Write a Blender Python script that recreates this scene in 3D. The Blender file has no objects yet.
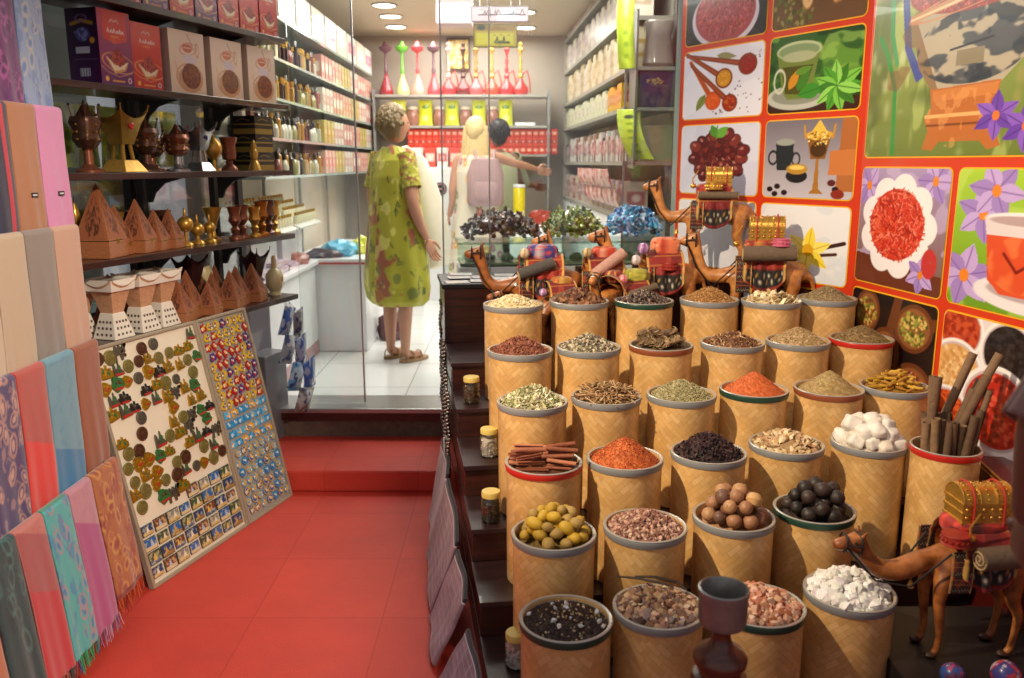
import bpy, bmesh, math, random
import numpy as np
from mathutils import Vector, Matrix
R = math.radians
PI = math.pi
rnd = random.Random(7)
NP = np.random.RandomState(5)
C = bpy.context.scene.collection

# ------------------------------------------------------------------ tags and links
def tag(o, label=None, cat=None, group=None, kind=None):
    if label: o['label'] = label
    if cat: o['category'] = cat
    if group: o['group'] = group
    if kind: o['kind'] = kind
    return o

def thing(name, label, cat, loc=(0, 0, 0), rz=0.0, group=None, scale=1.0):
    o = bpy.data.objects.new(name, None); C.objects.link(o)
    o.empty_display_size = .05
    o.location = loc; o.rotation_euler = (0, 0, rz); o.scale = (scale,) * 3
    return tag(o, label, cat, group)

def dup(root, loc=None, rz=None, label=None, group=None, scale=None):
    r = root.copy(); C.objects.link(r)
    if loc is not None: r.location = loc
    if rz is not None: r.rotation_euler = (0, 0, rz)
    if scale is not None: r.scale = (scale,) * 3
    if label: r['label'] = label
    if group: r['group'] = group
    for ch in list(root.children):
        c = ch.copy(); C.objects.link(c); c.parent = r
        for g in ch.children:
            d = g.copy(); C.objects.link(d); d.parent = c
    return r

# ------------------------------------------------------------------ materials
def lin(c):
    return tuple((x / 12.92 if x <= .04045 else ((x + .055) / 1.055) ** 2.4) for x in c)
def hexc(h):
    return tuple(int(h[i:i + 2], 16) / 255 for i in (0, 2, 4))
MC = {}
def mat(name, col, rough=.6, metal=0.0, var=.12, scale=18.0, bump=.0, bscale=60.0, coat=0.0, emit=None, es=1.0, sheen=0, alpha=None, spec=.5):
    """col is an sRGB hex or tuple; a little noise varies it."""
    if name in MC: return MC[name]
    m = bpy.data.materials.new(name); m.use_nodes = True
    nt = m.node_tree; N = nt.nodes; L = nt.links
    b = N['Principled BSDF']
    if isinstance(col, str): col = hexc(col)
    c = lin(col)
    b.inputs['Roughness'].default_value = rough
    b.inputs['Metallic'].default_value = metal
    b.inputs['Coat Weight'].default_value = coat
    b.inputs['Sheen Weight'].default_value = sheen
    b.inputs['Specular IOR Level'].default_value = spec
    tc = N.new('ShaderNodeTexCoord')
    if var > 0:
        nz = N.new('ShaderNodeTexNoise'); nz.inputs['Scale'].default_value = scale; nz.inputs['Detail'].default_value = 3
        L.new(tc.outputs['Object'], nz.inputs['Vector'])
        mx = N.new('ShaderNodeMix'); mx.data_type = 'RGBA'
        mx.inputs[6].default_value = tuple(x * (1 - var) for x in c) + (1,)
        mx.inputs[7].default_value = tuple(min(1, x * (1 + var)) for x in c) + (1,)
        L.new(nz.outputs['Fac'], mx.inputs[0]); L.new(mx.outputs[2], b.inputs['Base Color'])
    else:
        b.inputs['Base Color'].default_value = c + (1,)
    if bump > 0:
        n2 = N.new('ShaderNodeTexNoise'); n2.inputs['Scale'].default_value = bscale; n2.inputs['Detail'].default_value = 4
        L.new(tc.outputs['Object'], n2.inputs['Vector'])
        bp = N.new('ShaderNodeBump'); bp.inputs['Strength'].default_value = bump; bp.inputs['Distance'].default_value = .01
        L.new(n2.outputs['Fac'], bp.inputs['Height']); L.new(bp.outputs['Normal'], b.inputs['Normal'])
    if emit is not None:
        if isinstance(emit, str): emit = hexc(emit)
        b.inputs['Emission Color'].default_value = lin(emit) + (1,)
        b.inputs['Emission Strength'].default_value = es
    MC[name] = m
    return m

def vcol_mat(name, rough=.6, metal=0.0, bump=.0, bscale=200.0, coat=0.0, sheen=0.0, gain=1.0):
    if name in MC: return MC[name]
    m = bpy.data.materials.new(name); m.use_nodes = True
    nt = m.node_tree; N = nt.nodes; L = nt.links
    b = N['Principled BSDF']; b.inputs['Roughness'].default_value = rough; b.inputs['Metallic'].default_value = metal
    b.inputs['Coat Weight'].default_value = coat; b.inputs['Sheen Weight'].default_value = sheen
    at = N.new('ShaderNodeAttribute'); at.attribute_name = 'Col'
    L.new(at.outputs['Color'], b.inputs['Base Color'])
    if bump > 0:
        tc = N.new('ShaderNodeTexCoord')
        n2 = N.new('ShaderNodeTexNoise'); n2.inputs['Scale'].default_value = bscale
        L.new(tc.outputs['Object'], n2.inputs['Vector'])
        bp = N.new('ShaderNodeBump'); bp.inputs['Strength'].default_value = bump; bp.inputs['Distance'].default_value = .004
        L.new(n2.outputs['Fac'], bp.inputs['Height']); L.new(bp.outputs['Normal'], b.inputs['Normal'])
    MC[name] = m
    return m

def wood_mat(name, c1, c2, scale=6.0, rough=.45, stretch=(1, 12, 12), coat=.2):
    if name in MC: return MC[name]
    m = bpy.data.materials.new(name); m.use_nodes = True
    nt = m.node_tree; N = nt.nodes; L = nt.links; b = N['Principled BSDF']
    b.inputs['Roughness'].default_value = rough; b.inputs['Coat Weight'].default_value = coat
    tc = N.new('ShaderNodeTexCoord'); mp = N.new('ShaderNodeMapping'); mp.inputs['Scale'].default_value = stretch
    L.new(tc.outputs['Object'], mp.inputs['Vector'])
    nz = N.new('ShaderNodeTexNoise'); nz.inputs['Scale'].default_value = scale; nz.inputs['Detail'].default_value = 5
    L.new(mp.outputs[0], nz.inputs['Vector'])
    cr = N.new('ShaderNodeValToRGB'); cr.color_ramp.elements[0].position = .3; cr.color_ramp.elements[1].position = .7
    cr.color_ramp.elements[0].color = lin(hexc(c1)) + (1,); cr.color_ramp.elements[1].color = lin(hexc(c2)) + (1,)
    L.new(nz.outputs['Fac'], cr.inputs[0]); L.new(cr.outputs[0], b.inputs['Base Color'])
    MC[name] = m
    return m

def glass_mat(name='clear_pane', tint=(.97, .99, .98), refl=.06):
    if name in MC: return MC[name]
    m = bpy.data.materials.new(name); m.use_nodes = True
    nt = m.node_tree; N = nt.nodes; L = nt.links
    for n in list(N): N.remove(n)
    out = N.new('ShaderNodeOutputMaterial'); mx = N.new('ShaderNodeMixShader')
    tr = N.new('ShaderNodeBsdfTransparent'); tr.inputs[0].default_value = tint + (1,)
    gl = N.new('ShaderNodeBsdfGlossy'); gl.inputs['Roughness'].default_value = .03
    lw = N.new('ShaderNodeLayerWeight'); lw.inputs['Blend'].default_value = .25
    ma = N.new('ShaderNodeMath'); ma.operation = 'MULTIPLY_ADD'; ma.inputs[1].default_value = .5; ma.inputs[2].default_value = refl
    L.new(lw.outputs['Fresnel'], ma.inputs[0]); L.new(ma.outputs[0], mx.inputs[0])
    L.new(tr.outputs[0], mx.inputs[1]); L.new(gl.outputs[0], mx.inputs[2]); L.new(mx.outputs[0], out.inputs[0])
    MC[name] = m
    return m

def weave_mat(name, seed):
    """plaited bamboo strips running in a zigzag round a bin"""
    if name in MC: return MC[name]
    m = bpy.data.materials.new(name); m.use_nodes = True
    nt = m.node_tree; N = nt.nodes; L = nt.links; b = N['Principled BSDF']; b.inputs['Roughness'].default_value = .42
    b.inputs['Coat Weight'].default_value = .45; b.inputs['Coat Roughness'].default_value = .28
    tc = N.new('ShaderNodeTexCoord'); sp = N.new('ShaderNodeSeparateXYZ'); L.new(tc.outputs['Object'], sp.inputs[0])
    an = N.new('ShaderNodeMath'); an.operation = 'ARCTAN2'; L.new(sp.outputs['Y'], an.inputs[0]); L.new(sp.outputs['X'], an.inputs[1])
    ar = N.new('ShaderNodeMath'); ar.operation = 'MULTIPLY_ADD'; ar.inputs[1].default_value = .122; ar.inputs[2].default_value = 2 + seed * .37
    L.new(an.outputs[0], ar.inputs[0])
    pp = N.new('ShaderNodeMath'); pp.operation = 'PINGPONG'; pp.inputs[1].default_value = .09; L.new(ar.outputs[0], pp.inputs[0])
    cb = N.new('ShaderNodeCombineXYZ'); L.new(pp.outputs[0], cb.inputs[0]); L.new(sp.outputs['Z'], cb.inputs[1])
    mp = N.new('ShaderNodeMapping'); mp.inputs['Rotation'].default_value = (0, 0, R(43)); L.new(cb.outputs[0], mp.inputs['Vector'])
    br = N.new('ShaderNodeTexBrick'); br.inputs['Scale'].default_value = 1
    br.inputs['Brick Width'].default_value = .046; br.inputs['Row Height'].default_value = .017
    br.inputs['Mortar Size'].default_value = .0006; br.inputs['Bias'].default_value = .1; br.inputs['Mortar Smooth'].default_value = .3
    br.inputs['Color1'].default_value = lin(hexc('e2bc84')) + (1,)
    br.inputs['Color2'].default_value = lin(hexc('d0a468')) + (1,)
    br.inputs['Mortar'].default_value = lin(hexc('b88c50')) + (1,)
    L.new(mp.outputs[0], br.inputs['Vector'])
    nz = N.new('ShaderNodeTexNoise'); nz.inputs['Scale'].default_value = 14; nz.inputs['Detail'].default_value = 3
    L.new(tc.outputs['Object'], nz.inputs['Vector'])
    hs = N.new('ShaderNodeHueSaturation'); hs.inputs['Saturation'].default_value = 1.02
    mr = N.new('ShaderNodeMapRange'); mr.inputs[1].default_value = .3; mr.inputs[2].default_value = .7
    mr.inputs[3].default_value = .8; mr.inputs[4].default_value = 1.12
    L.new(nz.outputs['Fac'], mr.inputs[0]); L.new(mr.outputs[0], hs.inputs['Value']); L.new(br.outputs['Color'], hs.inputs['Color'])
    L.new(hs.outputs[0], b.inputs['Base Color'])
    bp = N.new('ShaderNodeBump'); bp.inputs['Strength'].default_value = .25; bp.inputs['Distance'].default_value = .001
    L.new(br.outputs['Fac'], bp.inputs['Height']); bp.invert = True; L.new(bp.outputs[0], b.inputs['Normal'])
    MC[name] = m
    return m

# ------------------------------------------------------------------ mesh builder
def rotm(rx=0, ry=0, rz=0):
    return np.array(Matrix.Rotation(rz, 3, 'Z') @ Matrix.Rotation(ry, 3, 'Y') @ Matrix.Rotation(rx, 3, 'X'))

def ico(sub=1):
    bm = bmesh.new(); bmesh.ops.create_icosphere(bm, subdivisions=sub, radius=1)
    v = np.array([x.co[:] for x in bm.verts]); f = [tuple(y.index for y in x.verts) for x in bm.faces]; bm.free()
    return v, f
ICO1 = ico(1); ICO2 = ico(2); ICO3 = ico(3)
CUBE = (np.array([(x, y, z) for x in (-.5, .5) for y in (-.5, .5) for z in (-.5, .5)]),
        [(0, 1, 3, 2), (4, 6, 7, 5), (0, 4, 5, 1), (2, 3, 7, 6), (0, 2, 6, 4), (1, 5, 7, 3)])

class MB:
    def __init__(s): s.v = []; s.f = []; s.m = []; s.c = []; s.n = 0
    def add(s, v, f, mi=0, col=None):
        v = np.asarray(v, float); s.v.append(v)
        n = s.n; s.f += [tuple(i + n for i in q) for q in f]
        s.m += [mi] * len(f); s.n += len(v)
        s.c.append(np.tile(np.array(col if col is not None else (1, 1, 1), float), (len(v), 1)) if (col is None or np.ndim(col) == 1) else np.asarray(col, float))
        return s
    def box(s, c, d, rot=None, mi=0, col=None, taper=None):
        v = CUBE[0] * np.array(d)
        if taper is not None:
            k = np.where(v[:, 2] > 0, taper, 1.0)[:, None]; v = v * np.hstack([k, k, np.ones_like(k)])
        if rot is not None: v = v @ rotm(*rot).T
        return s.add(v + np.array(c), CUBE[1], mi, col)
    def frustum(s, c, w0, w1, h, mi=0, d0=None, d1=None, rz=0, col=None):
        d0 = w0 if d0 is None else d0; d1 = w1 if d1 is None else d1
        v = np.array([(-w0/2, -d0/2, 0), (w0/2, -d0/2, 0), (w0/2, d0/2, 0), (-w0/2, d0/2, 0),
                      (-w1/2, -d1/2, h), (w1/2, -d1/2, h), (w1/2, d1/2, h), (-w1/2, d1/2, h)])
        v = v @ rotm(0, 0, rz).T + np.array(c)
        return s.add(v, [(3, 2, 1, 0), (4, 5, 6, 7), (0, 1, 5, 4), (1, 2, 6, 5), (2, 3, 7, 6), (3, 0, 4, 7)], mi, col)
    def ball(s, c, r, sc=(1, 1, 1), rot=None, mi=0, sub=2, col=None, jit=0):
        b = (ICO1, ICO2, ICO3)[sub - 1]; v = b[0].copy()
        if jit: v = v * (1 + jit * NP.uniform(-1, 1, (len(v), 1)))
        v = v * np.array(sc) * r
        if rot is not None: v = v @ rotm(*rot).T
        return s.add(v + np.array(c), b[1], mi, col)
    def lathe(s, prof, n=24, c=(0, 0, 0), mi=0, col=None, closed=False, ang0=0, sq=None, rot=None):
        """prof: list of (r, z); sq: squareness exponent for square-ish sections"""
        a = np.arange(n) / n * 2 * PI + ang0
        ca, sa = np.cos(a), np.sin(a)
        if sq:
            k = 1 / (np.abs(ca) ** sq + np.abs(sa) ** sq) ** (1 / sq); ca, sa = ca * k, sa * k
        vs = []; idx = []
        for r, z in prof:
            if r < 1e-6: idx.append(([len(vs)] * n, True)); vs.append((0, 0, z))
            else:
                b = len(vs); vs += [(r * x, r * y, z) for x, y in zip(ca, sa)]; idx.append(([b + i for i in range(n)], False))
        f = []
        for (A, pa), (B, pb) in zip(idx[:-1], idx[1:]):
            for i in range(n):
                j = (i + 1) % n
                if pa and pb: continue
                if pa: f.append((A[0], B[j], B[i])[::-1])
                elif pb: f.append((A[i], A[j], B[0]))
                else: f.append((A[i], A[j], B[j], B[i]))
        v = np.array(vs)
        if rot is not None: v = v @ rotm(*rot).T
        return s.add(v + np.array(c), f, mi, col)
    def tube(s, pts, r, n=8, mi=0, col=None, cap=True, flat=1.0):
        P = [Vector(p) for p in pts]; k = len(P)
        rr = r if hasattr(r, '__len__') else [r] * k
        vs = []; up = Vector((0, 0, 1)); prev = None
        for i in range(k):
            t = (P[min(i + 1, k - 1)] - P[max(i - 1, 0)]).normalized()
            if prev is None:
                a = up if abs(t.z) < .9 else Vector((1, 0, 0))
                x = t.cross(a).normalized()
            else: x = (prev - t * prev.dot(t)).normalized()
            prev = x; y = t.cross(x)
            for q in range(n):
                w = 2 * PI * q / n
                vs.append(P[i] + (x * math.cos(w) + y * math.sin(w) * flat) * rr[i])
        f = []
        for i in range(k - 1):
            for q in range(n):
                w = (q + 1) % n
                f.append((i * n + q, i * n + w, (i + 1) * n + w, (i + 1) * n + q))
        if cap: f.append(tuple(range(n))[::-1]); f.append(tuple((k - 1) * n + q for q in range(n)))
        return s.add(np.array([tuple(x) for x in vs]), f, mi, col)
    def loft(s, rings, n=20, mi=0, cap=True, col=None, fn=None):
        """rings: (cx, cy, z, rx, ry) horizontal ellipses"""
        vs = []; f = []
        for i, (cx, cy, z, rx, ry) in enumerate(rings):
            for q in range(n):
                w = 2 * PI * q / n
                k = 1 + (fn(i, w) if fn else 0)
                vs.append((cx + rx * k * math.cos(w), cy + ry * k * math.sin(w), z))
        for i in range(len(rings) - 1):
            for q in range(n):
                w = (q + 1) % n; f.append((i * n + q, i * n + w, (i + 1) * n + w, (i + 1) * n + q))
        if cap: f.append(tuple(range(n))[::-1]); f.append(tuple((len(rings) - 1) * n + q for q in range(n)))
        return s.add(np.array(vs), f, mi, col)
    def prism(s, pts, d, mi=0, col=None, fr=None):
        """pts: outline in local x,z; extruded along local y by d. fr: function mapping (x,y,z)->world"""
        n = len(pts)
        v = [(x, 0, z) for x, z in pts] + [(x, d, z) for x, z in pts]
        f = [tuple(range(n)), tuple(range(n, 2 * n))[::-1]] + [(i, i + n, (i + 1) % n + n, (i + 1) % n) for i in range(n)]
        if fr: v = [fr(*p) for p in v]
        return s.add(np.array(v), f, mi, col)
    def build(s, name, mats, parent=None, smooth=True, bevel=0, ang=40, sub=0):
        me = bpy.data.meshes.new(name)
        V = np.vstack(s.v); me.from_pydata(V.tolist(), [], s.f)
        if not isinstance(mats, (list, tuple)): mats = [mats]
        for m in mats: me.materials.append(m)
        if len(mats) > 1: me.polygons.foreach_set('material_index', s.m)
        ca = me.color_attributes.new('Col', 'FLOAT_COLOR', 'POINT')
        cc = np.ones((len(V), 4)); k = np.vstack(s.c); cc[:, :3] = np.where(k <= .04045, k / 12.92, ((k + .055) / 1.055) ** 2.4)
        ca.data.foreach_set('color', cc.ravel())
        if smooth:
            me.polygons.foreach_set('use_smooth', [True] * len(me.polygons))
            me.set_sharp_from_angle(angle=R(ang))
        me.validate(); me.update()
        o = bpy.data.objects.new(name, me); C.objects.link(o)
        if parent: o.parent = parent
        if bevel:
            b = o.modifiers.new('b', 'BEVEL'); b.width = bevel; b.segments = 2; b.limit_method = 'ANGLE'; b.angle_limit = R(50)
        if sub:
            b = o.modifiers.new('s', 'SUBSURF'); b.levels = sub; b.render_levels = sub
        return o

def struct(o): o['kind'] = 'structure'; return o

def scatter(mb, base, pos, scales, cols, tilt=PI, mi=0, flat=False):
    """many copies of base=(verts, faces) at pos with random turns"""
    bv, bf = base; n = len(pos); k = len(bv)
    if n == 0: return
    ax = NP.uniform(-tilt, tilt, n); ay = NP.uniform(-tilt, tilt, n); az = NP.uniform(-PI, PI, n)
    out = np.empty((n, k, 3))
    for i in range(n): out[i] = (bv * scales[i]) @ rotm(ax[i], ay[i], az[i]).T + pos[i]
    o0 = mb.n
    F = np.array([q for q in bf]) if len({len(q) for q in bf}) == 1 else None
    faces = (F[None] + (np.arange(n) * k)[:, None, None] + o0).reshape(-1, F.shape[1])
    mb.v.append(out.reshape(-1, 3)); mb.f += [tuple(q) for q in faces.tolist()]
    mb.m += [mi] * len(faces); mb.n += n * k
    mb.c.append(np.repeat(np.asarray(cols, float), k, axis=0))

def pal(hexes, n, jit=.06):
    P = np.array([hexc(h) for h in hexes]); c = P[NP.randint(0, len(P), n)]
    return np.clip(c * (1 + NP.uniform(-jit, jit, (n, 1))) + NP.uniform(-jit, jit, (n, 3)) * .3, 0, 1)

# ------------------------------------------------------------------ printed pictures and woven patterns
def vnoise(w, h, sx, sy, seed=0, oct=3):
    rs = np.random.RandomState(seed); out = np.zeros((h, w)); amp = 1; tot = 0
    for o in range(oct):
        gx, gy = max(2, int(sx * 2 ** o) + 2), max(2, int(sy * 2 ** o) + 2)
        g = rs.rand(gy, gx)
        xs = np.linspace(0, gx - 1.001, w); ys = np.linspace(0, gy - 1.001, h)
        xi = xs.astype(int); yi = ys.astype(int); xf = xs - xi; yf = ys - yi
        xf = xf * xf * (3 - 2 * xf); yf = yf * yf * (3 - 2 * yf)
        a = g[np.ix_(yi, xi)]; b = g[np.ix_(yi, xi + 1)]; c = g[np.ix_(yi + 1, xi)]; d = g[np.ix_(yi + 1, xi + 1)]
        out += amp * ((a * (1 - xf) + b * xf) * (1 - yf)[:, None] + (c * (1 - xf) + d * xf) * yf[:, None])
        tot += amp; amp *= .55
    return out / tot

class Cv:
    """a little painter: x to the right 0..asp, y up 0..1"""
    def __init__(s, w, h, bg, seed=1):
        s.w, s.h = w, h; s.asp = w / h; s.rs = np.random.RandomState(seed); s.seed = seed
        s.X, s.Y = np.meshgrid(np.linspace(0, s.asp, w), np.linspace(0, 1, h))
        s.A = np.tile(np.array(hexc(bg) if isinstance(bg, str) else bg, float), (h, w, 1)); s.px = 1.0 / h
    def mix(s, mask, col):
        col = np.array(hexc(col) if isinstance(col, str) else col, float)
        mask = np.clip(mask, 0, 1)[..., None]
        s.A = s.A * (1 - mask) + col * mask; return s
    def ell(s, cx, cy, rx, ry, col, rot=0, soft=1.2, a=1.0, ring=None):
        c, t = math.cos(rot), math.sin(rot); dx = s.X - cx; dy = s.Y - cy
        d = np.hypot((dx * c + dy * t) / rx, (-dx * t + dy * c) / ry)
        q = (1 - d) * min(rx, ry) / (s.px * soft) + .5
        m = np.clip(q, 0, 1)
        if ring: m = m * np.clip((d - 1 + ring) * min(rx, ry) / (s.px * soft) + .5, 0, 1)
        return s.mix(m * a, col)
    def poly(s, pts, col, a=1.0):
        inside = np.zeros(s.X.shape, bool); n = len(pts)
        for i in range(n):
            x1, y1 = pts[i]; x2, y2 = pts[(i + 1) % n]
            if y1 == y2: continue
            cond = ((y1 > s.Y) != (y2 > s.Y)) & (s.X < (x2 - x1) * (s.Y - y1) / (y2 - y1) + x1)
            inside ^= cond
        return s.mix(inside * a, col)
    def line(s, pts, w, col, a=1.0, w2=None):
        m = np.zeros(s.X.shape); k = len(pts) - 1
        for i in range(k):
            x1, y1 = pts[i]; x2, y2 = pts[i + 1]; L2 = (x2 - x1) ** 2 + (y2 - y1) ** 2 + 1e-12
            t = np.clip(((s.X - x1) * (x2 - x1) + (s.Y - y1) * (y2 - y1)) / L2, 0, 1)
            d = np.hypot(s.X - x1 - t * (x2 - x1), s.Y - y1 - t * (y2 - y1))
            ww = w if w2 is None else w + (w2 - w) * (i + t) / k
            m = np.maximum(m, np.clip((ww / 2 - d) / s.px + .5, 0, 1))
        return s.mix(m * a, col)
    def blot(s, sx, sy, thr, col, a=1.0, seed=0, soft=.06, mask=None):
        n = vnoise(s.w, s.h, sx, sy, seed + s.seed * 13, 3)
        m = np.clip((n - thr) / soft, 0, 1) * a
        if mask is not None: m = m * mask
        return s.mix(m, col)
    def emask(s, cx, cy, rx, ry, rot=0):
        c, t = math.cos(rot), math.sin(rot); dx = s.X - cx; dy = s.Y - cy
        d = np.hypot((dx * c + dy * t) / rx, (-dx * t + dy * c) / ry)
        return np.clip((1 - d) * min(rx, ry) / (s.px * 1.2) + .5, 0, 1)
    def vgrad(s, c0, c1):
        a = np.array(hexc(c0)); b = np.array(hexc(c1)); t = s.Y[..., None]; s.A = a * (1 - t) + b * t; return s
    def pile(s, cx, cy, rx, ry, cols, n, r, a=1.0, stick=False, rot=0):
        for i in range(n):
            q = math.sqrt(s.rs.rand()); w = s.rs.rand() * 2 * PI
            x, y = q * rx * math.cos(w), q * ry * math.sin(w); c, t = math.cos(rot), math.sin(rot)
            x, y = cx + x * c - y * t, cy + x * t + y * c
            col = cols[s.rs.randint(len(cols))]
            if stick:
                w = s.rs.rand() * PI; s.line([(x - r * math.cos(w), y - r * math.sin(w)), (x + r * math.cos(w), y + r * math.sin(w))], s.px * 1.6, col, a)
            else: s.ell(x, y, r * s.rs.uniform(.6, 1.2), r * s.rs.uniform(.6, 1.2), col, rot=s.rs.rand() * 3, a=a)
        return s
    def leaf(s, x, y, L, w, ang, col, vein=None):
        c, t = math.cos(ang), math.sin(ang); p = []
        for i in range(9): u = i / 8; p.append((u * L, w * math.sin(PI * u ** .8)))
        for i in range(8, -1, -1): u = i / 8; p.append((u * L, -w * math.sin(PI * u ** .8)))
        s.poly([(x + a * c - b * t, y + a * t + b * c) for a, b in p], col)
        if vein: s.line([(x, y), (x + L * .9 * c, y + L * .9 * t)], s.px * 1.3, vein)
        return s
    def script(s, x, y, w, h, col, seed=1, n=5):
        """a run of joined cursive strokes with dots"""
        rs = np.random.RandomState(seed); pts = [(x, y)]
        for i in range(1, n * 4):
            pts.append((x + w * i / (n * 4), y + h * (.25 * rs.rand() + (.75 if rs.rand() < .22 else 0))))
        s.line(pts, max(h * .16, s.px * 1.2), col)
        for i in range(n): s.ell(x + w * rs.rand(), y + h * (1.05 if rs.rand() < .5 else -.35), h * .1, h * .1, col)
        return s

def sheet(name, cv, mapf, m, parent=None, thick=0, mats=None):
    """a fine mesh whose vertex colours carry the printed picture; mapf(u, v) gives points (arrays in 0..1)"""
    h, w = cv.A.shape[:2]
    U, V = np.meshgrid(np.linspace(0, 1, w), np.linspace(0, 1, h))
    P = np.stack(mapf(U, V), -1).reshape(-1, 3)
    i = np.arange(h - 1)[:, None] * w + np.arange(w - 1)[None]
    F = np.stack([i, i + 1, i + w + 1, i + w], -1).reshape(-1, 4)
    me = bpy.data.meshes.new(name)
    me.vertices.add(len(P)); me.vertices.foreach_set('co', P.ravel())
    nf = len(F); me.loops.add(nf * 4); me.loops.foreach_set('vertex_index', F.ravel().astype(np.int32))
    me.polygons.add(nf); me.polygons.foreach_set('loop_start', (np.arange(nf) * 4).astype(np.int32)); me.polygons.foreach_set('loop_total', np.full(nf, 4, np.int32))
    me.update(calc_edges=True)
    me.polygons.foreach_set('use_smooth', [True] * nf)
    ca = me.color_attributes.new('Col', 'FLOAT_COLOR', 'POINT')
    k = np.clip(cv.A.reshape(-1, 3), 0, 1); cc = np.ones((len(P), 4)); cc[:, :3] = np.where(k <= .04045, k / 12.92, ((k + .055) / 1.055) ** 2.4)
    ca.data.foreach_set('color', cc.ravel())
    me.materials.append(m)
    o = bpy.data.objects.new(name, me); C.objects.link(o)
    if parent: o.parent = parent
    if thick:
        s = o.modifiers.new('t', 'SOLIDIFY'); s.thickness = thick; s.offset = -1
    return o

# ------------------------------------------------------------------ skinned bodies
def skin(nodes, edges, sub=2):
    """nodes: name -> (x, y, z, r); returns verts, faces of one smooth limb tree"""
    names = list(nodes); me = bpy.data.meshes.new('skin')
    me.from_pydata([nodes[n][:3] for n in names], [(names.index(a), names.index(b)) for a, b in edges], [])
    o = bpy.data.objects.new('skin', me); C.objects.link(o)
    md = o.modifiers.new('k', 'SKIN'); md.use_smooth_shade = True; md.branch_smoothing = .6
    for i, n in enumerate(names):
        r = nodes[n][3]; me.skin_vertices[0].data[i].radius = (r, r) if not hasattr(r, '__len__') else r
    me.skin_vertices[0].data[0].use_root = True
    sb = o.modifiers.new('s', 'SUBSURF'); sb.levels = sub; sb.render_levels = sub
    bpy.context.view_layer.update()
    e = o.evaluated_get(bpy.context.evaluated_depsgraph_get()); m2 = e.to_mesh()
    v = np.array([x.co[:] for x in m2.vertices]); f = [tuple(p.vertices) for p in m2.polygons]
    e.to_mesh_clear(); bpy.data.objects.remove(o); bpy.data.meshes.remove(me)
    return v, f
# ================================================================== the setting
PRINT = vcol_mat('printed_vinyl', rough=.28, coat=.3)
def simple(name, cols): pass

def floor_mat():
    m = bpy.data.materials.new('red_floor'); m.use_nodes = True
    nt = m.node_tree; N = nt.nodes; L = nt.links; b = N['Principled BSDF']; b.inputs['Roughness'].default_value = .62
    tc = N.new('ShaderNodeTexCoord')
    br = N.new('ShaderNodeTexBrick'); br.inputs['Scale'].default_value = 1; br.offset = 0
    br.inputs['Brick Width'].default_value = .45; br.inputs['Row Height'].default_value = .45; br.inputs['Mortar Size'].default_value = .0035
    br.inputs['Mortar Smooth'].default_value = .6
    br.inputs['Color1'].default_value = lin(hexc('d2432f')) + (1,); br.inputs['Color2'].default_value = lin(hexc('c93d2f')) + (1,)
    br.inputs['Mortar'].default_value = lin(hexc('b93326')) + (1,)
    L.new(tc.outputs['Object'], br.inputs['Vector'])
    nz = N.new('ShaderNodeTexNoise'); nz.inputs['Scale'].default_value = 2.2; nz.inputs['Detail'].default_value = 6; nz.inputs['Roughness'].default_value = .65
    L.new(tc.outputs['Object'], nz.inputs['Vector'])
    mr = N.new('ShaderNodeMapRange'); mr.inputs[1].default_value = .3; mr.inputs[2].default_value = .7; mr.inputs[3].default_value = .82; mr.inputs[4].default_value = 1.08
    L.new(nz.outputs['Fac'], mr.inputs[0])
    hs = N.new('ShaderNodeHueSaturation'); L.new(mr.outputs[0], hs.inputs['Value']); L.new(br.outputs['Color'], hs.inputs['Color'])
    L.new(hs.outputs[0], b.inputs['Base Color'])
    n2 = N.new('ShaderNodeTexNoise'); n2.inputs['Scale'].default_value = 140; L.new(tc.outputs['Object'], n2.inputs['Vector'])
    bp = N.new('ShaderNodeBump'); bp.inputs['Strength'].default_value = .2; bp.inputs['Distance'].default_value = .003
    L.new(n2.outputs['Fac'], bp.inputs['Height']); L.new(bp.outputs[0], b.inputs['Normal'])
    return m
RED = floor_mat()
def tile_mat():
    m = bpy.data.materials.new('white_tiles'); m.use_nodes = True
    nt = m.node_tree; N = nt.nodes; L = nt.links; b = N['Principled BSDF']; b.inputs['Roughness'].default_value = .16
    tc = N.new('ShaderNodeTexCoord'); br = N.new('ShaderNodeTexBrick'); br.inputs['Scale'].default_value = 1; br.offset = 0
    br.inputs['Brick Width'].default_value = .6; br.inputs['Row Height'].default_value = .6; br.inputs['Mortar Size'].default_value = .004
    br.inputs['Color1'].default_value = lin(hexc('dfe4e2')) + (1,); br.inputs['Color2'].default_value = lin(hexc('e6eae8')) + (1,)
    br.inputs['Mortar'].default_value = lin(hexc('a9aeab')) + (1,)
    L.new(tc.outputs['Object'], br.inputs['Vector']); L.new(br.outputs['Color'], b.inputs['Base Color'])
    return m
TILE = tile_mat()
WHITE = mat('white_paint', 'e8e8e2', rough=.5, var=.04)
WHITE_L = mat('white_laminate', 'e9ecee', rough=.25, var=.02)
CREAM = mat('cream_wall', 'dcd3c3', rough=.6, var=.05)
DKWOOD = wood_mat('dark_brown_wood', '2c1714', '43251f', rough=.3, coat=.3)
STEP = wood_mat('step_laminate', '2b1a1c', '3d2628', rough=.38, coat=.2, stretch=(1, 14, 14))
BLACK = mat('black_board', '191517', rough=.5, var=.2)
CHARC = mat('charcoal_metal', '3a3735', rough=.4, metal=.6, var=.1)
ALU = mat('brushed_aluminium', 'a9abab', rough=.35, metal=.8, var=.05)
GLASS = glass_mat()
GSHELF = glass_mat('shelf_glass', tint=(.8, .92, .88), refl=.15)
STONE = mat('rough_stone', '6a5a4c', rough=.9, var=.5, scale=30, bump=.8, bscale=40)
PLAST = mat('clear_plastic_film', 'd9dde0', rough=.2, var=.1)

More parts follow.
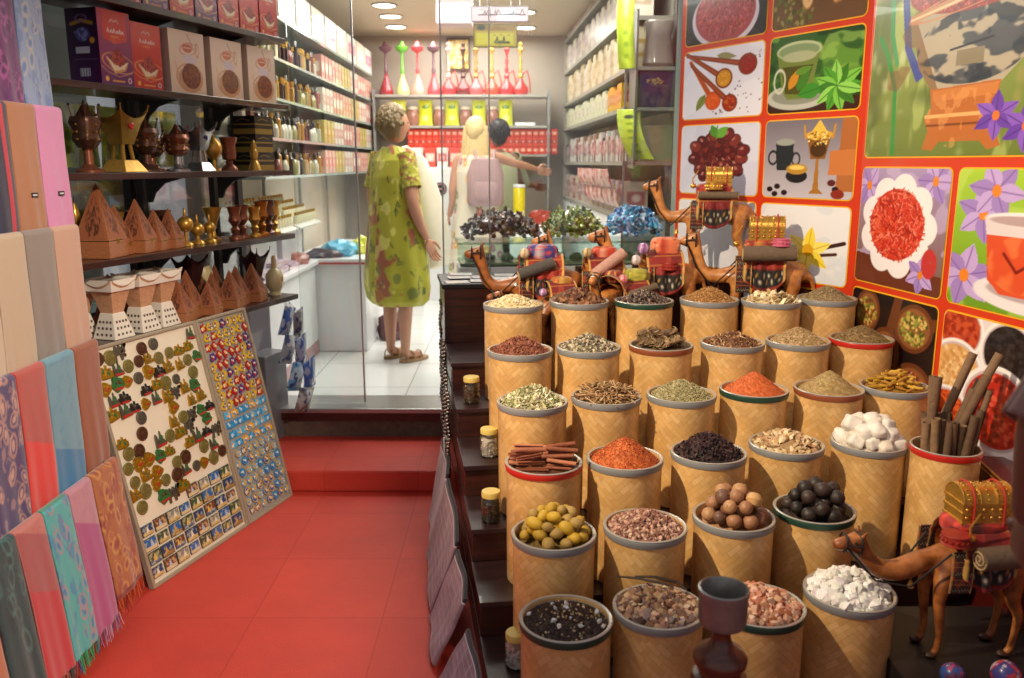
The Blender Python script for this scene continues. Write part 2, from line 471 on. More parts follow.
# frames of reference -------------------------------------------------------
SA = R(8); SO = np.array([-.022, 1.865])
def st(u, v): return (SO[0] + u * math.cos(SA) - v * math.sin(SA), SO[1] + u * math.sin(SA) + v * math.cos(SA))
P0 = np.array([-1.25, 3.86]); E1 = np.array([.297, .955]); EN = np.array([-.955, .297])
def sh(a, n): q = P0 + E1 * a + EN * n; return (q[0], q[1])     # a along the shelves to the shop, n back from their front edge
LZ = math.atan2(.955, .297)                                     # heading of the shelves
CORN = np.array([1.48, 3.65]); EA = np.array([.48, -.877]); PA = CORN - EA * 1.2
EB = np.array([.158, -.987])

def flatbox(name, pts, z0, z1, m, parent=None, bevel=0):
    n = len(pts); v = [(x, y, z0) for x, y in pts] + [(x, y, z1) for x, y in pts]
    f = [tuple(range(n))[::-1], tuple(range(n, 2 * n))] + [(i, (i + 1) % n, (i + 1) % n + n, i + n) for i in range(n)]
    return MB().add(np.array(v, float), f).build(name, m, parent, smooth=False, bevel=bevel)

def quadwall(name, p, q, z0, z1, t, m, parent=None, bevel=0):
    """upright slab from p to q; t is thickness to the left of p->q"""
    p = np.array(p, float); q = np.array(q, float); d = (q - p) / np.linalg.norm(q - p); nn = np.array([-d[1], d[0]]) * t
    pts = [p, q, q + nn, p + nn]
    if t < 0: pts = pts[::-1]
    return flatbox(name, [tuple(k) for k in pts], z0, z1, m, parent, bevel)

struct(flatbox('floor', [(-4, -2.5), (4.5, -2.5), (4.5, 5.2), (-4, 5.2)], -.1, 0, RED))
struct(flatbox('trim_1', [(-1.5, 3.86), (.6, 3.84), (.6, 4.42), (-1.5, 4.42)], 0, .11, RED, bevel=.012))
struct(flatbox('trim_2', [(-1.6, 4.38), (1.2, 4.36), (1.2, 4.5), (-1.6, 4.5)], .11, .235, STONE))
struct(flatbox('trim_3', [(-1.6, 4.36), (1.2, 4.34), (1.2, 4.6), (-1.6, 4.6)], .205, .245, DKWOOD))
struct(flatbox('trim_4', [(-1.6, 4.35), (1.2, 4.33), (1.2, 4.62), (-1.6, 4.62)], .246, .272, ALU, bevel=.004))
o = struct(flatbox('shop_floor', [(-1.75, 4.62), (1.3, 4.62), (1.1, 9.0), (-1.75, 9.0)], .05, .27, TILE))
struct(flatbox('ceiling', [(-1.8, 4.3), (1.3, 4.3), (1.2, 9.0), (-1.8, 9.0)], 2.74, 2.82, mat('ceiling_paint', 'cfc3ae', rough=.7, var=.04)))
struct(quadwall('wall_back', (1.1, 8.55), (-1.8, 8.55), .27, 2.74, -.1, mat('back_wall_paint', 'b9ada0', rough=.5, var=.06)))
struct(quadwall('wall_left', (-1.62, 8.6), (-1.62, 4.55), .27, 2.74, -.1, CREAM))
struct(quadwall('wall_right', (1.0, 4.95), (.72, 8.6), .27, 2.74, -.1, CREAM))
# front left: dark wall behind the scarves, then the show window behind the shelves
struct(quadwall('wall_front_left', sh(-3.3, .42), sh(-.98, .42), 0, 3.0, .1, mat('dark_wall', '2a2322', rough=.7, var=.15)))
struct(quadwall('wall_below_window', sh(-.98, .3), sh(.5, .3), 0, .93, .1, mat('grey_cabinet', '4b4a50', rough=.5, var=.1)))
struct(quadwall('wall_window_back', sh(-.98, .85), sh(.1, .85), .9, 2.6, .05, mat('window_back_board', '7f8784', rough=.6, var=.15, scale=6)))
for k, z in enumerate((.93, 1.215, 1.53)):
    struct(flatbox('trim_%d' % (5 + k), [sh(-.96, .34), sh(.1, .34), sh(.1, .82), sh(-.96, .82)], z - .012, z, GSHELF))
w = thing('window_1', 'tall shop window pane behind the brown wall shelves', 'window'); w['kind'] = 'structure'
quadwall('pane', sh(-.9, .31), sh(.48, .31), .95, 2.7, .006, GLASS, w)
for a in (-.94, -.27, .49): quadwall('window_frame', sh(a - .02, .3), sh(a + .02, .3), .93, 2.74, .04, CHARC, w)
w = thing('window_2', 'glass pane left of the shop doorway', 'window'); w['kind'] = 'structure'
quadwall('pane', (-1.12, 4.44), (-.8, 4.44), .28, 2.7, .008, GLASS, w)
quadwall('window_frame', (-.8, 4.437), (-.792, 4.437), .28, 2.7, .014, ALU, w)
w = thing('window_3', 'large shop window pane right of the doorway above the camels', 'window'); w['kind'] = 'structure'
quadwall('pane', (-.36, 4.52), (-.12, 4.555), .28, 2.7, .008, GLASS, w)
quadwall('pane', (-.115, 4.556), (.9, 4.705), 1.02, 2.7, .008, GLASS, w)
quadwall('window_frame', (-.367, 4.515), (-.36, 4.516), .28, 2.7, .014, ALU, w)
quadwall('window_frame', (-.12, 4.553), (-.115, 4.554), .28, 2.7, .012, ALU, w)
quadwall('window_frame', (.87, 4.71), (.90, 4.70), .28, 2.7, .05, mat('pale_teal_frame', '9db5b2', rough=.4), w)
# poster walls
POST_R = mat('poster_red_vinyl', 'cf3a1d', rough=.3, var=.03, coat=.3)
POST_Y = mat('poster_yellow_line', 'f2b32a', rough=.3, var=.02, coat=.3)
wA = CORN + EA * .0; 
struct(quadwall('wall_poster_left', PA + np.array([.02, .03]), CORN + np.array([.02, .03]), 0, 3.1, .1, CREAM))
struct(quadwall('wall_poster_right', CORN + np.array([.03, .02]), CORN + EB * 3.0 + np.array([.03, .02]), 0, 3.1, .1, CREAM))
struct(quadwall('trim_9', PA + np.array([-.03, .05]), PA + np.array([.02, .035]), .9, 3.0, .03, mat('maroon_strip', '5d1a3f', rough=.3)))

# ------------------------------------------------------------------ pictures
def pic_pile():
    c = Cv(150, 100, '1d1517'); c.blot(4, 3, .55, '35262a')
    c.ell(.75, .32, .62, .42, 'd8cfdc'); c.ell(.75, .36, .56, .4, 'a8404a')
    c.pile(.75, .42, .52, .38, ['b32a2a', 'c84a48', '8f1b22', '6a1118', 'd9716b'], 700, .02, .8, stick=True); return c
def pic_nuts():
    c = Cv(150, 90, '6b4a2c'); c.pile(.4, .4, .45, .5, ['5f6b2c', '8b8a4a', '4c4a20'], 200, .03)
    for i in range(16):
        x, y = c.rs.uniform(.45, 1.65), c.rs.uniform(.1, 1); w = c.rs.rand() * 3
        c.ell(x, y, .19, .12, 'a06f3e', rot=w); c.ell(x, y, .17, .1, 'e0bb86', rot=w); c.ell(x + .02, y, .08, .03, 'b98a55', rot=w)
    return c
def pic_spoons():
    c = Cv(140, 120, 'dcdcf0'); c.blot(2, 2, .5, 'e9e9f7', .6)
    def spoon(x0, y0, x1, y1, r, fill, rim='7a2f17', f2='c06a25'):
        c.line([(x0, y0), (x1, y1)], .05, rim, w2=.085); c.line([(x0, y0), (x1, y1)], .022, 'a84a20', w2=.035)
        c.ell(x1, y1, r, r * 1.15, rim); c.ell(x1, y1, r * .82, r * .95, fill); c.pile(x1, y1, r * .7, r * .8, [fill, f2], 60, .012)
    c.leaf(.35, .35, .28, .06, R(240), '7d8a44', '5a6530'); c.leaf(.5, .9, .3, .05, R(-10), '8d8a5c')
    spoon(.05, .95, .95, .72, .13, '8a1f1a', f2='a53426')
    spoon(.1, .85, .47, .25, .12, 'd3501c', rim='c2521c', f2='e0702a')
    spoon(.12, .8, .72, .2, .11, 'a02a1a')
    spoon(.03, .98, .62, .56, .125, 'c88a1d', f2='e0a83a')
    c.pile(.95, .3, .25, .25, ['3a2320'], 22, .01); c.pile(1.05, .85, .12, .1, ['3a2320'], 8, .008); c.pile(.55, .08, .1, .05, ['3a2320'], 10, .009); return c
def pic_tea():
    c = Cv(150, 120, '2f5a20'); c.blot(3, 2, .45, '5f8f34'); c.blot(4, 3, .6, '9cc05c', .6, seed=3); c.blot(2, 4, .62, '173a12', .9, seed=5)
    c.poly([(0, 0), (1.3, 0), (1.3, .15), (0, .28)], '3b1f18')
    c.ell(.42, .2, .44, .17, 'b9bcb4'); c.ell(.42, .22, .36, .12, '8c8f83')
    c.poly([(.1, .8), (.2, .3), (.28, .17), (.52, .17), (.62, .3), (.72, .85)], '6f7f3a')
    c.poly([(.17, .6), (.25, .25), (.5, .22), (.63, .6)], '4d4a14'); c.leaf(.3, .3, .3, .06, 1.1, 'c8881e'); c.leaf(.42, .28, .3, .07, 1.0, '3f7a20'); c.leaf(.38, .5, .25, .05, .3, '5c8c2c')
    c.ell(.41, .8, .315, .12, 'b9c49c'); c.ell(.41, .79, .285, .095, '7f956a'); c.ell(.42, .72, .24, .07, 'a9b08c')
    c.ell(.16, .42, .09, .17, 'c8ccb8', ring=.25)
    for k in range(12): c.leaf(.95, .3, .3 + .1 * c.rs.rand(), .07, k * .55, ['4f9a2c', '7ac04a', '3c7a22', '8fcf5c'][k % 4], '2f661c')
    c.leaf(.75, .3, .34, .1, R(195), '3c8a28', '276018'); return c
def pic_dates():
    c = Cv(140, 120, 'd6d8ee'); c.blot(2, 2, .55, 'c5c8e2', .5)
    for i in range(46):
        w = i * 2.4; q = math.sqrt(i / 46); x, y = .58 + .4 * q * math.cos(w), .5 + .34 * q * math.sin(w) + .04
        c.ell(x, y, .1, .085, '3b1418', rot=w); c.ell(x, y, .09, .075, ['6a2226', '7c2f28', '55191f'][i % 3], rot=w); c.ell(x - .02, y + .025, .03, .02, 'b0706a', rot=w)
    c.leaf(.55, .82, .2, .06, 2.0, '4f8f2e'); c.leaf(.55, .82, .22, .07, .7, '6aa83c'); c.line([(.55, .8), (.56, .98)], .02, '5b8f3c'); return c
def pic_cups():
    c = Cv(150, 130, '9a93a0'); c.vgrad('c3bfcd', '77707c'); c.poly([(.95, .1), (1.16, .1), (1.16, 1), (.98, 1)], 'b06a38'); c.poly([(.85, .3), (1.16, .3), (1.16, .62), (.86, .6)], 'c87a42')
    c.ell(.28, .55, .12, .15, '262a30'); c.poly([(.15, .72), (.4, .72), (.36, .35), (.18, .35)], '262a30'); c.ell(.28, .72, .13, .045, '9aa09a'); c.ell(.12, .52, .07, .1, '20242a', ring=.3); c.ell(.43, .5, .06, .09, '20242a', ring=.3)
    c.ell(.45, .28, .14, .09, '1c1a20'); c.ell(.45, .37, .14, .07, 'b98b34'); c.ell(.45, .39, .1, .03, 'f0d070')
    c.poly([(.62, .06), (.8, .06), (.74, .12), (.72, .5), (.69, .5), (.67, .12)], 'a87428')
    c.poly([(.62, .5), (.8, .5), (.86, .8), (.56, .8)], '8a5a22'); c.ell(.71, .62, .1, .1, '4a3014'); c.ell(.71, .8, .17, .06, 'd9a940'); c.poly([(.6, .82), (.82, .82), (.72, .98), (.7, .98)], 'e8c050')
    c.line([(.54, .76), (.52, .92)], .025, 'c8902c'); c.line([(.88, .76), (.9, .92)], .025, 'c8902c'); c.pile(.71, .75, .14, .1, ['fff0a0', '6a4010', 'd09a30'], 60, .012)
    for x, y in ((.1, .1), (.2, .14), (.3, .06), (.17, .04), (.95, .12)): c.ell(x, y, .04, .035, '20141a')
    c.ell(.98, .06, .08, .06, '8a2c1c'); c.ell(.9, .2, .05, .04, '5a1a1a'); return c
def pic_vanilla():
    c = Cv(150, 120, 'e9ecf4'); c.blot(3, 3, .55, 'cfdcea', .5)
    c.line([(.55, .35), (1.2, .55)], .05, '3b2420'); c.line([(.5, .3), (1.1, .4)], .04, '4b2f26')
    for k in range(6): c.leaf(.72, .4, .34, .08, k * 1.05 + .4, 'f0dc4a' if k % 2 else 'f6e874', 'c9a820')
    c.ell(.72, .42, .08, .08, 'd9a820'); return c
def pic_blank():
    c = Cv(80, 60, 'e3e4ee'); c.blot(2, 2, .5, 'd8daea', .6); return c
def pic_bowl():
    c = Cv(350, 250, '6f7f3a'); c.vgrad('6a7a34', '9fb25a')
    c.blot(14, 3, .55, 'b9c878', .6, seed=2); c.blot(3, 2, .55, '4a5a24', .6, seed=4)
    for i in range(70): c.ell(c.rs.uniform(0, 1.2), c.rs.uniform(0, 1), c.rs.uniform(.006, .03), c.rs.uniform(.01, .05), ['d9dcc0', 'a8b880', 'c0a070', 'e8ead8'][i % 4], a=.35, soft=6)
    c.line([(.06, .72), (.13, .6), (.2, .4), (.22, .02)], .03, '2f8f3c'); c.line([(.13, 1), (.15, .72), (.2, .55)], .03, '3c9a5a')
    c.poly([(.2, .95), (.24, .98), (.3, .62), (.4, .45), (.35, .42), (.25, .62)], '3a4a9a'); c.blot(8, 8, .5, '7a4a30', .5, mask=c.emask(.26, .6, .08, .25, -.4))
    c.poly([(.28, .78), (1.1, .92), (1.0, .5), (.86, .36), (.46, .36), (.36, .5)], 'b3a894')
    c.poly([(.28, .78), (.31, .79), (.5, .37), (.46, .36), (.36, .5)], '8a6f4c')
    m = c.emask(.68, .58, .34, .2); c.blot(12, 9, .5, '2c3038', .85, seed=5, mask=m); c.blot(7, 12, .56, '1f2a3c', .7, seed=8, mask=m)
    c.poly([(.6, .48), (.76, .48), (.76, .56), (.6, .56)], '8a7f66'); c.line([(.56, .57), (.8, .6)], .012, '23262e')
    m = c.emask(.68, .9, .42, .14); c.mix(m, '9a3a30')
    c.pile(.68, .9, .4, .13, ['b5453a', 'd0746a', '7c1f24', '5f4a4a', 'c05048'], 900, .008, .8)
    c.ell(.68, .835, .42, .055, 'c98a62', ring=.12, rot=.16)
    c.poly([(.27, .76), (.27, .8), (1.12, .95), (1.12, .9)], 'c08a60'); c.line([(.28, .78), (.7, .84), (1.12, .93)], .014, 'e6c9a0')
    for k in range(5): c.leaf(1.0, .93, .15, .04, k * 1.2, '4a3a9c')
    c.poly([(.45, .37), (.87, .38), (.85, .27), (.88, .2), (.86, .14), (.9, .05), (.83, .03), (.78, .08), (.54, .08), (.5, .03), (.43, .04), (.46, .14), (.43, .2), (.47, .27)], 'b8692e')
    c.poly([(.47, .36), (.86, .37), (.85, .31), (.48, .3)], 'c97c3c'); c.line([(.44, .22), (.88, .22)], .02, 'e9b070'); c.line([(.45, .17), (.87, .17)], .012, '7a3f18')
    c.blot(30, 12, .55, 'e0a060', .5, seed=9, mask=c.emask(.66, .2, .22, .16))
    for cx, cy in ((.86, .2), (1.02, .14)):
        for k in range(6): c.leaf(cx, cy, .13, .035, k * 1.05 + .5, '6a3fae' if k % 2 else '8a5cc8', '4a2a86')
        c.ell(cx, cy, .02, .025, 'e8762c')
    c.script(.2, .965, .16, .05, 'efe6f4', 3, 3); return c
def crocus(c, x, y, r, rot=0, col=('a184cc', 'c3a8e4')):
    for k in range(6): c.leaf(x, y, r, r * .3, rot + k * 1.05, col[k % 2], '8060b0')
    c.ell(x, y, r * .15, r * .2, 'e8862c')
def pic_saffron():
    c = Cv(150, 150, '9a86b8'); c.vgrad('7a5a4a', 'a893c4'); c.blot(4, 4, .5, 'c2aed8', .7)
    crocus(c, .1, .85, .2); crocus(c, .85, .9, .2, 1)
    c.poly([(0, 0), (1, 0), (1, .16), (0, .26)], '6a3424')
    for k in range(9): c.ell(.47 + .3 * math.cos(k * .7), .52 + .3 * math.sin(k * .7), .14, .14, 'f2eef4')
    c.ell(.47, .52, .38, .38, 'f4f0f6'); c.ell(.46, .53, .31, .3, 'c4402e'); c.pile(.46, .53, .31, .29, ['c22a1a', 'e0543c', '941410', 'd83a26', 'f08a70'], 800, .028, .85, stick=True)
    crocus(c, .78, .15, .17, .4); c.ell(.86, .25, .08, .12, 'c23a3a'); return c
def pic_glass():
    c = Cv(150, 150, '7fae28'); c.vgrad('6a9a22', 'a8cf3c'); c.blot(3, 3, .5, 'c4de6c', .5)
    for x, y in ((.22, .68), (.3, .85)): crocus(c, x, y, .22, x * 3)
    for x, y in ((.72, .72), (.9, .62), (.98, .8)): c.ell(x, y, .06, .12, '6f4aa8'); c.line([(x, y - .1), (x - .02, .2)], .012, '4f8a22')
    crocus(c, .12, .22, .25, .3); c.ell(.62, .15, .42, .13, 'e8e4ec'); c.ell(.6, .17, .3, .07, 'b8a8b0')
    c.poly([(.26, .55), (.3, .22), (.4, .13), (.6, .13), (.72, .22), (.8, .55)], 'd9512c'); c.blot(4, 4, .55, 'ee8a4c', .6, mask=c.emask(.53, .35, .24, .2))
    c.poly([(.24, .66), (.26, .54), (.8, .54), (.83, .66)], 'dfd4da'); c.ell(.535, .66, .295, .05, 'f1ecf2'); c.ell(.53, .65, .26, .035, 'b9a0a4')
    c.line([(.4, .42), (.5, .3), (.6, .38), (.66, .3)], .02, '7a1a14'); c.ell(.86, .38, .1, .12, 'f2eef4', ring=.3); return c
def pic_wood():
    c = Cv(150, 140, '1b1214')
    def sp(x, y, r, rot, cols, base='6b3a22'):
        c.line([(x, y), (x + 3.2 * r * math.cos(rot), y + 3.2 * r * math.sin(rot))], r * .5, base)
        c.ell(x, y, r * 1.15, r, base, rot=rot); c.ell(x, y, r * .95, r * .82, '8f5a34', rot=rot); c.pile(x, y, r * .8, r * .68, cols, 130, .016)
    sp(.22, .82, .17, 1.4, ['a8923c', '6b7a2c', 'd0b860', '7a3a2a'])
    sp(.82, .78, .2, .3, ['8f9a3c', 'b8a850', '4f5a20', 'd9c070'])
    sp(.48, .5, .2, 1.3, ['b05a4a', 'd98a7a', '8a3a2c', 'e0b0a0'])
    sp(.85, .28, .22, .2, ['8a3a24', 'b8603c', 'd09a70', '5f2418'])
    sp(.2, .2, .2, 2.2, ['c23a1c', 'e0602c', 'a02010']); return c
def pic_bowls():
    c = Cv(150, 140, 'e3dade'); c.blot(3, 3, .5, 'f2ecef', .8)
    for x, y, r, base, cols in ((.15, .88, .18, 'b0402a', ['c8502c', '9a2a1a']), (.55, .8, .2, '1f1c1c', ['15131a', '2c2a30']), (1.0, .78, .2, 'c8a23a', ['d8b84c', 'a8862c', 'e8cf78']),
                          (.14, .55, .22, 'd9a86a', ['e0b47c', 'c88f50', 'eccb98']), (.5, .38, .27, 'b8281e', ['d03a2c', 'a01c18', '7a1212', 'e05a44']), (.1, .2, .2, 'c04a24', ['d8602c', '9f3418']), (1.0, .3, .2, 'd8c8a8', ['eaddc4', 'c0a880'])):
        c.ell(x, y, r * 1.12, r * 1.2, 'f6f1f3'); c.ell(x, y, r, r * 1.08, 'cbbcc2'); c.ell(x, y, r * .93, r, base); c.pile(x, y, r * .85, r * .92, cols, 160, .02)
    return c
def pic_low():
    c = Cv(80, 60, '5a1a16'); c.blot(4, 4, .5, '2a1010', .9); c.pile(.7, .5, .5, .4, ['8a2a1c', 'b8502c', 'c08a4c', '3a1414'], 160, .04); return c

def poster(name, label, org, e, zr, length, cells, zoff):
    t = thing(name, label, 'poster', (org[0], org[1], 0)); e = np.array(e); nn = np.array([e[1], -e[0]])   # nn faces the street
    if nn[0] > 0: nn = -nn
    def pt(x, z, off): return (e[0] * x + nn[0] * off, e[1] * x + nn[1] * off, z)
    pts = [pt(0, zr[0], 0)[:2], pt(length, zr[0], 0)[:2], pt(length, 0, .012)[:2], pt(0, 0, .012)[:2]]
    flatbox('vinyl_sheet', pts, zr[0], zr[1], POST_R, t)
    for x0, x1, z0, z1, cv in cells:
        b = .006
        rr = .022
        def ring(x0, x1, z0, z1, r):
            P = []
            for cx, cz, a0 in ((x1 - r, z1 - r, 0), (x0 + r, z1 - r, 90), (x0 + r, z0 + r, 180), (x1 - r, z0 + r, 270)):
                for k in range(5): a = R(a0 + k * 22.5); P.append((cx + r * math.cos(a), cz + r * math.sin(a)))
            return P
        P = ring(x0 - b, x1 + b, z0 - b, z1 + b, rr + b)
        m = MB(); m.add(np.array([pt(x, z, .0135) for x, z in P]), [tuple(range(len(P)))])
        m.build('yellow_border', POST_Y, t, smooth=False)
        def mp(U, V):
            xl, zl = (x1 - x0), (z1 - z0)
            X = U * xl; Z = V * zl
            # round the corners by pulling the outermost points in
            dx = np.minimum(X, xl - X); dz = np.minimum(Z, zl - Z)
            ins = np.where((dx < rr) & (dz < rr), np.maximum(0, np.hypot(rr - dx, rr - dz) - rr), 0)
            hyp = np.hypot(rr - dx, rr - dz) + 1e-9
            sx = np.where(X < xl / 2, 1, -1); sz = np.where(Z < zl / 2, 1, -1)
            X = X + sx * ins * (rr - dx) / hyp; Z = Z + sz * ins * (rr - dz) / hyp
            X = X + x0; Z = Z + z0
            return (e[0] * X + nn[0] * .0155, e[1] * X + nn[1] * .0155, Z)
        sheet('printed_picture', cv, mp, PRINT, t)
    return t
c1 = (.035, .605); c2 = (.645, 1.165)
poster('spice_poster', 'red bordered poster of spoons, mint tea, dates and golden cups behind the camels', PA, EA, (.5, 2.62), 1.2,
       [(c1[0], c1[1], 2.145, 2.5, pic_pile()), (c2[0], c2[1], 2.145, 2.5, pic_nuts()), (c1[0], c1[1], 1.775, 2.11, pic_spoons()), (c2[0], c2[1], 1.775, 2.11, pic_tea()),
        (c1[0], c1[1], 1.395, 1.74, pic_dates()), (c2[0], c2[1], 1.395, 1.74, pic_cups()), (c1[0], c1[1], 1.02, 1.36, pic_blank()), (c2[0], c2[1], 1.02, 1.36, pic_vanilla()),
        (c1[0], c1[1], .6, .985, pic_blank()), (c2[0], c2[1], .6, .985, pic_wood())], 0)
poster('spice_poster', 'red bordered poster with a huge patterned bowl of saffron, at the right edge', CORN, EB, (.1, 2.75), 1.9,
       [(.025, 1.25, 1.575, 2.215, pic_bowl()), (.025, .59, 1.065, 1.53, pic_saffron()), (.63, 1.27, 1.065, 1.53, pic_glass()),
        (.025, .59, .56, 1.03, pic_wood()), (.63, 1.27, .56, 1.03, pic_bowls()), (.025, .59, .14, .52, pic_low()), (.63, 1.27, .14, .52, pic_low())], 0)

# ------------------------------------------------------------------ stepped stand
TZ = [0, .12, .24, .36, .48, .60, .72]
TV = [0, .262, .522, .785, 1.065, 1.385, 1.67, 2.06]
t = thing('stepped_display_stand', 'dark brown stepped wooden stand carrying the rows of spice bins', 'display stand', (SO[0], SO[1], 0), SA)
UR = 1.62
m = MB()
for i in range(1, 7):
    m.box((UR / 2, (TV[i] + 2.06) / 2, (TZ[i] + TZ[i-1]) / 2 - .009), (UR, 2.06 - TV[i], TZ[i] - TZ[i-1] - .018 + .0001))
m.build('carcass', wood_mat('riser_brown', '2c1511', '4a231b', rough=.35, coat=.3), t, smooth=False)
for i in range(1, 7):
    MB().box((UR / 2, (TV[i] + TV[i+1]) / 2 - .008, TZ[i] - .009), (UR + .012, TV[i+1] - TV[i] + .012, .018)).build('tread', STEP, t, smooth=False, bevel=.002)
t = thing('display_cabinet', 'low dark wooden cabinet with white papers on it behind the camel row', 'cabinet', (SO[0], SO[1], 0), SA)
def loc_poly(name, pts, z0, z1, m, parent, bevel=0): return flatbox(name, pts, z0, z1, m, parent, bevel)
loc_poly('body', [(-.005, 2.075), (1.46, 2.075), (1.38, 2.2), (1.2, 2.46), (-.005, 2.46)], 0, .975, MC['riser_brown'], t)
loc_poly('top', [(-.015, 2.068), (1.47, 2.068), (1.39, 2.2), (1.21, 2.47), (-.015, 2.47)], .975, .998, BLACK, t, .003)
# white printed leaflets on the cabinet
for k, (u, v, rz) in enumerate(((.06, 2.13, .1), (.18, 2.15, -.05), (.08, 2.26, .05), (.2, 2.3, .12), (.1, 2.4, -.1), (.28, 2.2, .05), (.32, 2.36, -.05))):
    cv = Cv(40, 50, 'f1eef0', seed=k); cv.line([(.1, .8), (.7, .8)], .05, ['b34a5a', '5a7ab8', '8a8a90'][k % 3])
    for j in range(5): cv.line([(.1, .2 + j * .1), (.65, .2 + j * .1)], .02, 'a8a6ac')
    x, y = st(u, v); o = sheet('leaflet', cv, lambda U, V: ((U - .5) * .11, (V - .5) * .09, 0 * U), PRINT, None, .002)
    o.location = (x, y, 1.0015 + .0024 * (k % 3)); o.rotation_euler = (0, 0, SA + rz); tag(o, 'white printed leaflet lying on the dark cabinet left of the camels', 'leaflet', 'leaflets on the cabinet')
# ================================================================== spice bins
RIMS = {'grey': mat('grey_tape', '83868a', rough=.4, var=.08), 'dark green': mat('green_tape', '25453a', rough=.35, var=.1),
        'red': mat('red_tape', 'c02a22', rough=.35, var=.05), 'brown': mat('brown_tape', '8a4a30', rough=.4, var=.1)}
RIMLIP = mat('tin_lip', 'b9b4ac', rough=.3, metal=.35, var=.1)
INNER = mat('bin_lining', '8d6f45', rough=.7)
HM = vcol_mat('dried_spice', rough=.75, bump=.3)
HMS = vcol_mat('glossy_spice', rough=.4)
BH = .39; BR = .1225
protos = {}
def bin_thing(rim, x, y, top, label, k):
    w = weave_mat('bamboo_weave_%d' % (k % 4), k % 4)
    t = thing('spice_bin', label, 'bin', (x, y, top - BH), rz=k * 1.13, group='woven spice bins on the stepped stand')
    if 'upright brown bark' in label: t.scale = (.88, .88, 1.055); t.location.z = top - BH * 1.055
    key = k % 4
    if key not in protos:
        m = MB(); m.lathe([(0, 0), (.113, 0), (.1165, .004), (.1175, BH - .012), (.1175, BH - .002), (.112, BH - .002), (.111, .3), (.109, .012), (0, .012)], 48)
        protos[key] = m.build('body', w, t)
        b = protos[key]
    else:
        b = protos[key].copy(); C.objects.link(b); b.parent = t
    if rim not in protos:
        m = MB(); m.lathe([(.1178, BH - .0205), (.1205, BH - .02), (.1222, BH - .012), (.1228, BH - .004), (.1215, BH - .001), (.1178, BH - .001)], 48)
        protos[rim] = m.build('rim_band', RIMS[rim], t)
        m = MB(); m.lathe([(.1215, BH - .0008), (.1225, BH + .0012), (.1195, BH + .003), (.1135, BH + .0015), (.1115, BH - .012), (.1135, BH - .0008)], 48)
        protos[rim + 'lip'] = m.build('rim', RIMLIP, t)
    else:
        for q in (rim, rim + 'lip'):
            c = protos[q].copy(); C.objects.link(c); c.parent = t
    return t

def hz(r, h, p=1.35, Rr=.108): return h * max(0.0, 1 - (r / Rr) ** p)
def heap(mb, h, cols, p=1.35, Rr=.1095, noise=.003, z0=0):
    """mound surface"""
    nr, na = 22, 56; v = [(0, 0, h + z0)]; f = []; cc = [pal(cols, 1)[0]]
    for i in range(1, nr + 1):
        r = Rr * i / nr
        for j in range(na):
            w = 2 * PI * j / na; v.append((r * math.cos(w), r * math.sin(w), z0 + hz(r, h, p, Rr) + rnd.uniform(-1, 1) * noise * (i < nr)))
    cc = np.vstack([cc, pal(cols, nr * na)])
    for j in range(na): f.append((0, 1 + j, 1 + (j + 1) % na))
    for i in range(nr - 1):
        for j in range(na):
            a = 1 + i * na + j; b = 1 + i * na + (j + 1) % na; f.append((a, a + na, b + na, b))
    me_f = f; mb.add(np.array(v), me_f, 0, cc)
def bits(mb, n, h, base, sc, cols, p=1.35, Rr=.106, tilt=PI, lift=.3, js=.3, z0=0, layers=1):
    r = Rr * np.sqrt(NP.uniform(0, 1, n)); w = NP.uniform(0, 2 * PI, n)
    z = np.array([hz(q, h, p, .1095) for q in r]) + z0
    S = np.array(sc)[None] * NP.uniform(1 - js, 1 + js, (n, 1))
    z += S.min(1) * lift + NP.uniform(0, S.max(1) * .25)
    scatter(mb, base, np.stack([r * np.cos(w), r * np.sin(w), z], 1), S, pal(cols, n), tilt)
OCT = (np.array([(1, 0, 0), (-1, 0, 0), (0, 1, 0), (0, -1, 0), (0, 0, 1), (0, 0, -1)], float),
       [(0, 2, 4), (2, 1, 4), (1, 3, 4), (3, 0, 4), (2, 0, 5), (1, 2, 5), (3, 1, 5), (0, 3, 5)])
def stickbase(n=5):
    a = np.arange(n) / n * 2 * PI
    v = np.vstack([[-.5, math.cos(x) * .5, math.sin(x) * .5] for x in a] + [[.5, math.cos(x) * .5, math.sin(x) * .5] for x in a])
    f = [(i, (i + 1) % n, n + (i + 1) % n) for i in range(n)] + [(i, n + (i + 1) % n, n + i) for i in range(n)]
    f += [(0, i + 1, i) for i in range(1, n - 1)] + [(n, n + i, n + i + 1) for i in range(1, n - 1)]
    return v, f
STK = stickbase()
def flakebase():
    v = []; 
    for i, x in enumerate((-1, 0, 1)):
        for y in (-.6, 0, .6):
            v.append((x * (1 - .2 * abs(y)), y * (1 - .3 * abs(x)), .35 * x * x - .2 * y * y))
    f = []
    for i in range(2):
        for j in range(2):
            a = i * 3 + j; f += [(a, a + 3, a + 4), (a, a + 4, a + 1)]
    v2 = [(x, y, z - .12) for x, y, z in v]; f += [tuple(q + 9 for q in t[::-1]) for t in f]
    rim = [0, 1, 2, 5, 8, 7, 6, 3]
    for i in range(8):
        a, b = rim[i], rim[(i + 1) % 8]; f += [(a, b, b + 9), (a, b + 9, a + 9)]
    return np.array(v + v2, float), f
FLK = flakebase()
def crystal(jit=.35):
    v = ICO1[0] * (1 + np.random.RandomState(3).uniform(-jit, jit, (12, 1))); return v, ICO1[1]
CRY = crystal()

def stuff(name, label, mb, x, y, top, m=None, cat='spice', sharp=35, dz=-.012):
    o = mb.build(name, m or HM, None, ang=sharp); o.location = (x, y, top + dz); o.rotation_euler = (0, 0, rnd.uniform(0, 6))
    tag(o, label, cat, None, 'stuff'); return o

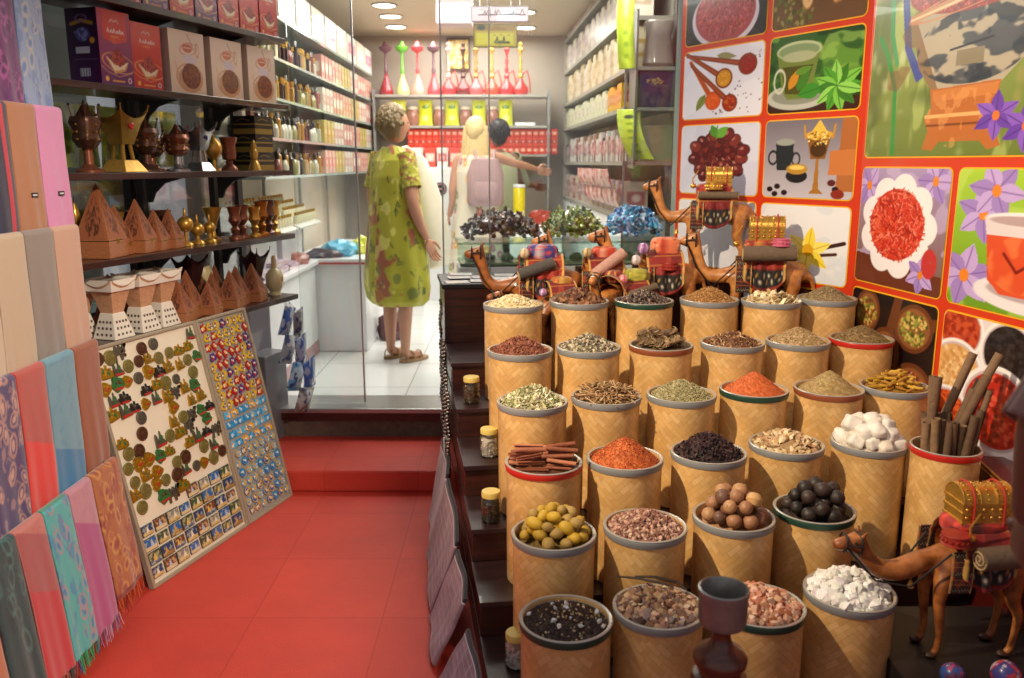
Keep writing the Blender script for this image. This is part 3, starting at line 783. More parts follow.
# (x, y, rim height, rim colour, content)
B = []
tops = [.39, .51, .63, .75, .87, .99]
B += [(.14, 2.02, .39, 'dark green', 'darkmix'), (.392, 2.08, .39, 'grey', 'resin'), (.662, 2.09, .39, 'dark green', 'pinkresin'), (.935, 2.165, .39, 'grey', 'salt')]
B += [(.12, 2.28, .51, 'grey', 'yellowlime'), (.39, 2.33, .51, 'grey', 'buds'), (.668, 2.40, .51, 'grey', 'brownlime'), (.93, 2.455, .51, 'dark green', 'blacklime')]
B += [(.10, 2.54, .63, 'red', 'cinnamon'), (.36, 2.58, .63, 'grey', 'chili'), (.64, 2.635, .63, 'grey', 'hibiscus'), (.92, 2.72, .63, 'grey', 'ginger'), (1.205, 2.74, .63, 'grey', 'alum')]
B += [(1.40, 2.615, .655, 'red', 'cassia')]
B += [(.07, 2.815, .75, 'grey', 'leafmix'), (.33, 2.88, .75, 'grey', 'twigs'), (.60, 2.91, .75, 'grey', 'cumin'), (.875, 2.975, .75, 'dark green', 'redpowder'), (1.15, 2.985, .75, 'brown', 'tanpowder'), (1.405, 3.02, .75, 'grey', 'turmeric')]
B += [(.03, 3.095, .87, 'grey', 'redflake'), (.29, 3.145, .87, 'grey', 'greybuds'), (.57, 3.18, .87, 'brown', 'curled'), (.855, 3.225, .87, 'grey', 'anise'), (1.12, 3.26, .87, 'grey', 'tanseed'), (1.385, 3.30, .87, 'red', 'brownseed')]
B += [(.005, 3.41, .99, 'grey', 'creamseed'), (.28, 3.49, .99, 'grey', 'brownchunk'), (.55, 3.50, .99, 'dark green', 'beans'), (.83, 3.535, .99, 'grey', 'goldseed'), (1.08, 3.50, .99, 'grey', 'creamflake'), (1.335, 3.565, .99, 'grey', 'tanmix')]
DESC = {
 'darkmix': 'dark brown ground mix with white specks', 'resin': 'brown resin lumps and a vanilla pod', 'pinkresin': 'pinkish orange resin lumps', 'salt': 'white salt crystals',
 'yellowlime': 'small yellow dried fruits', 'buds': 'small pinkish brown buds', 'brownlime': 'round brown dried limes', 'blacklime': 'round black dried limes',
 'cinnamon': 'short reddish cinnamon sticks', 'chili': 'coarse orange chilli flakes', 'hibiscus': 'blackish purple hibiscus petals', 'ginger': 'pale beige root chips', 'alum': 'chunky white alum rocks',
 'cassia': 'long upright brown bark rolls', 'leafmix': 'pale green and white leaf flakes', 'twigs': 'brown twiggy root strips', 'cumin': 'greenish fennel seeds', 'redpowder': 'a bright orange red powder cone',
 'tanpowder': 'a smooth khaki powder cone', 'turmeric': 'yellow turmeric fingers', 'redflake': 'reddish brown bark flakes', 'greybuds': 'grey beige dried buds', 'curled': 'curled dry desert plants',
 'anise': 'brown and cream mixed seeds', 'tanseed': 'pale tan ground seeds', 'brownseed': 'olive brown ground cumin', 'creamseed': 'cream white hulled seeds', 'brownchunk': 'dark brown gummy chunks',
 'beans': 'shiny dark roasted beans', 'goldseed': 'golden brown seeds', 'creamflake': 'large pale cream shavings', 'tanmix': 'greyish tan seeds'}
ROWN = ['front row']
def individual(name, meshes, label, cat, group, x, y, top, items, mats_, hpile, p=1.3):
    """items: list of (lx, ly, lz, rx, ry, rz, scale)"""
    k_ = .88 if cat == 'bark roll' else 1
    for i, (lx, ly, lz, rx, ry, rz, s) in enumerate(items):
        lx *= k_; ly *= k_
        o = bpy.data.objects.new(name, meshes[i % len(meshes)]); C.objects.link(o)
        o.location = (x + lx, y + ly, top + lz); o.rotation_euler = (rx, ry, rz); o.scale = (s,) * 3
        tag(o, label, cat, group)
def mesh_of(mb, m, name, ang=40):
    o = mb.build(name, m, ang=ang); me = o.data; bpy.data.objects.remove(o); return me
def pack_balls(r, h, Rr=.104, tries=900, seed=1, p=1.5, layers=((0, 1),), gap=1.72):
    rs = np.random.RandomState(seed); P = []
    for lz, k in layers:
        for _ in range(tries):
            q = (Rr - r * .8) * math.sqrt(rs.rand()) * k; w = rs.rand() * 2 * PI; x, y = q * math.cos(w), q * math.sin(w)
            z = hz(q, h, p) + lz
            if all((x - a) ** 2 + (y - b) ** 2 + (z - c) ** 2 > (gap * r) ** 2 for a, b, c in P): P.append((x, y, z))
    return P
for k, (x, y, top, rim, kind) in enumerate(B):
    bin_thing(rim, x, y, top, 'woven bamboo bin with %s rim holding %s' % (rim, DESC[kind]), k)
    mb = MB(); D = DESC[kind]; lab = '%s heaped in a %s rimmed bin' % (D, rim)
    if kind == 'darkmix':
        heap(mb, .022, ['33231f', '3f2c26', '2a1c1a', '4a352c']); bits(mb, 1500, .022, OCT, (.0028, .002, .002), ['33231f', '45302a', '5a4034', '2a1c1a'])
        bits(mb, 90, .022, CRY, (.004, .003, .003), ['c9b48c', 'a88a5c', 'd8c8a8']); bits(mb, 14, .03, CRY, (.009, .006, .005), ['cfd2dc', 'e8e6e4']); stuff('ground_spice', lab, mb, x, y, top)
    elif kind == 'resin':
        heap(mb, .02, ['6a4a38', '7c5a44']); bits(mb, 330, .022, CRY, (.0135, .0115, .010), ['a88468', '8a6650', 'b89878', '6f5248', '7d6a68', 'c4a284'], js=.4); stuff('resin_lumps', lab, mb, x, y, top, HMS)
        m2 = MB(); m2.tube([(-.1, .09, .052), (-.05, .06, .062), (0, .03, .066), (.04, .01, .062)], [.0025, .0035, .0035, .002], 6)
        m2.tube([(-.05, .1, .047), (.0, .075, .058), (.06, .06, .05), (.08, .02, .045)], [.0025, .004, .004, .002], 6)
        o = m2.build('vanilla_pod', mat('vanilla_black', '2b1c1a', rough=.5)); o.location = (x, y, top - .012); tag(o, 'thin black vanilla pods lying across the brown resin lumps', 'vanilla pod')
    elif kind == 'pinkresin':
        heap(mb, .045, ['a86a4c', 'b87858']); bits(mb, 330, .045, CRY, (.0125, .0105, .010), ['d99c7c', 'c98262', 'e0b090', 'b06a50', 'caa088', 'e4bca0'], js=.35); stuff('resin_lumps', lab, mb, x, y, top, HMS)
    elif kind == 'salt':
        heap(mb, .05, ['d8d8da', 'c8c8cc']); bits(mb, 260, .058, CRY, (.0145, .013, .012), ['f3f1ee', 'e6e4e0', 'fbfaf8', 'dcd8d4'], js=.5)
        o = stuff('salt_crystals', lab, mb, x, y, top, vcol_mat('salt', rough=.3), sharp=10)
    elif kind == 'yellowlime':
        mt = [mat('yellow_fruit', 'b8942e', rough=.6, var=.25, scale=60, bump=.3, bscale=120), mat('yellow_fruit_pale', 'a88a48', rough=.6, var=.2, scale=60, bump=.3, bscale=120), mat('yellow_fruit_bright', 'c8a22c', rough=.55, var=.2, scale=60)]
        ms = []
        for q in range(6):
            m = MB(); m.ball((0, 0, 0), .019, (1.1 + .1 * (q % 3), .95, .9), sub=3, jit=.02); m.ball((.0212, 0, 0), .003, sub=1); ms.append(mesh_of(m, mt[q % 3], 'dried_fruit'))
        it = [(a, b, c, rnd.uniform(-1, 1), rnd.uniform(-.6, .6), rnd.uniform(0, 6), rnd.uniform(.8, 1.08)) for a, b, c in pack_balls(.0185, .045, seed=4, layers=((-.008, 1), (.008, .97), (.022, .8)), gap=1.6)]
        individual('dried_fruit', ms, 'small yellow dried fruit heaped in a grey rimmed bin', 'dried fruit', 'yellow dried fruits', x, y, top, it, None, 0)
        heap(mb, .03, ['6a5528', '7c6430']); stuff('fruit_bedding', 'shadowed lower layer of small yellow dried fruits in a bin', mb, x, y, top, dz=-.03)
    elif kind == 'brownlime' or kind == 'blacklime':
        bl = kind == 'blacklime'
        hs = ['2e2422', '3a2c28', '241d1c'] if bl else ['9c6f50', 'b0855e', '7f5640', '6a4a3c']
        ms = []
        for q in range(6):
            m = MB(); m.ball((0, 0, 0), .0235, (1, 1, .95), sub=3, jit=.012); m.lathe([(.005, .0215), (.0045, .0238), (.002, .023), (0, .022)], 8)
            ms.append(mesh_of(m, mat(kind + str(q % len(hs)), hs[q % len(hs)], rough=.5, var=.25, scale=40, bump=.25, bscale=90), 'dried_lime'))
        it = [(a, b, c, rnd.uniform(-1.2, 1.2), rnd.uniform(-1.2, 1.2), rnd.uniform(0, 6), rnd.uniform(.85, 1.08)) for a, b, c in pack_balls(.023, .05, seed=8 + bl, layers=((-.008, 1), (.012, .97), (.028, .8)), gap=1.62)]
        individual('dried_lime', ms, 'round %s dried lime heaped in a %s rimmed bin' % ('black' if bl else 'brown', rim), 'dried lime', kind + 's', x, y, top, it, None, 0)
        heap(mb, .03, [hs[0], hs[1]]); stuff('lime_bedding', 'hidden lower layer of %s dried limes in a bin' % ('black' if bl else 'brown'), mb, x, y, top, dz=-.03)
        if not bl:
            m = MB(); m.lathe([(.0, -.021), (.016, -.017), (.0245, 0), (.020, .014), (.013, .02), (.009, .018), (.009, .006), (0, .006)], 18)
            o = m.build('dried_lime', mat('split_lime', 'c49a66', rough=.5)); o.location = (x + .045, y - .045, top + .068); o.rotation_euler = (-.5, .3, 0); tag(o, 'split pale brown lime with a hole, on top of the heap', 'dried lime')
    elif kind == 'buds':
        heap(mb, .05, ['7a5548', '8a6454']); bits(mb, 900, .052, CRY, (.0072, .006, .005), ['b48a78', '9a6c5c', 'c8a08c', '7c5448', 'd0b09c', '8c6458'], js=.3); stuff('dried_buds', lab, mb, x, y, top)
    elif kind == 'cinnamon':
        m = MB(); nn = 14
        P = []
        ms = []
        for q in range(3):
            m = MB(); L = .105; ring = 10
            v = []; f = []
            for s_ in (0, 1):
                for j in range(ring): w = j / (ring - 1) * 5.0; r = .0105 - .0006 * j; v.append((-L / 2 + L * s_, r * math.cos(w), r * math.sin(w)))
                for j in range(ring): w = j / (ring - 1) * 5.0; r = .0082 - .0006 * j; v.append((-L / 2 + L * s_, r * math.cos(w), r * math.sin(w)))
            for j in range(ring - 1):
                f += [(j, j + 1, 2 * ring + j + 1, 2 * ring + j), (ring + j, 3 * ring + j, 3 * ring + j + 1, ring + j + 1), (j, ring + j, ring + j + 1, j + 1), (2 * ring + j, 2 * ring + j + 1, 3 * ring + j + 1, 3 * ring + j)]
            f += [(0, 2 * ring, 3 * ring, ring), (ring - 1, 2 * ring - 1, 4 * ring - 1, 3 * ring - 1)]
            m.add(np.array(v), f); ms.append(mesh_of(m, mat('cinnamon%d' % q, ['9a5a40', '84492f', 'a8684a'][q], rough=.7, var=.25, scale=50, bump=.3), 'cinnamon_stick'))
        it = []
        for lay, (z, ang) in enumerate(((-.002, .05), (.01, -.2), (.022, .1), (.034, -.1))):
            for j in range(5 - lay):
                for s_ in (-.05, .05):
                    it.append((s_ + rnd.uniform(-.014, .014), (j - (4 - lay) / 2) * .034 * (1 if lay else .9), z * 1.3 + rnd.uniform(0, .003), rnd.uniform(0, 6), rnd.uniform(-.1, .1), ang + rnd.uniform(-.5, .5), rnd.uniform(.75, .98)))
        it = [i_ for i_ in it if math.hypot(abs(i_[0]) + .04 * i_[6], i_[1]) < .112]
        individual('cinnamon_stick', ms, 'short reddish brown cinnamon stick stacked in the red rimmed bin', 'cinnamon stick', 'cinnamon sticks', x, y, top, it, None, 0)
        heap(mb, .01, ['4a2418', '5a3020']); stuff('bark_crumbs', 'brown bark crumbs under the cinnamon sticks', mb, x, y, top)
    elif kind in ('chili', 'redpowder', 'tanpowder'):
        cs = {'chili': ['b4521f', 'c4642e', 'a04418', 'cc7640'], 'redpowder': ['c0602c', 'cc6c38', 'b25222'], 'tanpowder': ['a38a58', 'b0986a', '94794a']}[kind]
        h = .078; heap(mb, h, cs, p=1.15 if kind != 'chili' else 1.3, noise=.0015)
        bits(mb, 2600 if kind == 'chili' else 1800, h, OCT, (.0026, .0018, .0012) if kind == 'chili' else (.0017, .0014, .0012), cs + (['7a3010', '8f3c18'] if kind == 'chili' else []), p=1.15 if kind != 'chili' else 1.3); stuff('ground_spice', lab, mb, x, y, top)
    elif kind == 'hibiscus':
        heap(mb, .07, ['1f1518', '2c1c20']); bits(mb, 700, .07, FLK, (.0095, .006, .008), ['2c1c22', '3c242a', '1c1316', '4a2c30', '56403c'], js=.4); stuff('hibiscus_petals', lab, mb, x, y, top)
    elif kind == 'ginger':
        heap(mb, .045, ['a88a64', '94754e']); bits(mb, 260, .05, CRY, (.014, .009, .005), ['d2b892', 'c4a67c', 'e0caa6', 'a9865e', 'b89870'], js=.4, tilt=.9); stuff('root_chips', lab, mb, x, y, top)
    elif kind == 'alum':
        mt = [mat('alum_white', 'e4dfd8', rough=.6, var=.06, bump=.3, bscale=30), mat('alum_cream', 'd9cfc4', rough=.6, var=.08, bump=.3, bscale=30)]; ms = []
        for q in range(5):
            rs = np.random.RandomState(q + 2); m = MB(); v = np.sign(ICO3[0]) * np.abs(ICO3[0]) ** (.5 + .1 * q); v = v * (1 + .09 * np.sin(v[:, :1] * 5 + q) * np.cos(v[:, 1:2] * 4 + q) + .05 * np.sin(v[:, 2:] * 9 + q) + rs.uniform(-.02, .02, (len(v), 1))) * np.array((.031 + .003 * (q % 3), .027, .025)); m.add(v, ICO3[1]); ms.append(mesh_of(m, mt[q % 2], 'alum_rock', ang=70))
        it = [(a, b, c, rnd.uniform(-.5, .5), rnd.uniform(-.5, .5), rnd.uniform(0, 6), rnd.uniform(.8, 1.1)) for a, b, c in pack_balls(.026, .035, seed=3, layers=((-.005, 1.03), (.018, .95), (.036, .7)), gap=1.45)]
        individual('alum_rock', ms, 'chunky white alum rock heaped in a grey rimmed bin', 'rock', 'alum rocks', x, y, top, it, None, 0)
        heap(mb, .015, ['cfc6ba', 'bfb4a6']); stuff('alum_crumbs', 'white crumbs under the alum rocks', mb, x, y, top)
    elif kind == 'cassia':
        ms = []; 
        for q in range(4):
            m = MB(); L = (.30, .34, .22, .2)[q]; v = []; f = []; rg = 16; r0 = (.0165, .015, .015, .0165)[q]; ns = 6
            for s_ in range(ns):
                for lay in (0, 1):
                    for j in range(rg): w = j / (rg - 1) * 7.2; r = (r0 - .0004 * j) - lay * .0018; v.append((r * math.cos(w) * (1 + .03 * math.sin(s_)), r * math.sin(w), -.1 + L * s_ / (ns - 1)))
            k2 = 2 * rg
            for s_ in range(ns - 1):
                for j in range(rg - 1):
                    a = s_ * k2 + j; f += [(a, a + 1, a + k2 + 1, a + k2), (a + rg, a + rg + k2, a + rg + k2 + 1, a + rg + 1)]
            for j in range(rg - 1): e = (ns - 1) * k2 + j; f += [(e, e + 1, e + rg + 1, e + rg), (j, j + rg, j + rg + 1, j + 1)]
            m.add(np.array(v), f); ms.append(mesh_of(m, mat('bark%d' % q, ['6f5540', '7d624a', '5f4836', '8a6c50'][q], rough=.8, var=.3, scale=30, bump=.4), 'bark_roll'))
        it = []
        # a dense ring of shorter rolls, then tall ones leaning right
        for a, b, c in pack_balls(.0165, 0, Rr=.1, seed=6, gap=1.85)[:30]:
            q = len(it); it.append((a, b, -.0 + rnd.uniform(-.03, .015), rnd.uniform(-.1, .1) - b * .8, rnd.uniform(-.08, .12) + a * 1.2, rnd.uniform(0, 6) if False else rnd.uniform(-.3, .3), 1.0))
        for j, (i_, q) in enumerate(zip(it, range(len(it)))): pass
        short = [i_ for n_, i_ in enumerate(it) if i_[1] < .03 or n_ % 3 == 0]; tall = [i_ for i_ in it if i_ not in short]
        individual('bark_roll', [ms[2], ms[3]], 'short brown bark roll standing in the red rimmed bin', 'bark roll', 'short bark rolls', x, y, top, short, None, 0)
        tl = [(-.065, .0, .03, 0, .04, 0, 1.0), (-.01, .045, .05, .05, .30, 0, 1.1), (.025, -.01, .03, .02, .36, 0, 1.1), (.04, .02, .05, .05, .42, .1, 1.15), (.01, .01, .0, .0, .33, 0, 1), (.075, -.02, -.02, 0, .2, 0, .9), (.06, .05, .02, 0, .3, 0, 1), (-.03, .06, -.02, .0, -.05, 0, 1)]
        individual('bark_roll', [ms[0], ms[1]], 'long brown bark roll standing tall in the red rimmed bin', 'bark roll', 'tall bark rolls', x, y, top, tl, None, 0)
    elif kind == 'leafmix':
        heap(mb, .06, ['8a8660', '9c9570']); bits(mb, 650, .06, FLK, (.0105, .006, .007), ['c8c098', 'a8aa78', '8a9060', 'e0d8b8', 'b8b088', 'f0ead0'], js=.45, tilt=1.0); stuff('leaf_flakes', lab, mb, x, y, top)
    elif kind == 'twigs':
        heap(mb, .05, ['7a5838', '8c6844']); bits(mb, 420, .052, STK, (.045, .0045, .003), ['a8845c', '8c6840', 'c0a078', '74542f', 'b8946c'], js=.4, tilt=.35); stuff('root_strips', lab, mb, x, y, top)
    elif kind == 'cumin':
        heap(mb, .06, ['8a8058', '9a9068']); bits(mb, 1700, .06, STK, (.0075, .0028, .0028), ['a89c70', '8c845c', 'c0b48c', '746c48', 'b0a880'], js=.25, tilt=.7); stuff('fennel_seeds', lab, mb, x, y, top)
    elif kind == 'turmeric':
        ms = []
        for q in range(4):
            m = MB(); m.tube([(-.02, 0, 0), (-.008, .001, .001), (.006, -.001 * q, .002), (.02, .001, 0)], [.0035, .006, .0055, .0035], 8); ms.append(mesh_of(m, mat('turm%d' % q, ['c2942c', 'b0842a', 'd2a83c', 'a8782a'][q], rough=.6, var=.2, scale=80, bump=.2), 'turmeric_finger'))
        it = []
        for lay, (z, n_, rr) in enumerate(((0, 26, .098), (.012, 20, .085), (.024, 14, .065), (.036, 9, .04))):
            for j in range(n_): q = rr * math.sqrt((j + .5) / n_) * .9; w = j * 2.4 + lay; it.append((q * math.cos(w), q * math.sin(w), z + hz(q, .015), rnd.uniform(0, 6), rnd.uniform(-.3, .3), rnd.uniform(-.9, .9), rnd.uniform(.85, 1.15)))
        individual('turmeric_finger', ms, 'yellow turmeric finger heaped in a grey rimmed bin', 'turmeric root', 'turmeric fingers', x, y, top, it, None, 0)
        heap(mb, .02, ['8a6420', '9a7028']); stuff('turmeric_dust', 'yellow crumbs under the turmeric fingers', mb, x, y, top)
    elif kind == 'redflake':
        heap(mb, .058, ['7a4634', '8a5240']); bits(mb, 1100, .058, FLK, (.0062, .0038, .005), ['9a5e48', '84493a', 'b0745c', '6c3a2c', 'a86a54'], js=.35); stuff('bark_flakes', lab, mb, x, y, top)
    elif kind == 'greybuds':
        heap(mb, .055, ['6a6050', '7a7060']); bits(mb, 850, .055, CRY, (.0068, .0052, .005), ['9c9078', 'b8ac90', '6f6654', '544c40', 'c8bca0', '877c66'], js=.4); stuff('dried_buds', lab, mb, x, y, top)
    elif kind == 'curled':
        ms = []
        for q in range(3):
            m = MB()
            for j in range(52):
                w = rnd.uniform(0, 2 * PI); e = rnd.uniform(.2, 1.4); r0 = .012; pts = []
                for s_ in range(6):
                    u = s_ / 5; rr = .004 + .03 * math.sin(u * 2.4); zz = .004 + .036 * u * math.sin(e) - .006 * u * u
                    ww = w + u * .9; pts.append((rr * math.cos(ww) * math.cos(e * .5), rr * math.sin(ww) * math.cos(e * .5), zz))
                m.tube(pts, [.0022, .002, .0016, .0013, .001, .0007], 4, col=pal(['8f7250', 'a88a64', '6f563a', 'b89c78'], 1)[0])
            m.ball((0, 0, .012), .016, sub=2, col=hexc('5c4630')); ms.append(mesh_of(m, HM, 'dried_desert_plant'))
        it = [(.06 * math.cos(w), .055 * math.sin(w), .004, rnd.uniform(-.4, .4), rnd.uniform(-.4, .4), w * 2, 1.15) for w in (.3, 1.35, 2.4, 3.4, 4.5, 5.5)] + [(-.02, 0, .032, .2, .1, 1, 1.15), (.04, .02, .03, -.2, .3, 2, 1.0), (-.055, .03, .026, -.2, .3, 2, 1.0)]
        individual('dried_desert_plant', ms, 'curled dry brown desert plant ball heaped in the brown rimmed bin', 'dried plant', 'curled desert plants', x, y, top, it, None, 0)
        heap(mb, .01, ['5c4630', '6b5238']); stuff('plant_crumbs', 'brown crumbs under the curled desert plants', mb, x, y, top)
    elif kind == 'anise':
        heap(mb, .05, ['6a4632', '7c5640']); bits(mb, 1000, .05, FLK, (.0068, .004, .004), ['8c6040', 'b88e64', '5f3c2a', 'd0ac84', '7a4c36'], js=.35); stuff('mixed_seeds', lab, mb, x, y, top)
    elif kind in ('tanseed', 'brownseed', 'tanmix', 'goldseed', 'creamseed'):
        cs = {'tanseed': ['b89c70', 'a88c60', 'cbb088', '94784e'], 'brownseed': ['8c7248', '7a6038', 'a0855a', '6b5230'], 'tanmix': ['9c8664', '88734f', 'b09a78', '76623f'],
              'goldseed': ['b0824c', '9c6e3a', 'c89c64', '84592c'], 'creamseed': ['e0d0aa', 'd0bc90', 'eee2c4', 'c0a97a']}[kind]
        h = {'creamseed': .048}.get(kind, .062); sz = {'tanseed': .004, 'brownseed': .0035, 'tanmix': .0042, 'goldseed': .006, 'creamseed': .0075}[kind]
        heap(mb, h, cs, noise=.002); bits(mb, int(1500 * min(1.4, (.0055 / sz))), h, STK if kind != 'creamseed' else CRY, (sz * 1.4, sz * .5, sz * .5) if kind != 'creamseed' else (sz, sz * .6, sz * .4), cs, tilt=.8); stuff('spice_seeds', lab, mb, x, y, top)
    elif kind == 'brownchunk':
        heap(mb, .055, ['4f3120', '5c3a28']); bits(mb, 420, .055, CRY, (.0105, .009, .008), ['6f4630', '5a3624', '84583e', '47291c', '94684c'], js=.45); stuff('gum_chunks', lab, mb, x, y, top)
    elif kind == 'beans':
        heap(mb, .045, ['33241e', '402e26']); bits(mb, 380, .047, ICO2, (.0095, .0065, .005), ['4a352c', '382822', '6a5040', '2c201c', '8a705c'], js=.2); stuff('roasted_beans', lab, mb, x, y, top, HMS)
    elif kind == 'creamflake':
        heap(mb, .025, ['b8a078', 'a89068']); bits(mb, 150, .03, FLK, (.022, .014, .014), ['e4d2a8', 'd4be90', 'f0e4c4', 'c0a87c'], js=.4, tilt=.8); stuff('pale_shavings', lab, mb, x, y, top)

# ------------------------------------------------------------------ glass jars on the steps
JAR = glass_mat('jar_glass', tint=(.93, .95, .94), refl=.1); LIDY = mat('yellow_lid', 'd8c26a', rough=.35, var=.05)
def jar(x, y, z, cols, label, w=.034, h=.092):
    t = thing('spice_jar', label, 'jar', (x, y, z), group='jars on the steps')
    m = MB(); m.lathe([(0, 0), (w - .003, 0), (w, .004), (w, h - .016), (w * .86, h - .006), (w * .86, h)], 28); m.build('glass_body', JAR, t)
    m = MB(); m.lathe([(0, h + .016), (w * .9, h + .016), (w * .95, h + .013), (w * .95, h - .003), (w * .87, h - .003), (w * .87, h + .001), (0, h + .001)], 28); m.build('lid', LIDY, t)
    m = MB(); n = 260; r = (w - .006) * np.sqrt(NP.rand(n)); a = NP.rand(n) * 6.28; zz = .006 + NP.rand(n) * (h - .03)
    r = np.where(NP.rand(n) < .6, w - .0085, r); scatter(m, CRY, np.stack([r * np.cos(a), r * np.sin(a), zz], 1), np.full((n, 3), .0055), pal(cols, n))
    m.lathe([(0, .004), (w - .007, .004), (w - .007, h - .026), (0, h - .02)], 16, col=hexc(cols[0])); o = m.build('contents', HM, t); o['kind'] = 'stuff'
for u, v, z, cs, lb in ((.062, TV[5] + .075, TZ[5], ['5a4634', '7a6248', '3c2e24'], 'glass jar with yellow lid and brown bits on the highest step'),
                        (.098, TV[4] + .085, TZ[4], ['d8d0c4', 'c4b8a8', 'ece6dc'], 'glass jar with yellow lid and pale contents below the highest step'),
                        (.068, TV[3] + .05, TZ[3], ['3c3a30', '5a5440', '2c2a24'], 'glass jar with yellow lid and dark contents on a middle step'),
                        (.085, TV[1] + .09, TZ[1], ['cfc8c4', 'e8e2dc', 'b49c94'], 'pale lidded glass jar on a lower step beside the cinnamon bin')):
    x, y = st(u, v); jar(x, y, z + .0005, cs, lb)

# ------------------------------------------------------------------ wooden mortar goblet in front
t = thing('incense_stand', 'dark metal cup on a turned wooden foot in front of the pink resin bin', 'incense stand', (.442, 1.63, .2))
MW = wood_mat('turned_redwood', '4a2418', '6b3826', rough=.35, coat=.3)
MM = mat('worn_tin', '94938e', rough=.38, metal=.55, var=.35, scale=40)
m = MB(); m.lathe([(0, -.2), (.05, -.2), (.05, .24), (.052, .26), (0, .26)], 32); m.build('plinth', mat('black_plinth', '201a1a', rough=.5), t)
m = MB(); m.lathe([(.0, .26), (.058, .262), (.061, .272), (.056, .285), (.046, .290), (.046, .302), (.055, .312), (.057, .325), (.048, .340), (.030, .350), (.022, .362), (.019, .378), (.022, .39), (.028, .396), (0, .397)], 40); m.build('foot', MW, t)
m = MB(); m.lathe([(0, .392), (.03, .394), (.046, .402), (.0505, .412), (.0505, .468), (.053, .474), (.053, .482), (.049, .484), (.046, .48), (.045, .42), (.03, .408), (0, .405)], 40); m.build('cup', MM, t)
m = MB(); m.ball((.0, -.005, .45), .008, sub=2); m.tube([(0, 0, .408), (0, -.005, .45)], .002, 6); m.build('pin', MM, t)

# ------------------------------------------------------------------ beads and textiles on the left side of the stand
BEADM = [mat('bead_black', '1f1c20', rough=.25), mat('bead_white', '6a6066', rough=.3), mat('bead_brown', '5a3a30', rough=.3)]
for k, (v, zt, n) in enumerate(((2.03, .93, 34), (1.93, .70, 28), (1.83, .78, 30), (1.72, .68, 30), (1.6, .62, 26))):
    m = MB(); L = n * .017
    for i in range(n):
        z = zt - i * .017; mi = (i // (1 + k % 3) + k) % 3
        m.ball((.004 * math.sin(i * .9 + k), 0, z), .0085, (.9, 1.0, 1.15), sub=1, mi=mi)
    for i in range(n): m.ball((.004 * math.sin(i * .7), -.022, zt - .01 - i * .0168), .0085, (.9, 1, 1.1), sub=1, mi=(i + k) % 3)
    o = m.build('bead_strand', BEADM); x, y = st(-.027, v); o.location = (x, y, 0); o.rotation_euler = (0, 0, SA)
    tag(o, ['black and white bead strand hanging nearest the shop doorway on the stand side'][0] if k == 0 else 'dark bead strand hanging on the left side of the brown stepped stand', 'bead strand', None if k == 0 else 'bead strands on the stand side')
m = MB(); m.tube([(-.01, 0, .0), (-.035, 0, .0), (-.035, 0, .085), (-.01, 0, .085)], .0035, 8)
o = m.build('cabinet_handle', mat('white_plastic', 'e6e2e0', rough=.3)); x, y = st(-.0075, 1.62); o.location = (x, y, .32); o.rotation_euler = (0, 0, SA); tag(o, 'small white bracket handle on the side of the stepped stand', 'handle')
CLOTH = vcol_mat('woven_shawl', rough=.8, sheen=.3, bump=.15, bscale=500)
def shawl_mat(label, v0, v1, zt0, zt1, lean, seed, cols):
    """folded patterned shawl leaning on the side of the stand"""
    cv = Cv(80, 120, cols[0], seed=seed); cv.blot(2, 6, .5, cols[1], .7); cv.blot(6, 2, .5, cols[2], .5, seed=3)
    for j in range(4): cv.line([(.15 * j + .05, 0), (.15 * j + .1, 1)], .012, cols[3], .6)
    for j in range(9): cv.line([(.02, j / 9), (.22, j / 9 + .06), (.45, j / 9), (.62, j / 9 + .05)], .014, cols[4], .5)
    cv.mix((cv.Y > .93).astype(float), '2a2432'); cv.mix(((cv.Y > .9) & (cv.Y < .93)).astype(float), 'd6d2dc')
    def mp(U, V):
        u = -.03 - lean * (1 - V) ** 1.1; vv = v0 + (v1 - v0) * U - .05 * (1 - V)
        z = .012 + (zt0 + (zt1 - zt0) * U) * V; z = z + .004 * np.sin(V * 9 + U * 3); u = u - .006 * np.sin(U * 6 + V * 2)
        return u, vv, z
    o = sheet('folded_shawl', cv, mp, CLOTH, None, .012); o.location = (SO[0], SO[1], 0); o.rotation_euler = (0, 0, SA)
    return tag(o, label, 'shawl')
LV = ['94707c', 'a88a94', '7c5a6a', 'c4b0ba', 'cfc0c8']
shawl_mat('narrow grey lavender folded shawl leaning farthest back against the stand side', 1.42, 1.72, .30, .36, .075, 1, ['a898a4', 'b4a6b0', '8c7c88', 'd0c6cc', 'c0b4bc'])
shawl_mat('wide dusty pink striped shawl with dark border leaning on the stand side', .92, 1.38, .235, .30, .10, 2, LV)
shawl_mat('dusty mauve folded shawl leaning in the middle against the stand side', .60, .89, .19, .225, .11, 3, ['94707c', 'a88492', '805e70', 'c4aeb8', 'cfc0c8'])
shawl_mat('mauve folded shawl with silver edge leaning nearest the camera', .15, .50, .12, .15, .11, 4, ['8c6c7c', 'a08090', '765668', 'bcaab8', 'c8bac4'])
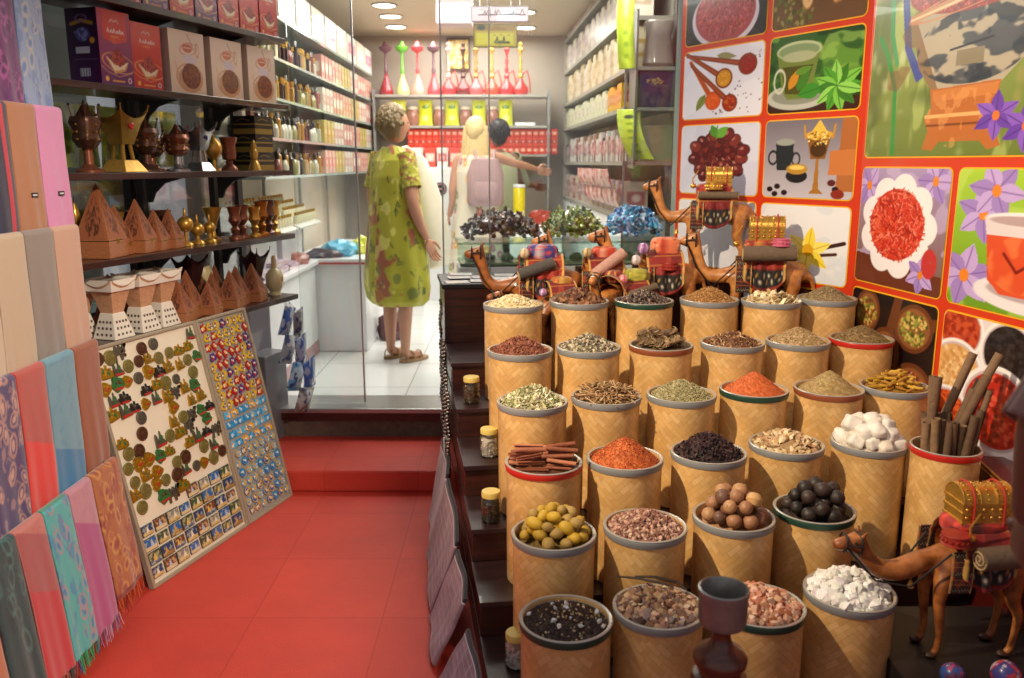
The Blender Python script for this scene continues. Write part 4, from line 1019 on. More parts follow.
# ================================================================== leather camels
LEA = wood_mat('camel_leather', '8f4c20', 'd89450', scale=9, rough=.4, stretch=(3, 3, 3), coat=.3)
LEA2 = wood_mat('camel_leather_dark', '6f3819', 'b87238', scale=9, rough=.4, stretch=(3, 3, 3), coat=.3)
ROPE = mat('black_rope', '1d1a1c', rough=.6); GOLD = mat('gold_metal', 'd0a048', rough=.3, metal=.7, var=.3, scale=60)
CORD = mat('red_cord', 'b8322a', rough=.6); HOOF = mat('camel_hoof', '3a2018', rough=.5)
BARK = mat('rolled_mat', '6b5a4a', rough=.85, var=.3, scale=60, bump=.3); ROLL_E = mat('roll_end', 'b89c74', rough=.8, var=.3, scale=90)
EYE = mat('glass_eye', '0c0a0a', rough=.1, coat=.5)
FAB = vcol_mat('saddle_fabric', rough=.65, bump=.3, bscale=350, sheen=.15)
def camel_nodes(pose):
    n = {'rump': (.14, 0, .29, .05), 'hipm': (.09, 0, .305, .062), 'mid': (.0, 0, .315, .068), 'chest': (-.085, 0, .30, .06), 'nb': (-.135, 0, .275, .04)}
    P = {'up': [(-.185, .262, .027), (-.225, .285, .023), (-.243, .33, .021), (-.247, .375, .020), (-.255, .412, .024), (-.29, .408, .0195), (-.322, .398, .015)],
         'low': [(-.185, .25, .03), (-.235, .245, .027), (-.28, .265, .024), (-.305, .305, .022), (-.325, .335, .025), (-.362, .335, .02), (-.395, .325, .016)],
         'high': [(-.16, .30, .03), (-.19, .34, .025), (-.21, .39, .023), (-.225, .435, .022), (-.24, .465, .025), (-.275, .46, .02), (-.305, .448, .016)]}[pose]
    P = [(a, b, c * 1.18) for a, b, c in P]
    ch = ['n1', 'n2', 'n3', 'n4', 'hd', 'mz', 'ns']
    for k, (x, z, r) in zip(ch, P): n[k] = (x, 0, z, r)
    E = [('mid', 'hipm'), ('hipm', 'rump'), ('mid', 'chest'), ('chest', 'nb'), ('nb', 'n1')] + list(zip(ch[:-1], ch[1:]))
    hx, hz_ = P[4][0], P[4][1]
    for s, t in ((1, 'a'), (-1, 'b')):
        n['ear' + t] = (hx + .008, s * .018, hz_ + .022, .0055); n['eat' + t] = (hx + .014, s * .026, hz_ + .038, .003)
        E += [('hd', 'ear' + t), ('ear' + t, 'eat' + t)]
        for q, (x0, fx) in (('f', (-.09, 0)), ('r', (.115, 1))):
            w = q + t
            if q == 'f': L = [(x0, .040, .24, .027), (x0 - .008, .042, .175, .0175), (x0 - .002, .042, .125, .0145), (x0 + .004, .042, .06, .0095), (x0, .042, .02, .0105), (x0 - .012, .042, .008, .0115)]
            else: L = [(x0 + .005, .042, .24, .034), (x0 - .012, .044, .185, .024), (x0 + .02, .044, .125, .014), (x0 + .012, .044, .06, .0095), (x0 + .006, .044, .02, .0105), (x0 - .008, .044, .008, .0115)]
            for i, (x, y, z, r) in enumerate(L):
                n[w + str(i)] = (x, s * y, z, r); E.append((w + str(i - 1), w + str(i)) if i else (('chest' if q == 'f' else 'hipm'), w + '0'))
    n['t1'] = (.185, 0, .27, .011); n['t2'] = (.198, 0, .22, .006); n['t3'] = (.195, 0, .17, .008)
    E += [('rump', 't1'), ('t1', 't2'), ('t2', 't3')]
    first = {'mid': n.pop('mid')}; first.update(n)
    return first, E, P
camel_cache = {}
def saddle_cv(seed, base='8c1f1c'):
    c = Cv(110, 70, base, seed=seed)
    c.blot(2, 5, .5, '6a1616', .7); c.blot(3, 4, .58, 'b04a2c', .6, seed=2)
    for x in (.12, .78, 1.45): c.line([(x, 0), (x, 1)], .17, '1d1a1e'); [c.ell(x + .03 * (-1) ** j, .04 + j * .072, .032, .018, ['d8c8a8', 'b8863c', 'c0b8a8'][j % 3], rot=j) for j in range(14)]
    for x in (.34, .52, 1.0, 1.2): c.line([(x, 0), (x + .03, 1)], .03, 'b8863c', .7)
    c.line([(0, .03), (1.57, .03)], .06, 'c89a4c'); c.line([(0, .97), (1.57, .97)], .06, 'c89a4c'); return c
def camel(label, x, y, z, rz, pose='up', leather=None, gear=(), seed=0, scale=1.0):
    t = thing('camel_figurine', label, 'camel figurine', (x, y, z), rz, 'leather camels with loads', scale)
    leather = leather or LEA
    if pose not in camel_cache: n, E, P = camel_nodes(pose); camel_cache[pose] = (skin(n, E, 2), P)
    (v, f), P = camel_cache[pose]
    m = MB(); m.add(v, f); hx, hz_ = P[4][0], P[4][1]; m.build('body', leather, t, ang=180)
    for s in (1, -1): MB().ball((hx - .012, s * .0245, hz_ + .006), .0046, sub=1).build('eye', EYE, t)
    for s in (1, -1):
        for a in ((-.105, .042), (.103, .044)): MB().ball((a[0], s * a[1], .008), .0145, (1.3, .95, .55), sub=2).build('hoof', HOOF, t)
    # bridle and reins
    m = MB(); mx, mz = P[5][0], P[5][1]
    def loop(cx, cz, r, tilt=0):
        return [(cx + tilt * math.sin(a) * .01, r * math.cos(a), cz + r * math.sin(a)) for a in np.linspace(0, 2 * PI, 17)]
    m.tube(loop(mx, mz, P[5][2] + .0025), .003, 6); m.tube(loop(hx + .002, hz_ - .004, P[4][2] + .003), .003, 6)
    for s in (1, -1):
        m.tube([(mx, s * (P[5][2] + .002), mz), (hx, s * (P[4][2] + .003), hz_)], .0028, 6)
        a = P[2]; m.tube([(mx, s * .02, mz - .005), (a[0] + .0, s * .035, a[1] - .03), (P[0][0], s * .045, P[0][1] - .03), (-.09, s * .07, .33)], .003, 6)
    m.build('bridle', ROPE, t)
    # saddle cloth
    c = saddle_cv(seed, ['8c1f1c', '9a2a18', '7a1818'][seed % 3])
    def mp(U, V):
        a = (U - .5) * 4.3; r = .084 + .005 * np.sin(V * 20) * (np.abs(U - .5) > .3)
        drop = np.maximum(0, np.abs(a) - 1.5)
        return (-.07 + .155 * V + 0 * U, np.where(np.abs(a) < 1.5, r * np.sin(a), np.sign(a) * (r + .004 + .006 * np.sin(V * 17 + 3 * a))), .315 + np.where(np.abs(a) < 1.5, r * np.cos(a), r * math.cos(1.5) - drop * .15 * (.45 + .55 * np.sin(PI * V) ** .7)))
    sheet('saddle_cloth', c, mp, FAB, t, .004)
    def part(name, mb, m_, **k): return mb.build(name, m_, t, **k)
    for g in gear:
        kind = g[0]
        if kind == 'chest':          # domed golden chest
            _, px, pz, sz = g; w, d, h = .13 * sz, .085 * sz, .05 * sz
            m = MB(); m.box((px, 0, pz + h / 2), (w, d, h))
            for zz in (0, .5, 1): m.box((px, 0, pz + h * zz), (w + .006, d + .006, .006))
            pts = [(-d / 2, 0)] + [(d / 2 * -math.cos(a), d / 2 * .9 * math.sin(a)) for a in np.linspace(0, PI, 11)[1:-1]] + [(d / 2, 0)]
            lid = MB(); lid.prism(pts, w, fr=lambda X, Y, Z: (px - w / 2 + Y, X, pz + h + .003 + Z))
            for e in (-w / 2, -w / 6, w / 6, w / 2):
                lid.tube([(px + e, d / 2 * -math.cos(a) * 1.04, pz + h + .003 + d / 2 * .92 * math.sin(a)) for a in np.linspace(0, PI, 11)], .0024, 6)
            for i in range(5):
                for j in range(9): a = .25 + j * .33; lid.ball((px - w / 2 + w * (i + .5) / 5, d / 2 * -math.cos(a), pz + h + .003 + d / 2 * .9 * math.sin(a)), .0036, sub=1)
            for s in (1, -1):
                for i in range(6):
                    for j in range(2): m.ball((px - w / 2 + w * (i + .5) / 6, s * d / 2, pz + h * (.3 + .42 * j)), .0065, sub=1)
            part('chest_body', m, GOLD, ang=50); part('chest_lid', lid, GOLD, ang=50)
            m = MB()
            for e in (-w * .3, w * .3):
                m.tube([(px + e, s_ * (d / 2 + .006), zz) for s_, zz in ((-1, .30), (-1, pz + h))] + [(px + e, -(d / 2 + .005) * math.cos(a), pz + h + .005 + (d / 2) * math.sin(a)) for a in np.linspace(0, PI, 9)] + [(px + e, d / 2 + .006, pz + h), (px + e, d / 2 + .006, .30)], .0028, 6)
            part('chest_cord', m, CORD)
        elif kind == 'roll':         # mat roll lying on the flank
            _, px, py, pz, L, r, yaw, pitch, col = g
            m = MB(); d = Vector((math.cos(yaw) * math.cos(pitch), math.sin(yaw) * math.cos(pitch), math.sin(pitch))); c0 = Vector((px, py, pz))
            m.tube([c0 - d * L / 2, c0 - d * L / 6, c0 + d * L / 6, c0 + d * L / 2], [r, r * 1.02, r * 1.02, r], 18)
            part('mat_roll', m, BARK if col == 0 else mat('pink_roll', 'b88f84', rough=.8, var=.2, scale=60, bump=.3) if col == 1 else mat('grey_roll', '4c4745', rough=.8, var=.25, scale=60, bump=.3))
            m = MB(); sx = d.cross(Vector((0, 0, 1))).normalized(); sy = d.cross(sx)
            for e in (1, -1):
                m.tube([c0 + d * e * (L / 2 + .0015) + (sx * math.cos(a) + sy * math.sin(a)) * (r * .92 * (1 - a / 16)) for a in np.linspace(0, 14, 40)], .0024, 5)
            part('roll_end', m, ROLL_E)
        elif kind == 'cushion':      # patterned square bundle
            _, px, py, pz, sx_, sz_, cols = g
            cv = Cv(48, 36, cols[0], seed=seed + 3)
            for i in range(7): cv.line([(.1 + i * .2, 0), (.1 + i * .2, 1)], .04, cols[1 + i % 2])
            cv.pile(.66, .5, .6, .45, cols[1:], 90, .03)
            def mq(U, V):
                a = (U - .5) * 2 * PI; b = (V - .5) * PI; cb = np.sign(np.cos(b)) * np.abs(np.cos(b)) ** .45
                ca = np.sign(np.cos(a)) * np.abs(np.cos(a)) ** .55; sa = np.sign(np.sin(a)) * np.abs(np.sin(a)) ** .55; sb = np.sign(np.sin(b)) * np.abs(np.sin(b)) ** .6
                return px + sx_ * ca * cb, py + sx_ * .75 * sa * cb, pz + sz_ * sb
            sheet('bundle', cv, mq, FAB, t)
        elif kind == 'ball':
            _, px, py, pz, r, cols = g
            cv = Cv(48, 30, cols[0], seed=seed + 5)
            for i in range(10): cv.line([(i * .16, 0), (i * .16 + .1, 1)], .05, cols[1 + i % (len(cols) - 1)])
            def mq(U, V): a = U * 2 * PI; b = (V - .5) * PI; return px + r * np.cos(a) * np.cos(b), py + r * np.sin(a) * np.cos(b), pz + r * np.sin(b)
            sheet('tassel_ball', cv, mq, vcol_mat('glossy_thread', rough=.3, coat=.3), t)
            m = MB(); m.tube([(px, py, pz + r), (px + .004, py * .7, .40)], .0016, 5); part('ball_cord', m, CORD)
        elif kind == 'drum':
            _, px, py, pz, r, h, mm = g
            m = MB(); m.lathe([(0, 0), (r, 0), (r * 1.03, h * .08), (r * .97, h * .15), (r * .97, h * .85), (r * 1.03, h * .92), (r, h), (0, h)], 24, c=(px, py, pz))
            for i in range(16): a = i * PI / 8; m.ball((px + r * math.cos(a), py + r * math.sin(a), pz + h * .5), .004, sub=1)
            part('drum', m, mm)
        elif kind == 'ladle':
            _, px, py, pz = g
            m = MB(); m.ball((px, py, pz), .014, (1, 1, .8), sub=2); m.tube([(px, py, pz), (px - .004, py, pz + .03), (px + .02, py, pz + .07)], [.004, .003, .0022], 6); part('ladle', m, GOLD)
        elif kind == 'bell':
            m = MB(); m.lathe([(0, .0), (.004, -.002), (.009, -.014), (.0105, -.02), (.0, -.019)], 14, c=(-.16, -.0, .215)); m.tube([(-.16, 0, .215), (-.165, 0, .262)], .001, 4); part('bell', m, GOLD)
        elif kind == 'shawl':
            for s in (1, -1):
                cf = saddle_cv(seed + 4, '3a1618')
                def mq(U, V): return (-.1 + .06 * V, s * (.088 + .006 * np.sin(U * 3)) + 0 * V, .34 - U * .12 + 0 * V)
                sheet('saddle_flap', cf, mq, FAB, t, .006)
    return t
def on_top(u, v): return st(u, v)
RB = mat('red_drum', '9c2a20', rough=.5, var=.3, scale=70); PK = mat('pink_drum', 'c8607c', rough=.5, var=.3, scale=70)
W_ = ('cushion', -.0, 0, .405, .062, .04)
x, y = st(.42, 1.87)
camel('leftmost camel figurine, reddish dark, carrying a blue violet bundle and dark grey roll', x, y, .7205, SA - .1, 'up', LEA2,
      [('cushion', .0, 0, .405, .066, .038, ('3a2f7a', 'd8443a', 'e0d0c8', 'c04a2c')), ('roll', -.03, -.095, .352, .15, .023, .15, .32, 2), ('ball', -.075, -.06, .41, .021, ('c8b090', 'e0d0b0', '8c6a48')), ('shawl',), ('bell',), ('ball', -.1, -.07, .215, .02, ('a070a8', 'd8c0d8', '6a3a88'))], 1, 1.08)
x, y = st(.47, 1.75)
camel('small camel figurine with orange bundle and thin roll, low between the two left camels', x, y, .7205, SA + .15, 'low', LEA2,
      [('cushion', .02, 0, .39, .058, .034, ('a8742c', 'c8402c', 'd8b050', '7a5a20')), ('roll', .0, -.09, .335, .16, .02, .2, .3, 0), ('ball', -.1, -.05, .35, .022, ('b088b8', 'e0c8e0', '7a4a90'))], 2, .82)
x, y = st(.70, 1.90)
camel('camel figurine with raised orange head and a slanted pink roll', x, y, .7205, SA - .05, 'high', LEA,
      [('cushion', .01, 0, .40, .055, .036, ('b83a28', 'e07a50', 'd8a890', '8a2a1c')), ('roll', .01, -.1, .372, .16, .023, .1, .62, 1), ('ball', -.075, -.06, .415, .021, ('b8a070', 'e0d0a0', '6f5838')), ('shawl',), ('bell',)], 3, 1.06)
x, y = st(.71, 1.745)
camel('small bare headed camel figurine facing the street in front of the pink roll', x, y, .7205, SA + 1.0, 'up', LEA,
      [('cushion', .02, 0, .39, .05, .03, ('8a2a20', 'd8b050', 'c8402c')),], 4, .88)
x, y = st(.80, 1.77)
camel('small camel figurine with yellow green bundle and pink ball', x, y, .7205, SA + .1, 'low', LEA2,
      [('cushion', .03, 0, .42, .06, .036, ('b0a83a', '6a7a2c', 'd8d060', '8a9040')), ('ball', -.07, -.07, .41, .026, ('d87a80', 'f0c8c0', 'b84a50')), ('roll', .03, -.1, .35, .17, .02, .15, .22, 0)], 5, .82)
x, y = st(.97, 1.89)
camel('camel figurine with a tilted orange square bundle and purple and silver balls', x, y, .7205, SA - .1, 'high', LEA,
      [('cushion', .02, 0, .41, .06, .045, ('d8744c', 'f0a880', 'a8281c', '5c2a24')), ('ball', -.085, -.075, .415, .024, ('a070a8', 'e0c8e0', '6a3a78')), ('ball', -.115, -.085, .37, .021, ('c8b8c0', 'f0e8ec', '9c8890')), ('shawl',), ('drum', .02, -.085, .33, .03, .03, RB)], 6, 1.1)
x, y = st(1.43, 1.82)
camel('camel figurine facing left with gold domed chest, wood roll and pink drum', x, y, .7205, SA - .38, 'up', LEA,
      [('chest', .01, .415, .98), ('cushion', .0, 0, .392, .07, .03, ('8c1f1c', 'c8402c', 'd8a040')), ('roll', .02, -.105, .372, .19, .029, .05, .03, 0), ('drum', .06, -.1, .40, .032, .028, PK), ('shawl',), ('bell',), ('ladle', -.1, -.04, .40)], 7, 1.18)
# the tall one on the cabinet
x, y = st(1.32, 2.17)
camel('tall camel figurine standing on the dark cabinet before the date picture, with golden arch load', x, y, .9985, SA - .38, 'up', LEA,
      [('chest', .02, .415, .86), ('cushion', .0, 0, .392, .08, .03, ('8c1f1c', 'c8402c', 'd8a040')), ('drum', .0, -.07, .395, .038, .035, GOLD), ('ladle', -.09, -.05, .41), ('shawl',), ('bell',), ('roll', .02, -.095, .372, .17, .016, .02, 0, 0)], 8, 1.08)
# the large one in the right foreground
m = flatbox('riser_box', [(1.02, 1.9), (1.68, 1.9), (1.62, 2.36), (1.02, 2.36)], 0, .235, BLACK, bevel=.004)
tag(m, 'low black box under the big camel figurine at lower right', 'box')
camel('large camel figurine at lower right with ornate golden chest and wood roll', 1.235, 2.13, .2355, SA - .1, 'low', LEA2,
      [('chest', .01, .405, 1.08), ('cushion', .0, 0, .382, .08, .028, ('9c1f1c', 'd8402c', '2a1a1c')), ('roll', .035, -.11, .335, .16, .031, .1, .02, 0), ('drum', -.09, -.075, .36, .036, .03, RB), ('ball', .1, -.125, .375, .026, ('5a58a8', 'c84a6c', '8ab0d8', 'b868a8')), ('shawl',), ('bell',), ('ladle', -.055, -.085, .38)], 9, .96)
for k, (x, y, r, cols) in enumerate(((1.13, 1.96, .03, ('6a3a5c', '3a5aa8', 'c84a6c')), (1.26, 1.95, .036, ('4a4a98', 'c83a4c', 'd8c8e0')), (1.40, 1.97, .03, ('5c2a6a', '8a90c8', 'b84a70')))):
    cv = Cv(60, 30, cols[0], seed=k); cv.blot(6, 4, .5, cols[1], 1); cv.blot(9, 6, .58, cols[2], 1, seed=3)
    o = sheet('glitter_ball', cv, lambda U, V: (r * np.cos(U * 2 * PI) * np.cos((V - .5) * PI), r * np.sin(U * 2 * PI) * np.cos((V - .5) * PI), r * np.sin((V - .5) * PI)), vcol_mat('glossy_thread'))
    o.location = (x, y, .2358 + r); tag(o, 'shiny violet red ball on the black box at the big camel\'s feet', 'ball', 'balls at the feet of the big camel')
# dark red box with a gold edge behind it
t = thing('gift_box', 'dark red box with thin gold edge behind the big lower right camel', 'box', (1.545, 2.38, 0), 1.41)
MB().box((0.05, 0, .30), (.5, .12, .60)).build('body', mat('dark_red_box', '4c1210', rough=.35, coat=.3), t, smooth=False, bevel=.003)
m = MB(); m.box((.05, .0605, .585), (.5, .003, .004)); m.box((.05, .0605, .6), (.502, .004, .004)); m.box((.05, -.0605, .6), (.502, .004, .004)); m.build('gold_edge', GOLD, t, smooth=False)
# ================================================================== brown wall shelves on the left and their goods
def wall_shelf(z, a0, a1, label, d=.25):
    x, y = sh(0, 0); t = thing('wall_shelf', label, 'shelf', (x, y, 0), LZ, 'brown wall shelves in front of the shop window')
    MB().box(((a0 + a1) / 2, d / 2, z - .0125), (a1 - a0, d, .025)).build('board', DKWOOD, t, smooth=False, bevel=.002)
    for a in (a0 + .12, (a0 + a1) / 2 + .05, a1 - .27):
        m = MB(); m.prism([(0, 0), (.02, 0), (.02, .0)][:2] + [(.02, 0), (.0, 0)], .01) if False else None
        m.prism([(-.008, -.0255), (.008, -.0255), (.008, -.13), (-.008, -.13)], .02, fr=lambda X, Y, Z: (a + X, d - .03 + Y, z + Z))
        pts = [(d - .03, z - .13), (d - .05, z - .09), (d - .1, z - .05), (.05, z - .0256), (.09, z - .0256), (d - .03, z - .0256)]
        v = [(a - .006, p, q) for p, q in pts] + [(a + .006, p, q) for p, q in pts]; n = len(pts)
        m.add(np.array(v), [tuple(range(n)), tuple(range(n, 2 * n))[::-1]] + [(i, i + n, (i + 1) % n + n, (i + 1) % n) for i in range(n)])
        m.build('bracket', MC['charcoal_metal'], t, smooth=False)
    return t
SHZ = [.89, 1.2, 1.515, 1.83, 2.14]
for z, lb in zip(SHZ, ('lowest dark brown wall shelf, with white burners, behind the magnet boards', 'dark brown wall shelf with wooden pyramids and golden goblets', 'dark brown wall shelf with ornate incense burners', 'dark brown wall shelf with red and beige saffron boxes', 'topmost dark brown wall shelf with red boxes')):
    wall_shelf(z, -1.12, .5, lb)
w = thing('shelf_upright', 'dark metal upright carrying the wall shelves', 'upright', (*sh(0, 0), 0), LZ)
for a in (-1.0, -.26, .23): MB().box((a, .27, 1.45), (.03, .03, 2.3)).build('post', MC['charcoal_metal'], w, smooth=False)

def carton(name, label, cat, group, a, n, z, w, d, h, face, side, top='c8b8a8', rz=0, m=None):
    """printed carton: face cv on the street side, side cv on the near end"""
    x, y = sh(a, n); t = thing(name, label, cat, (x, y, z), LZ + rz, group)
    key = ('carton', w, d, h, top)
    MB().box((0, 0, h / 2), (w, d, h)).build('box', mat('card_' + top, top, rough=.4, var=.04), t, smooth=False)
    sheet('front_print', face, lambda U, V: ((U - .5) * w * .999, -d / 2 - .0008 + 0 * U, .0005 + V * (h - .001)), PRINT, t)
    if side is not None: sheet('side_print', side, lambda U, V: (-w / 2 - .0008 + 0 * U, (.5 - U) * d * .999, .0005 + V * (h - .001)), PRINT, t)
    return t
def cv_saffron(red=True, seed=1):
    c = Cv(60, 84, 'd3281f' if red else '8a2a6a', seed=seed)
    if not red: c.vgrad('5c2260', 'c8456a'); c.poly([(.1, 1), (.62, 1), (.62, .62), (.36, .56), (.1, .62)], 'd8402f')
    else: c.vgrad('c8221c', 'dc3428'); c.poly([(0, 1), (.715, 1), (.715, .7), (.36, .6), (0, .7)], 'e04a38', .5)
    c.line([(.26, .84), (.31, .88), (.36, .85), (.42, .88), (.46, .84)], .014, 'f6e8e4')
    for i, x in enumerate((.2, .27, .33, .4, .46, .52)): c.line([(x, .71), (x + .02, .76 - .02 * (i % 2)), (x + .04, .71)], .018, 'f8efe8')
    c.line([(.28, .655), (.44, .655)], .014, 'f0b03c')
    c.ell(.4, .31, .37, .13, 'e8a868', ring=.09, rot=-.12); c.line([(.02, .25), (.15, .18), (.4, .13), (.68, .2)], .012, 'f0b878', .8)
    c.poly([(.1, .4), (.3, .3), (.62, .34), (.55, .22), (.3, .16)], 'd89a5c'); c.poly([(.13, .39), (.32, .28), (.6, .33), (.52, .24), (.3, .2)], 'f2dcb8')
    c.poly([(.18, .36), (.3, .46), (.4, .52), (.5, .42), (.58, .34), (.42, .26)], '8c1f1c'); c.pile(.39, .37, .15, .09, ['b03028', '6a1214', 'c84a3c'], 120, .01, stick=True)
    c.ell(.12, .09, .04, .035, 'f2b83c'); c.line([(.24, .07), (.5, .07)], .022, 'f0a83c'); c.ell(.62, .09, .045, .04, 'e8dcd8'); c.ell(.62, .09, .03, .025, 'b04a6a')
    return c
def cv_side(seed=2):
    c = Cv(50, 84, '4a1c48', seed=seed); c.vgrad('43194a', '2e1236'); c.line([(.1, .8), (.3, .84), (.5, .8)], .05, 'b8902c'); c.ell(.3, .87, .12, .05, '8a6aa8', ring=.3)
    c.ell(.3, .66, .13, .09, '5a5a98'); c.pile(.3, .66, .14, .08, ['8a90c8', '4a4a88'], 50, .02); c.ell(.48, .58, .05, .04, 'e0a82c')
    c.poly([(.15, .42), (.42, .42), (.42, .5), (.15, .5)], 'c8c8d4'); c.poly([(.2, .12), (.4, .12), (.4, .22), (.2, .22)], 'b8b8c8')
    for i in range(4): c.line([(.22 + .05 * i, .12), (.22 + .05 * i, .22)], .008, '2a1a34')
    c.line([(.1, .34), (.55, .34)], .008, '8a6a94'); return c
def cv_beige(seed=1):
    c = Cv(66, 84, 'ecd2bc', seed=seed); c.vgrad('e8c8ae', 'f2ddca')
    c.ell(.42, .72, .2, .1, 'd08a6a', ring=.12, rot=.2); c.ell(.4, .74, .11, .075, 'cf6a4c'); c.line([(.32, .74), (.48, .74)], .014, 'f6ece0'); c.line([(.35, .8), (.48, .8)], .01, 'f6e0d0')
    c.line([(.42, .95), (.55, .72)], .014, 'b07a58'); c.ell(.62, .72, .05, .12, 'caa08a', ring=.3)
    c.poly([(.28, .6), (.42, .66), (.6, .58), (.55, .5), (.34, .5)], 'e0cfd8'); c.ell(.42, .27, .3, .23, 'd09470', ring=.08); c.ell(.43, .24, .27, .2, 'c88a5c', a=.8)
    c.ell(.46, .3, .21, .2, '6f2a1c'); c.pile(.46, .3, .2, .19, ['8a3a24', '5a1e14', '7a3020', 'a04a30'], 240, .018); c.line([(.12, .5), (.2, .2), (.4, .06), (.66, .1)], .016, 'd8a078'); return c
# second shelf from the top: one turned dark box, two saffron boxes, three beige ones
zz = SHZ[3]
for i, (a, w, h, f, lb) in enumerate(((-.59, .165, .27, cv_saffron(False), 'purple and red saffron carton with dark side, leftmost on the second shelf'), (-.412, .165, .25, cv_saffron(True), 'red saffron carton with a spice bowl print beside the beige cartons'),)):
    carton('saffron_box', lb, 'box', None, a, .12, zz + .0005, w, .14 if i == 0 else .12, h, f, cv_side(), 'b83a3a')
for i, a in enumerate((-.175, .095, .367)):
    carton('saffron_box', 'beige carton printed with a bowl of brown saffron, %s of three' % ('leftmost', 'middle', 'rightmost')[i], 'box', 'beige cartons', a, .125, zz + .0005, .225, .14, .255, cv_beige(i + 1), Cv(20, 20, 'd8c0aa'), 'd8c0aa')
for i in range(9):
    red = i in (2, 4, 6, 7, 8)
    carton('saffron_box', '%s saffron carton on the topmost wall shelf' % ('red' if red else 'purple and red'), 'box', 'cartons on the topmost wall shelf', -.83 + .158 * i, .1, SHZ[4] + .0005, .148, .11, .23, cv_saffron(red, i), cv_side() if i % 3 == 0 else None, 'a82a2a' if red else '4a1c48')

# --- incense burners ---------------------------------------------------------
GOLDD = mat('antique_gold', 'a8853a', rough=.35, metal=.8, var=.35, scale=50); BRZ = mat('dark_bronze', '5f4234', rough=.35, metal=.65, var=.5, scale=70)
COP = mat('copper_brown', '8f5840', rough=.3, metal=.6, var=.5, scale=60); SILV = mat('silver_plate', 'b4b0ae', rough=.25, metal=.85, var=.15)
GEMR = mat('red_gem', 'b01c18', rough=.15, coat=.5); GEMB = mat('blue_gem', '26307a', rough=.15, coat=.5); WHT = mat('glazed_white', 'e6ddcf', rough=.3, var=.05, coat=.3)
PEACH = mat('carved_peach', 'cf9e78', rough=.5, var=.3, scale=90, bump=.3)
def flared(w0, w1, z0, h, dip, th=.008, n=8, inner=None):
    """square flared cup with rising corners and scalloped edges"""
    mb = MB(); ang = []
    pts = []
    for s in range(4):
        for i in range(n): pts.append((s, i / n))
    def rim(w, z, dp):
        P = []
        for s, t in pts:
            c0 = [(-1, -1), (1, -1), (1, 1), (-1, 1)][s]; c1 = [(-1, -1), (1, -1), (1, 1), (-1, 1)][(s + 1) % 4]
            P.append(((c0[0] + (c1[0] - c0[0]) * t) * w / 2, (c0[1] + (c1[1] - c0[1]) * t) * w / 2, z - dp * math.sin(PI * t) ** .8 if dp else z))
        return P
    k = len(pts); rings = [rim(w0, z0, 0), rim(w0 + (w1 - w0) * .45, z0 + h * .55, 0), rim(w1, z0 + h, dip), rim(w1 - 2 * th, z0 + h, dip), rim(w0 + .2 * (w1 - w0) - th if inner is None else w1 - 4 * th, z0 + h * .5 if inner is None else z0 - inner, 0)]
    v = [p for r in rings for p in r]; f = []
    for i in range(len(rings) - 1):
        for j in range(k): f.append((i * k + j, i * k + (j + 1) % k, (i + 1) * k + (j + 1) % k, (i + 1) * k + j))
    f.append(tuple(range(k))[::-1]); f.append(tuple((len(rings) - 1) * k + j for j in range(k)))
    return mb.add(np.array(v), f)
def mabkhara(label, a, n, z, h, w, mcup, mbase, gem=None, group=None, legs=True, rz=0, holes=False):
    x, y = sh(a, n); t = thing('incense_burner', label, 'incense burner', (x, y, z + .0005), LZ + rz, group)
    m = MB(); m.frustum((0, 0, 0), w * .86, w * .5, h * .2, d0=w * .86, d1=w * .5)
    if holes: m = MB(); m.frustum((0, 0, 0), w * .8, w * .46, h * .42)
    m.build('base', mbase, t, smooth=False, bevel=.003)
    if holes:
        m = MB()
        for s, (dx, dy) in enumerate(((0, -1), (-1, 0), (1, 0), (0, 1))):
            for i in range(4):
                for j in range(3):
                    zz_ = h * (.08 + j * .1); ww = w * (.4 - .17 * (zz_ / (h * .42))); o_ = (i - 1.5) * ww * .42
                    m.box((dx * (ww + .0006) + (o_ if dx == 0 else 0), dy * (ww + .0006) + (o_ if dy == 0 else 0), zz_), (.007 if dx == 0 else .003, .003 if dx == 0 else .007, .009))
        m.build('vent_pattern', mat('dark_vent', '5a4a40', rough=.6), t, smooth=False)
        zc = h * .42
    else:
        for sx in (-1, 1):
            for sy in (-1, 1): MB().tube([(sx * w * .17, sy * w * .17, h * .195), (sx * w * .13, sy * w * .13, h * .46)], w * .055, 8).build('leg', mcup if not holes else mbase, t)
        zc = h * .45
    c = flared(w * .42, w, zc, h - zc, h * .14, n=12).build('cup', mcup, t, ang=35)
    if holes:
        m = flared(w * .97, w * 1.02, h * .94, h * .065, h * .135, th=.004, n=12, inner=h * .15).build('white_rim', mbase, t, ang=35)
    for sx in (-1, 1):
        for sy in (-1, 1):
            if not holes: MB().tube([(sx * w * .47, sy * w * .47, h * .98), (sx * w * .5, sy * w * .5, h * 1.06)], [w * .03, w * .012], 6).ball((sx * w * .5, sy * w * .5, h * 1.07), w * .03, sub=1).build('horn', mcup, t)
    if gem: MB().ball((0, -w * .36, h * .74), w * .09, (1, .5, 1.2), sub=2).build('gem', gem, t)
    return t
def lathed(name, label, cat, a, n, z, prof, m, group=None, extra=None, rz=0):
    x, y = sh(a, n); t = thing(name, label, cat, (x, y, z + .0005), LZ + rz, group)
    k = len(prof) // 2
    for nm, pr, mm in zip(('foot', 'bowl'), prof, m if isinstance(m, tuple) else (m, m)): MB().lathe(pr, 24).build(nm, mm, t)
    if extra: extra(t)
    return t
z3 = SHZ[2]
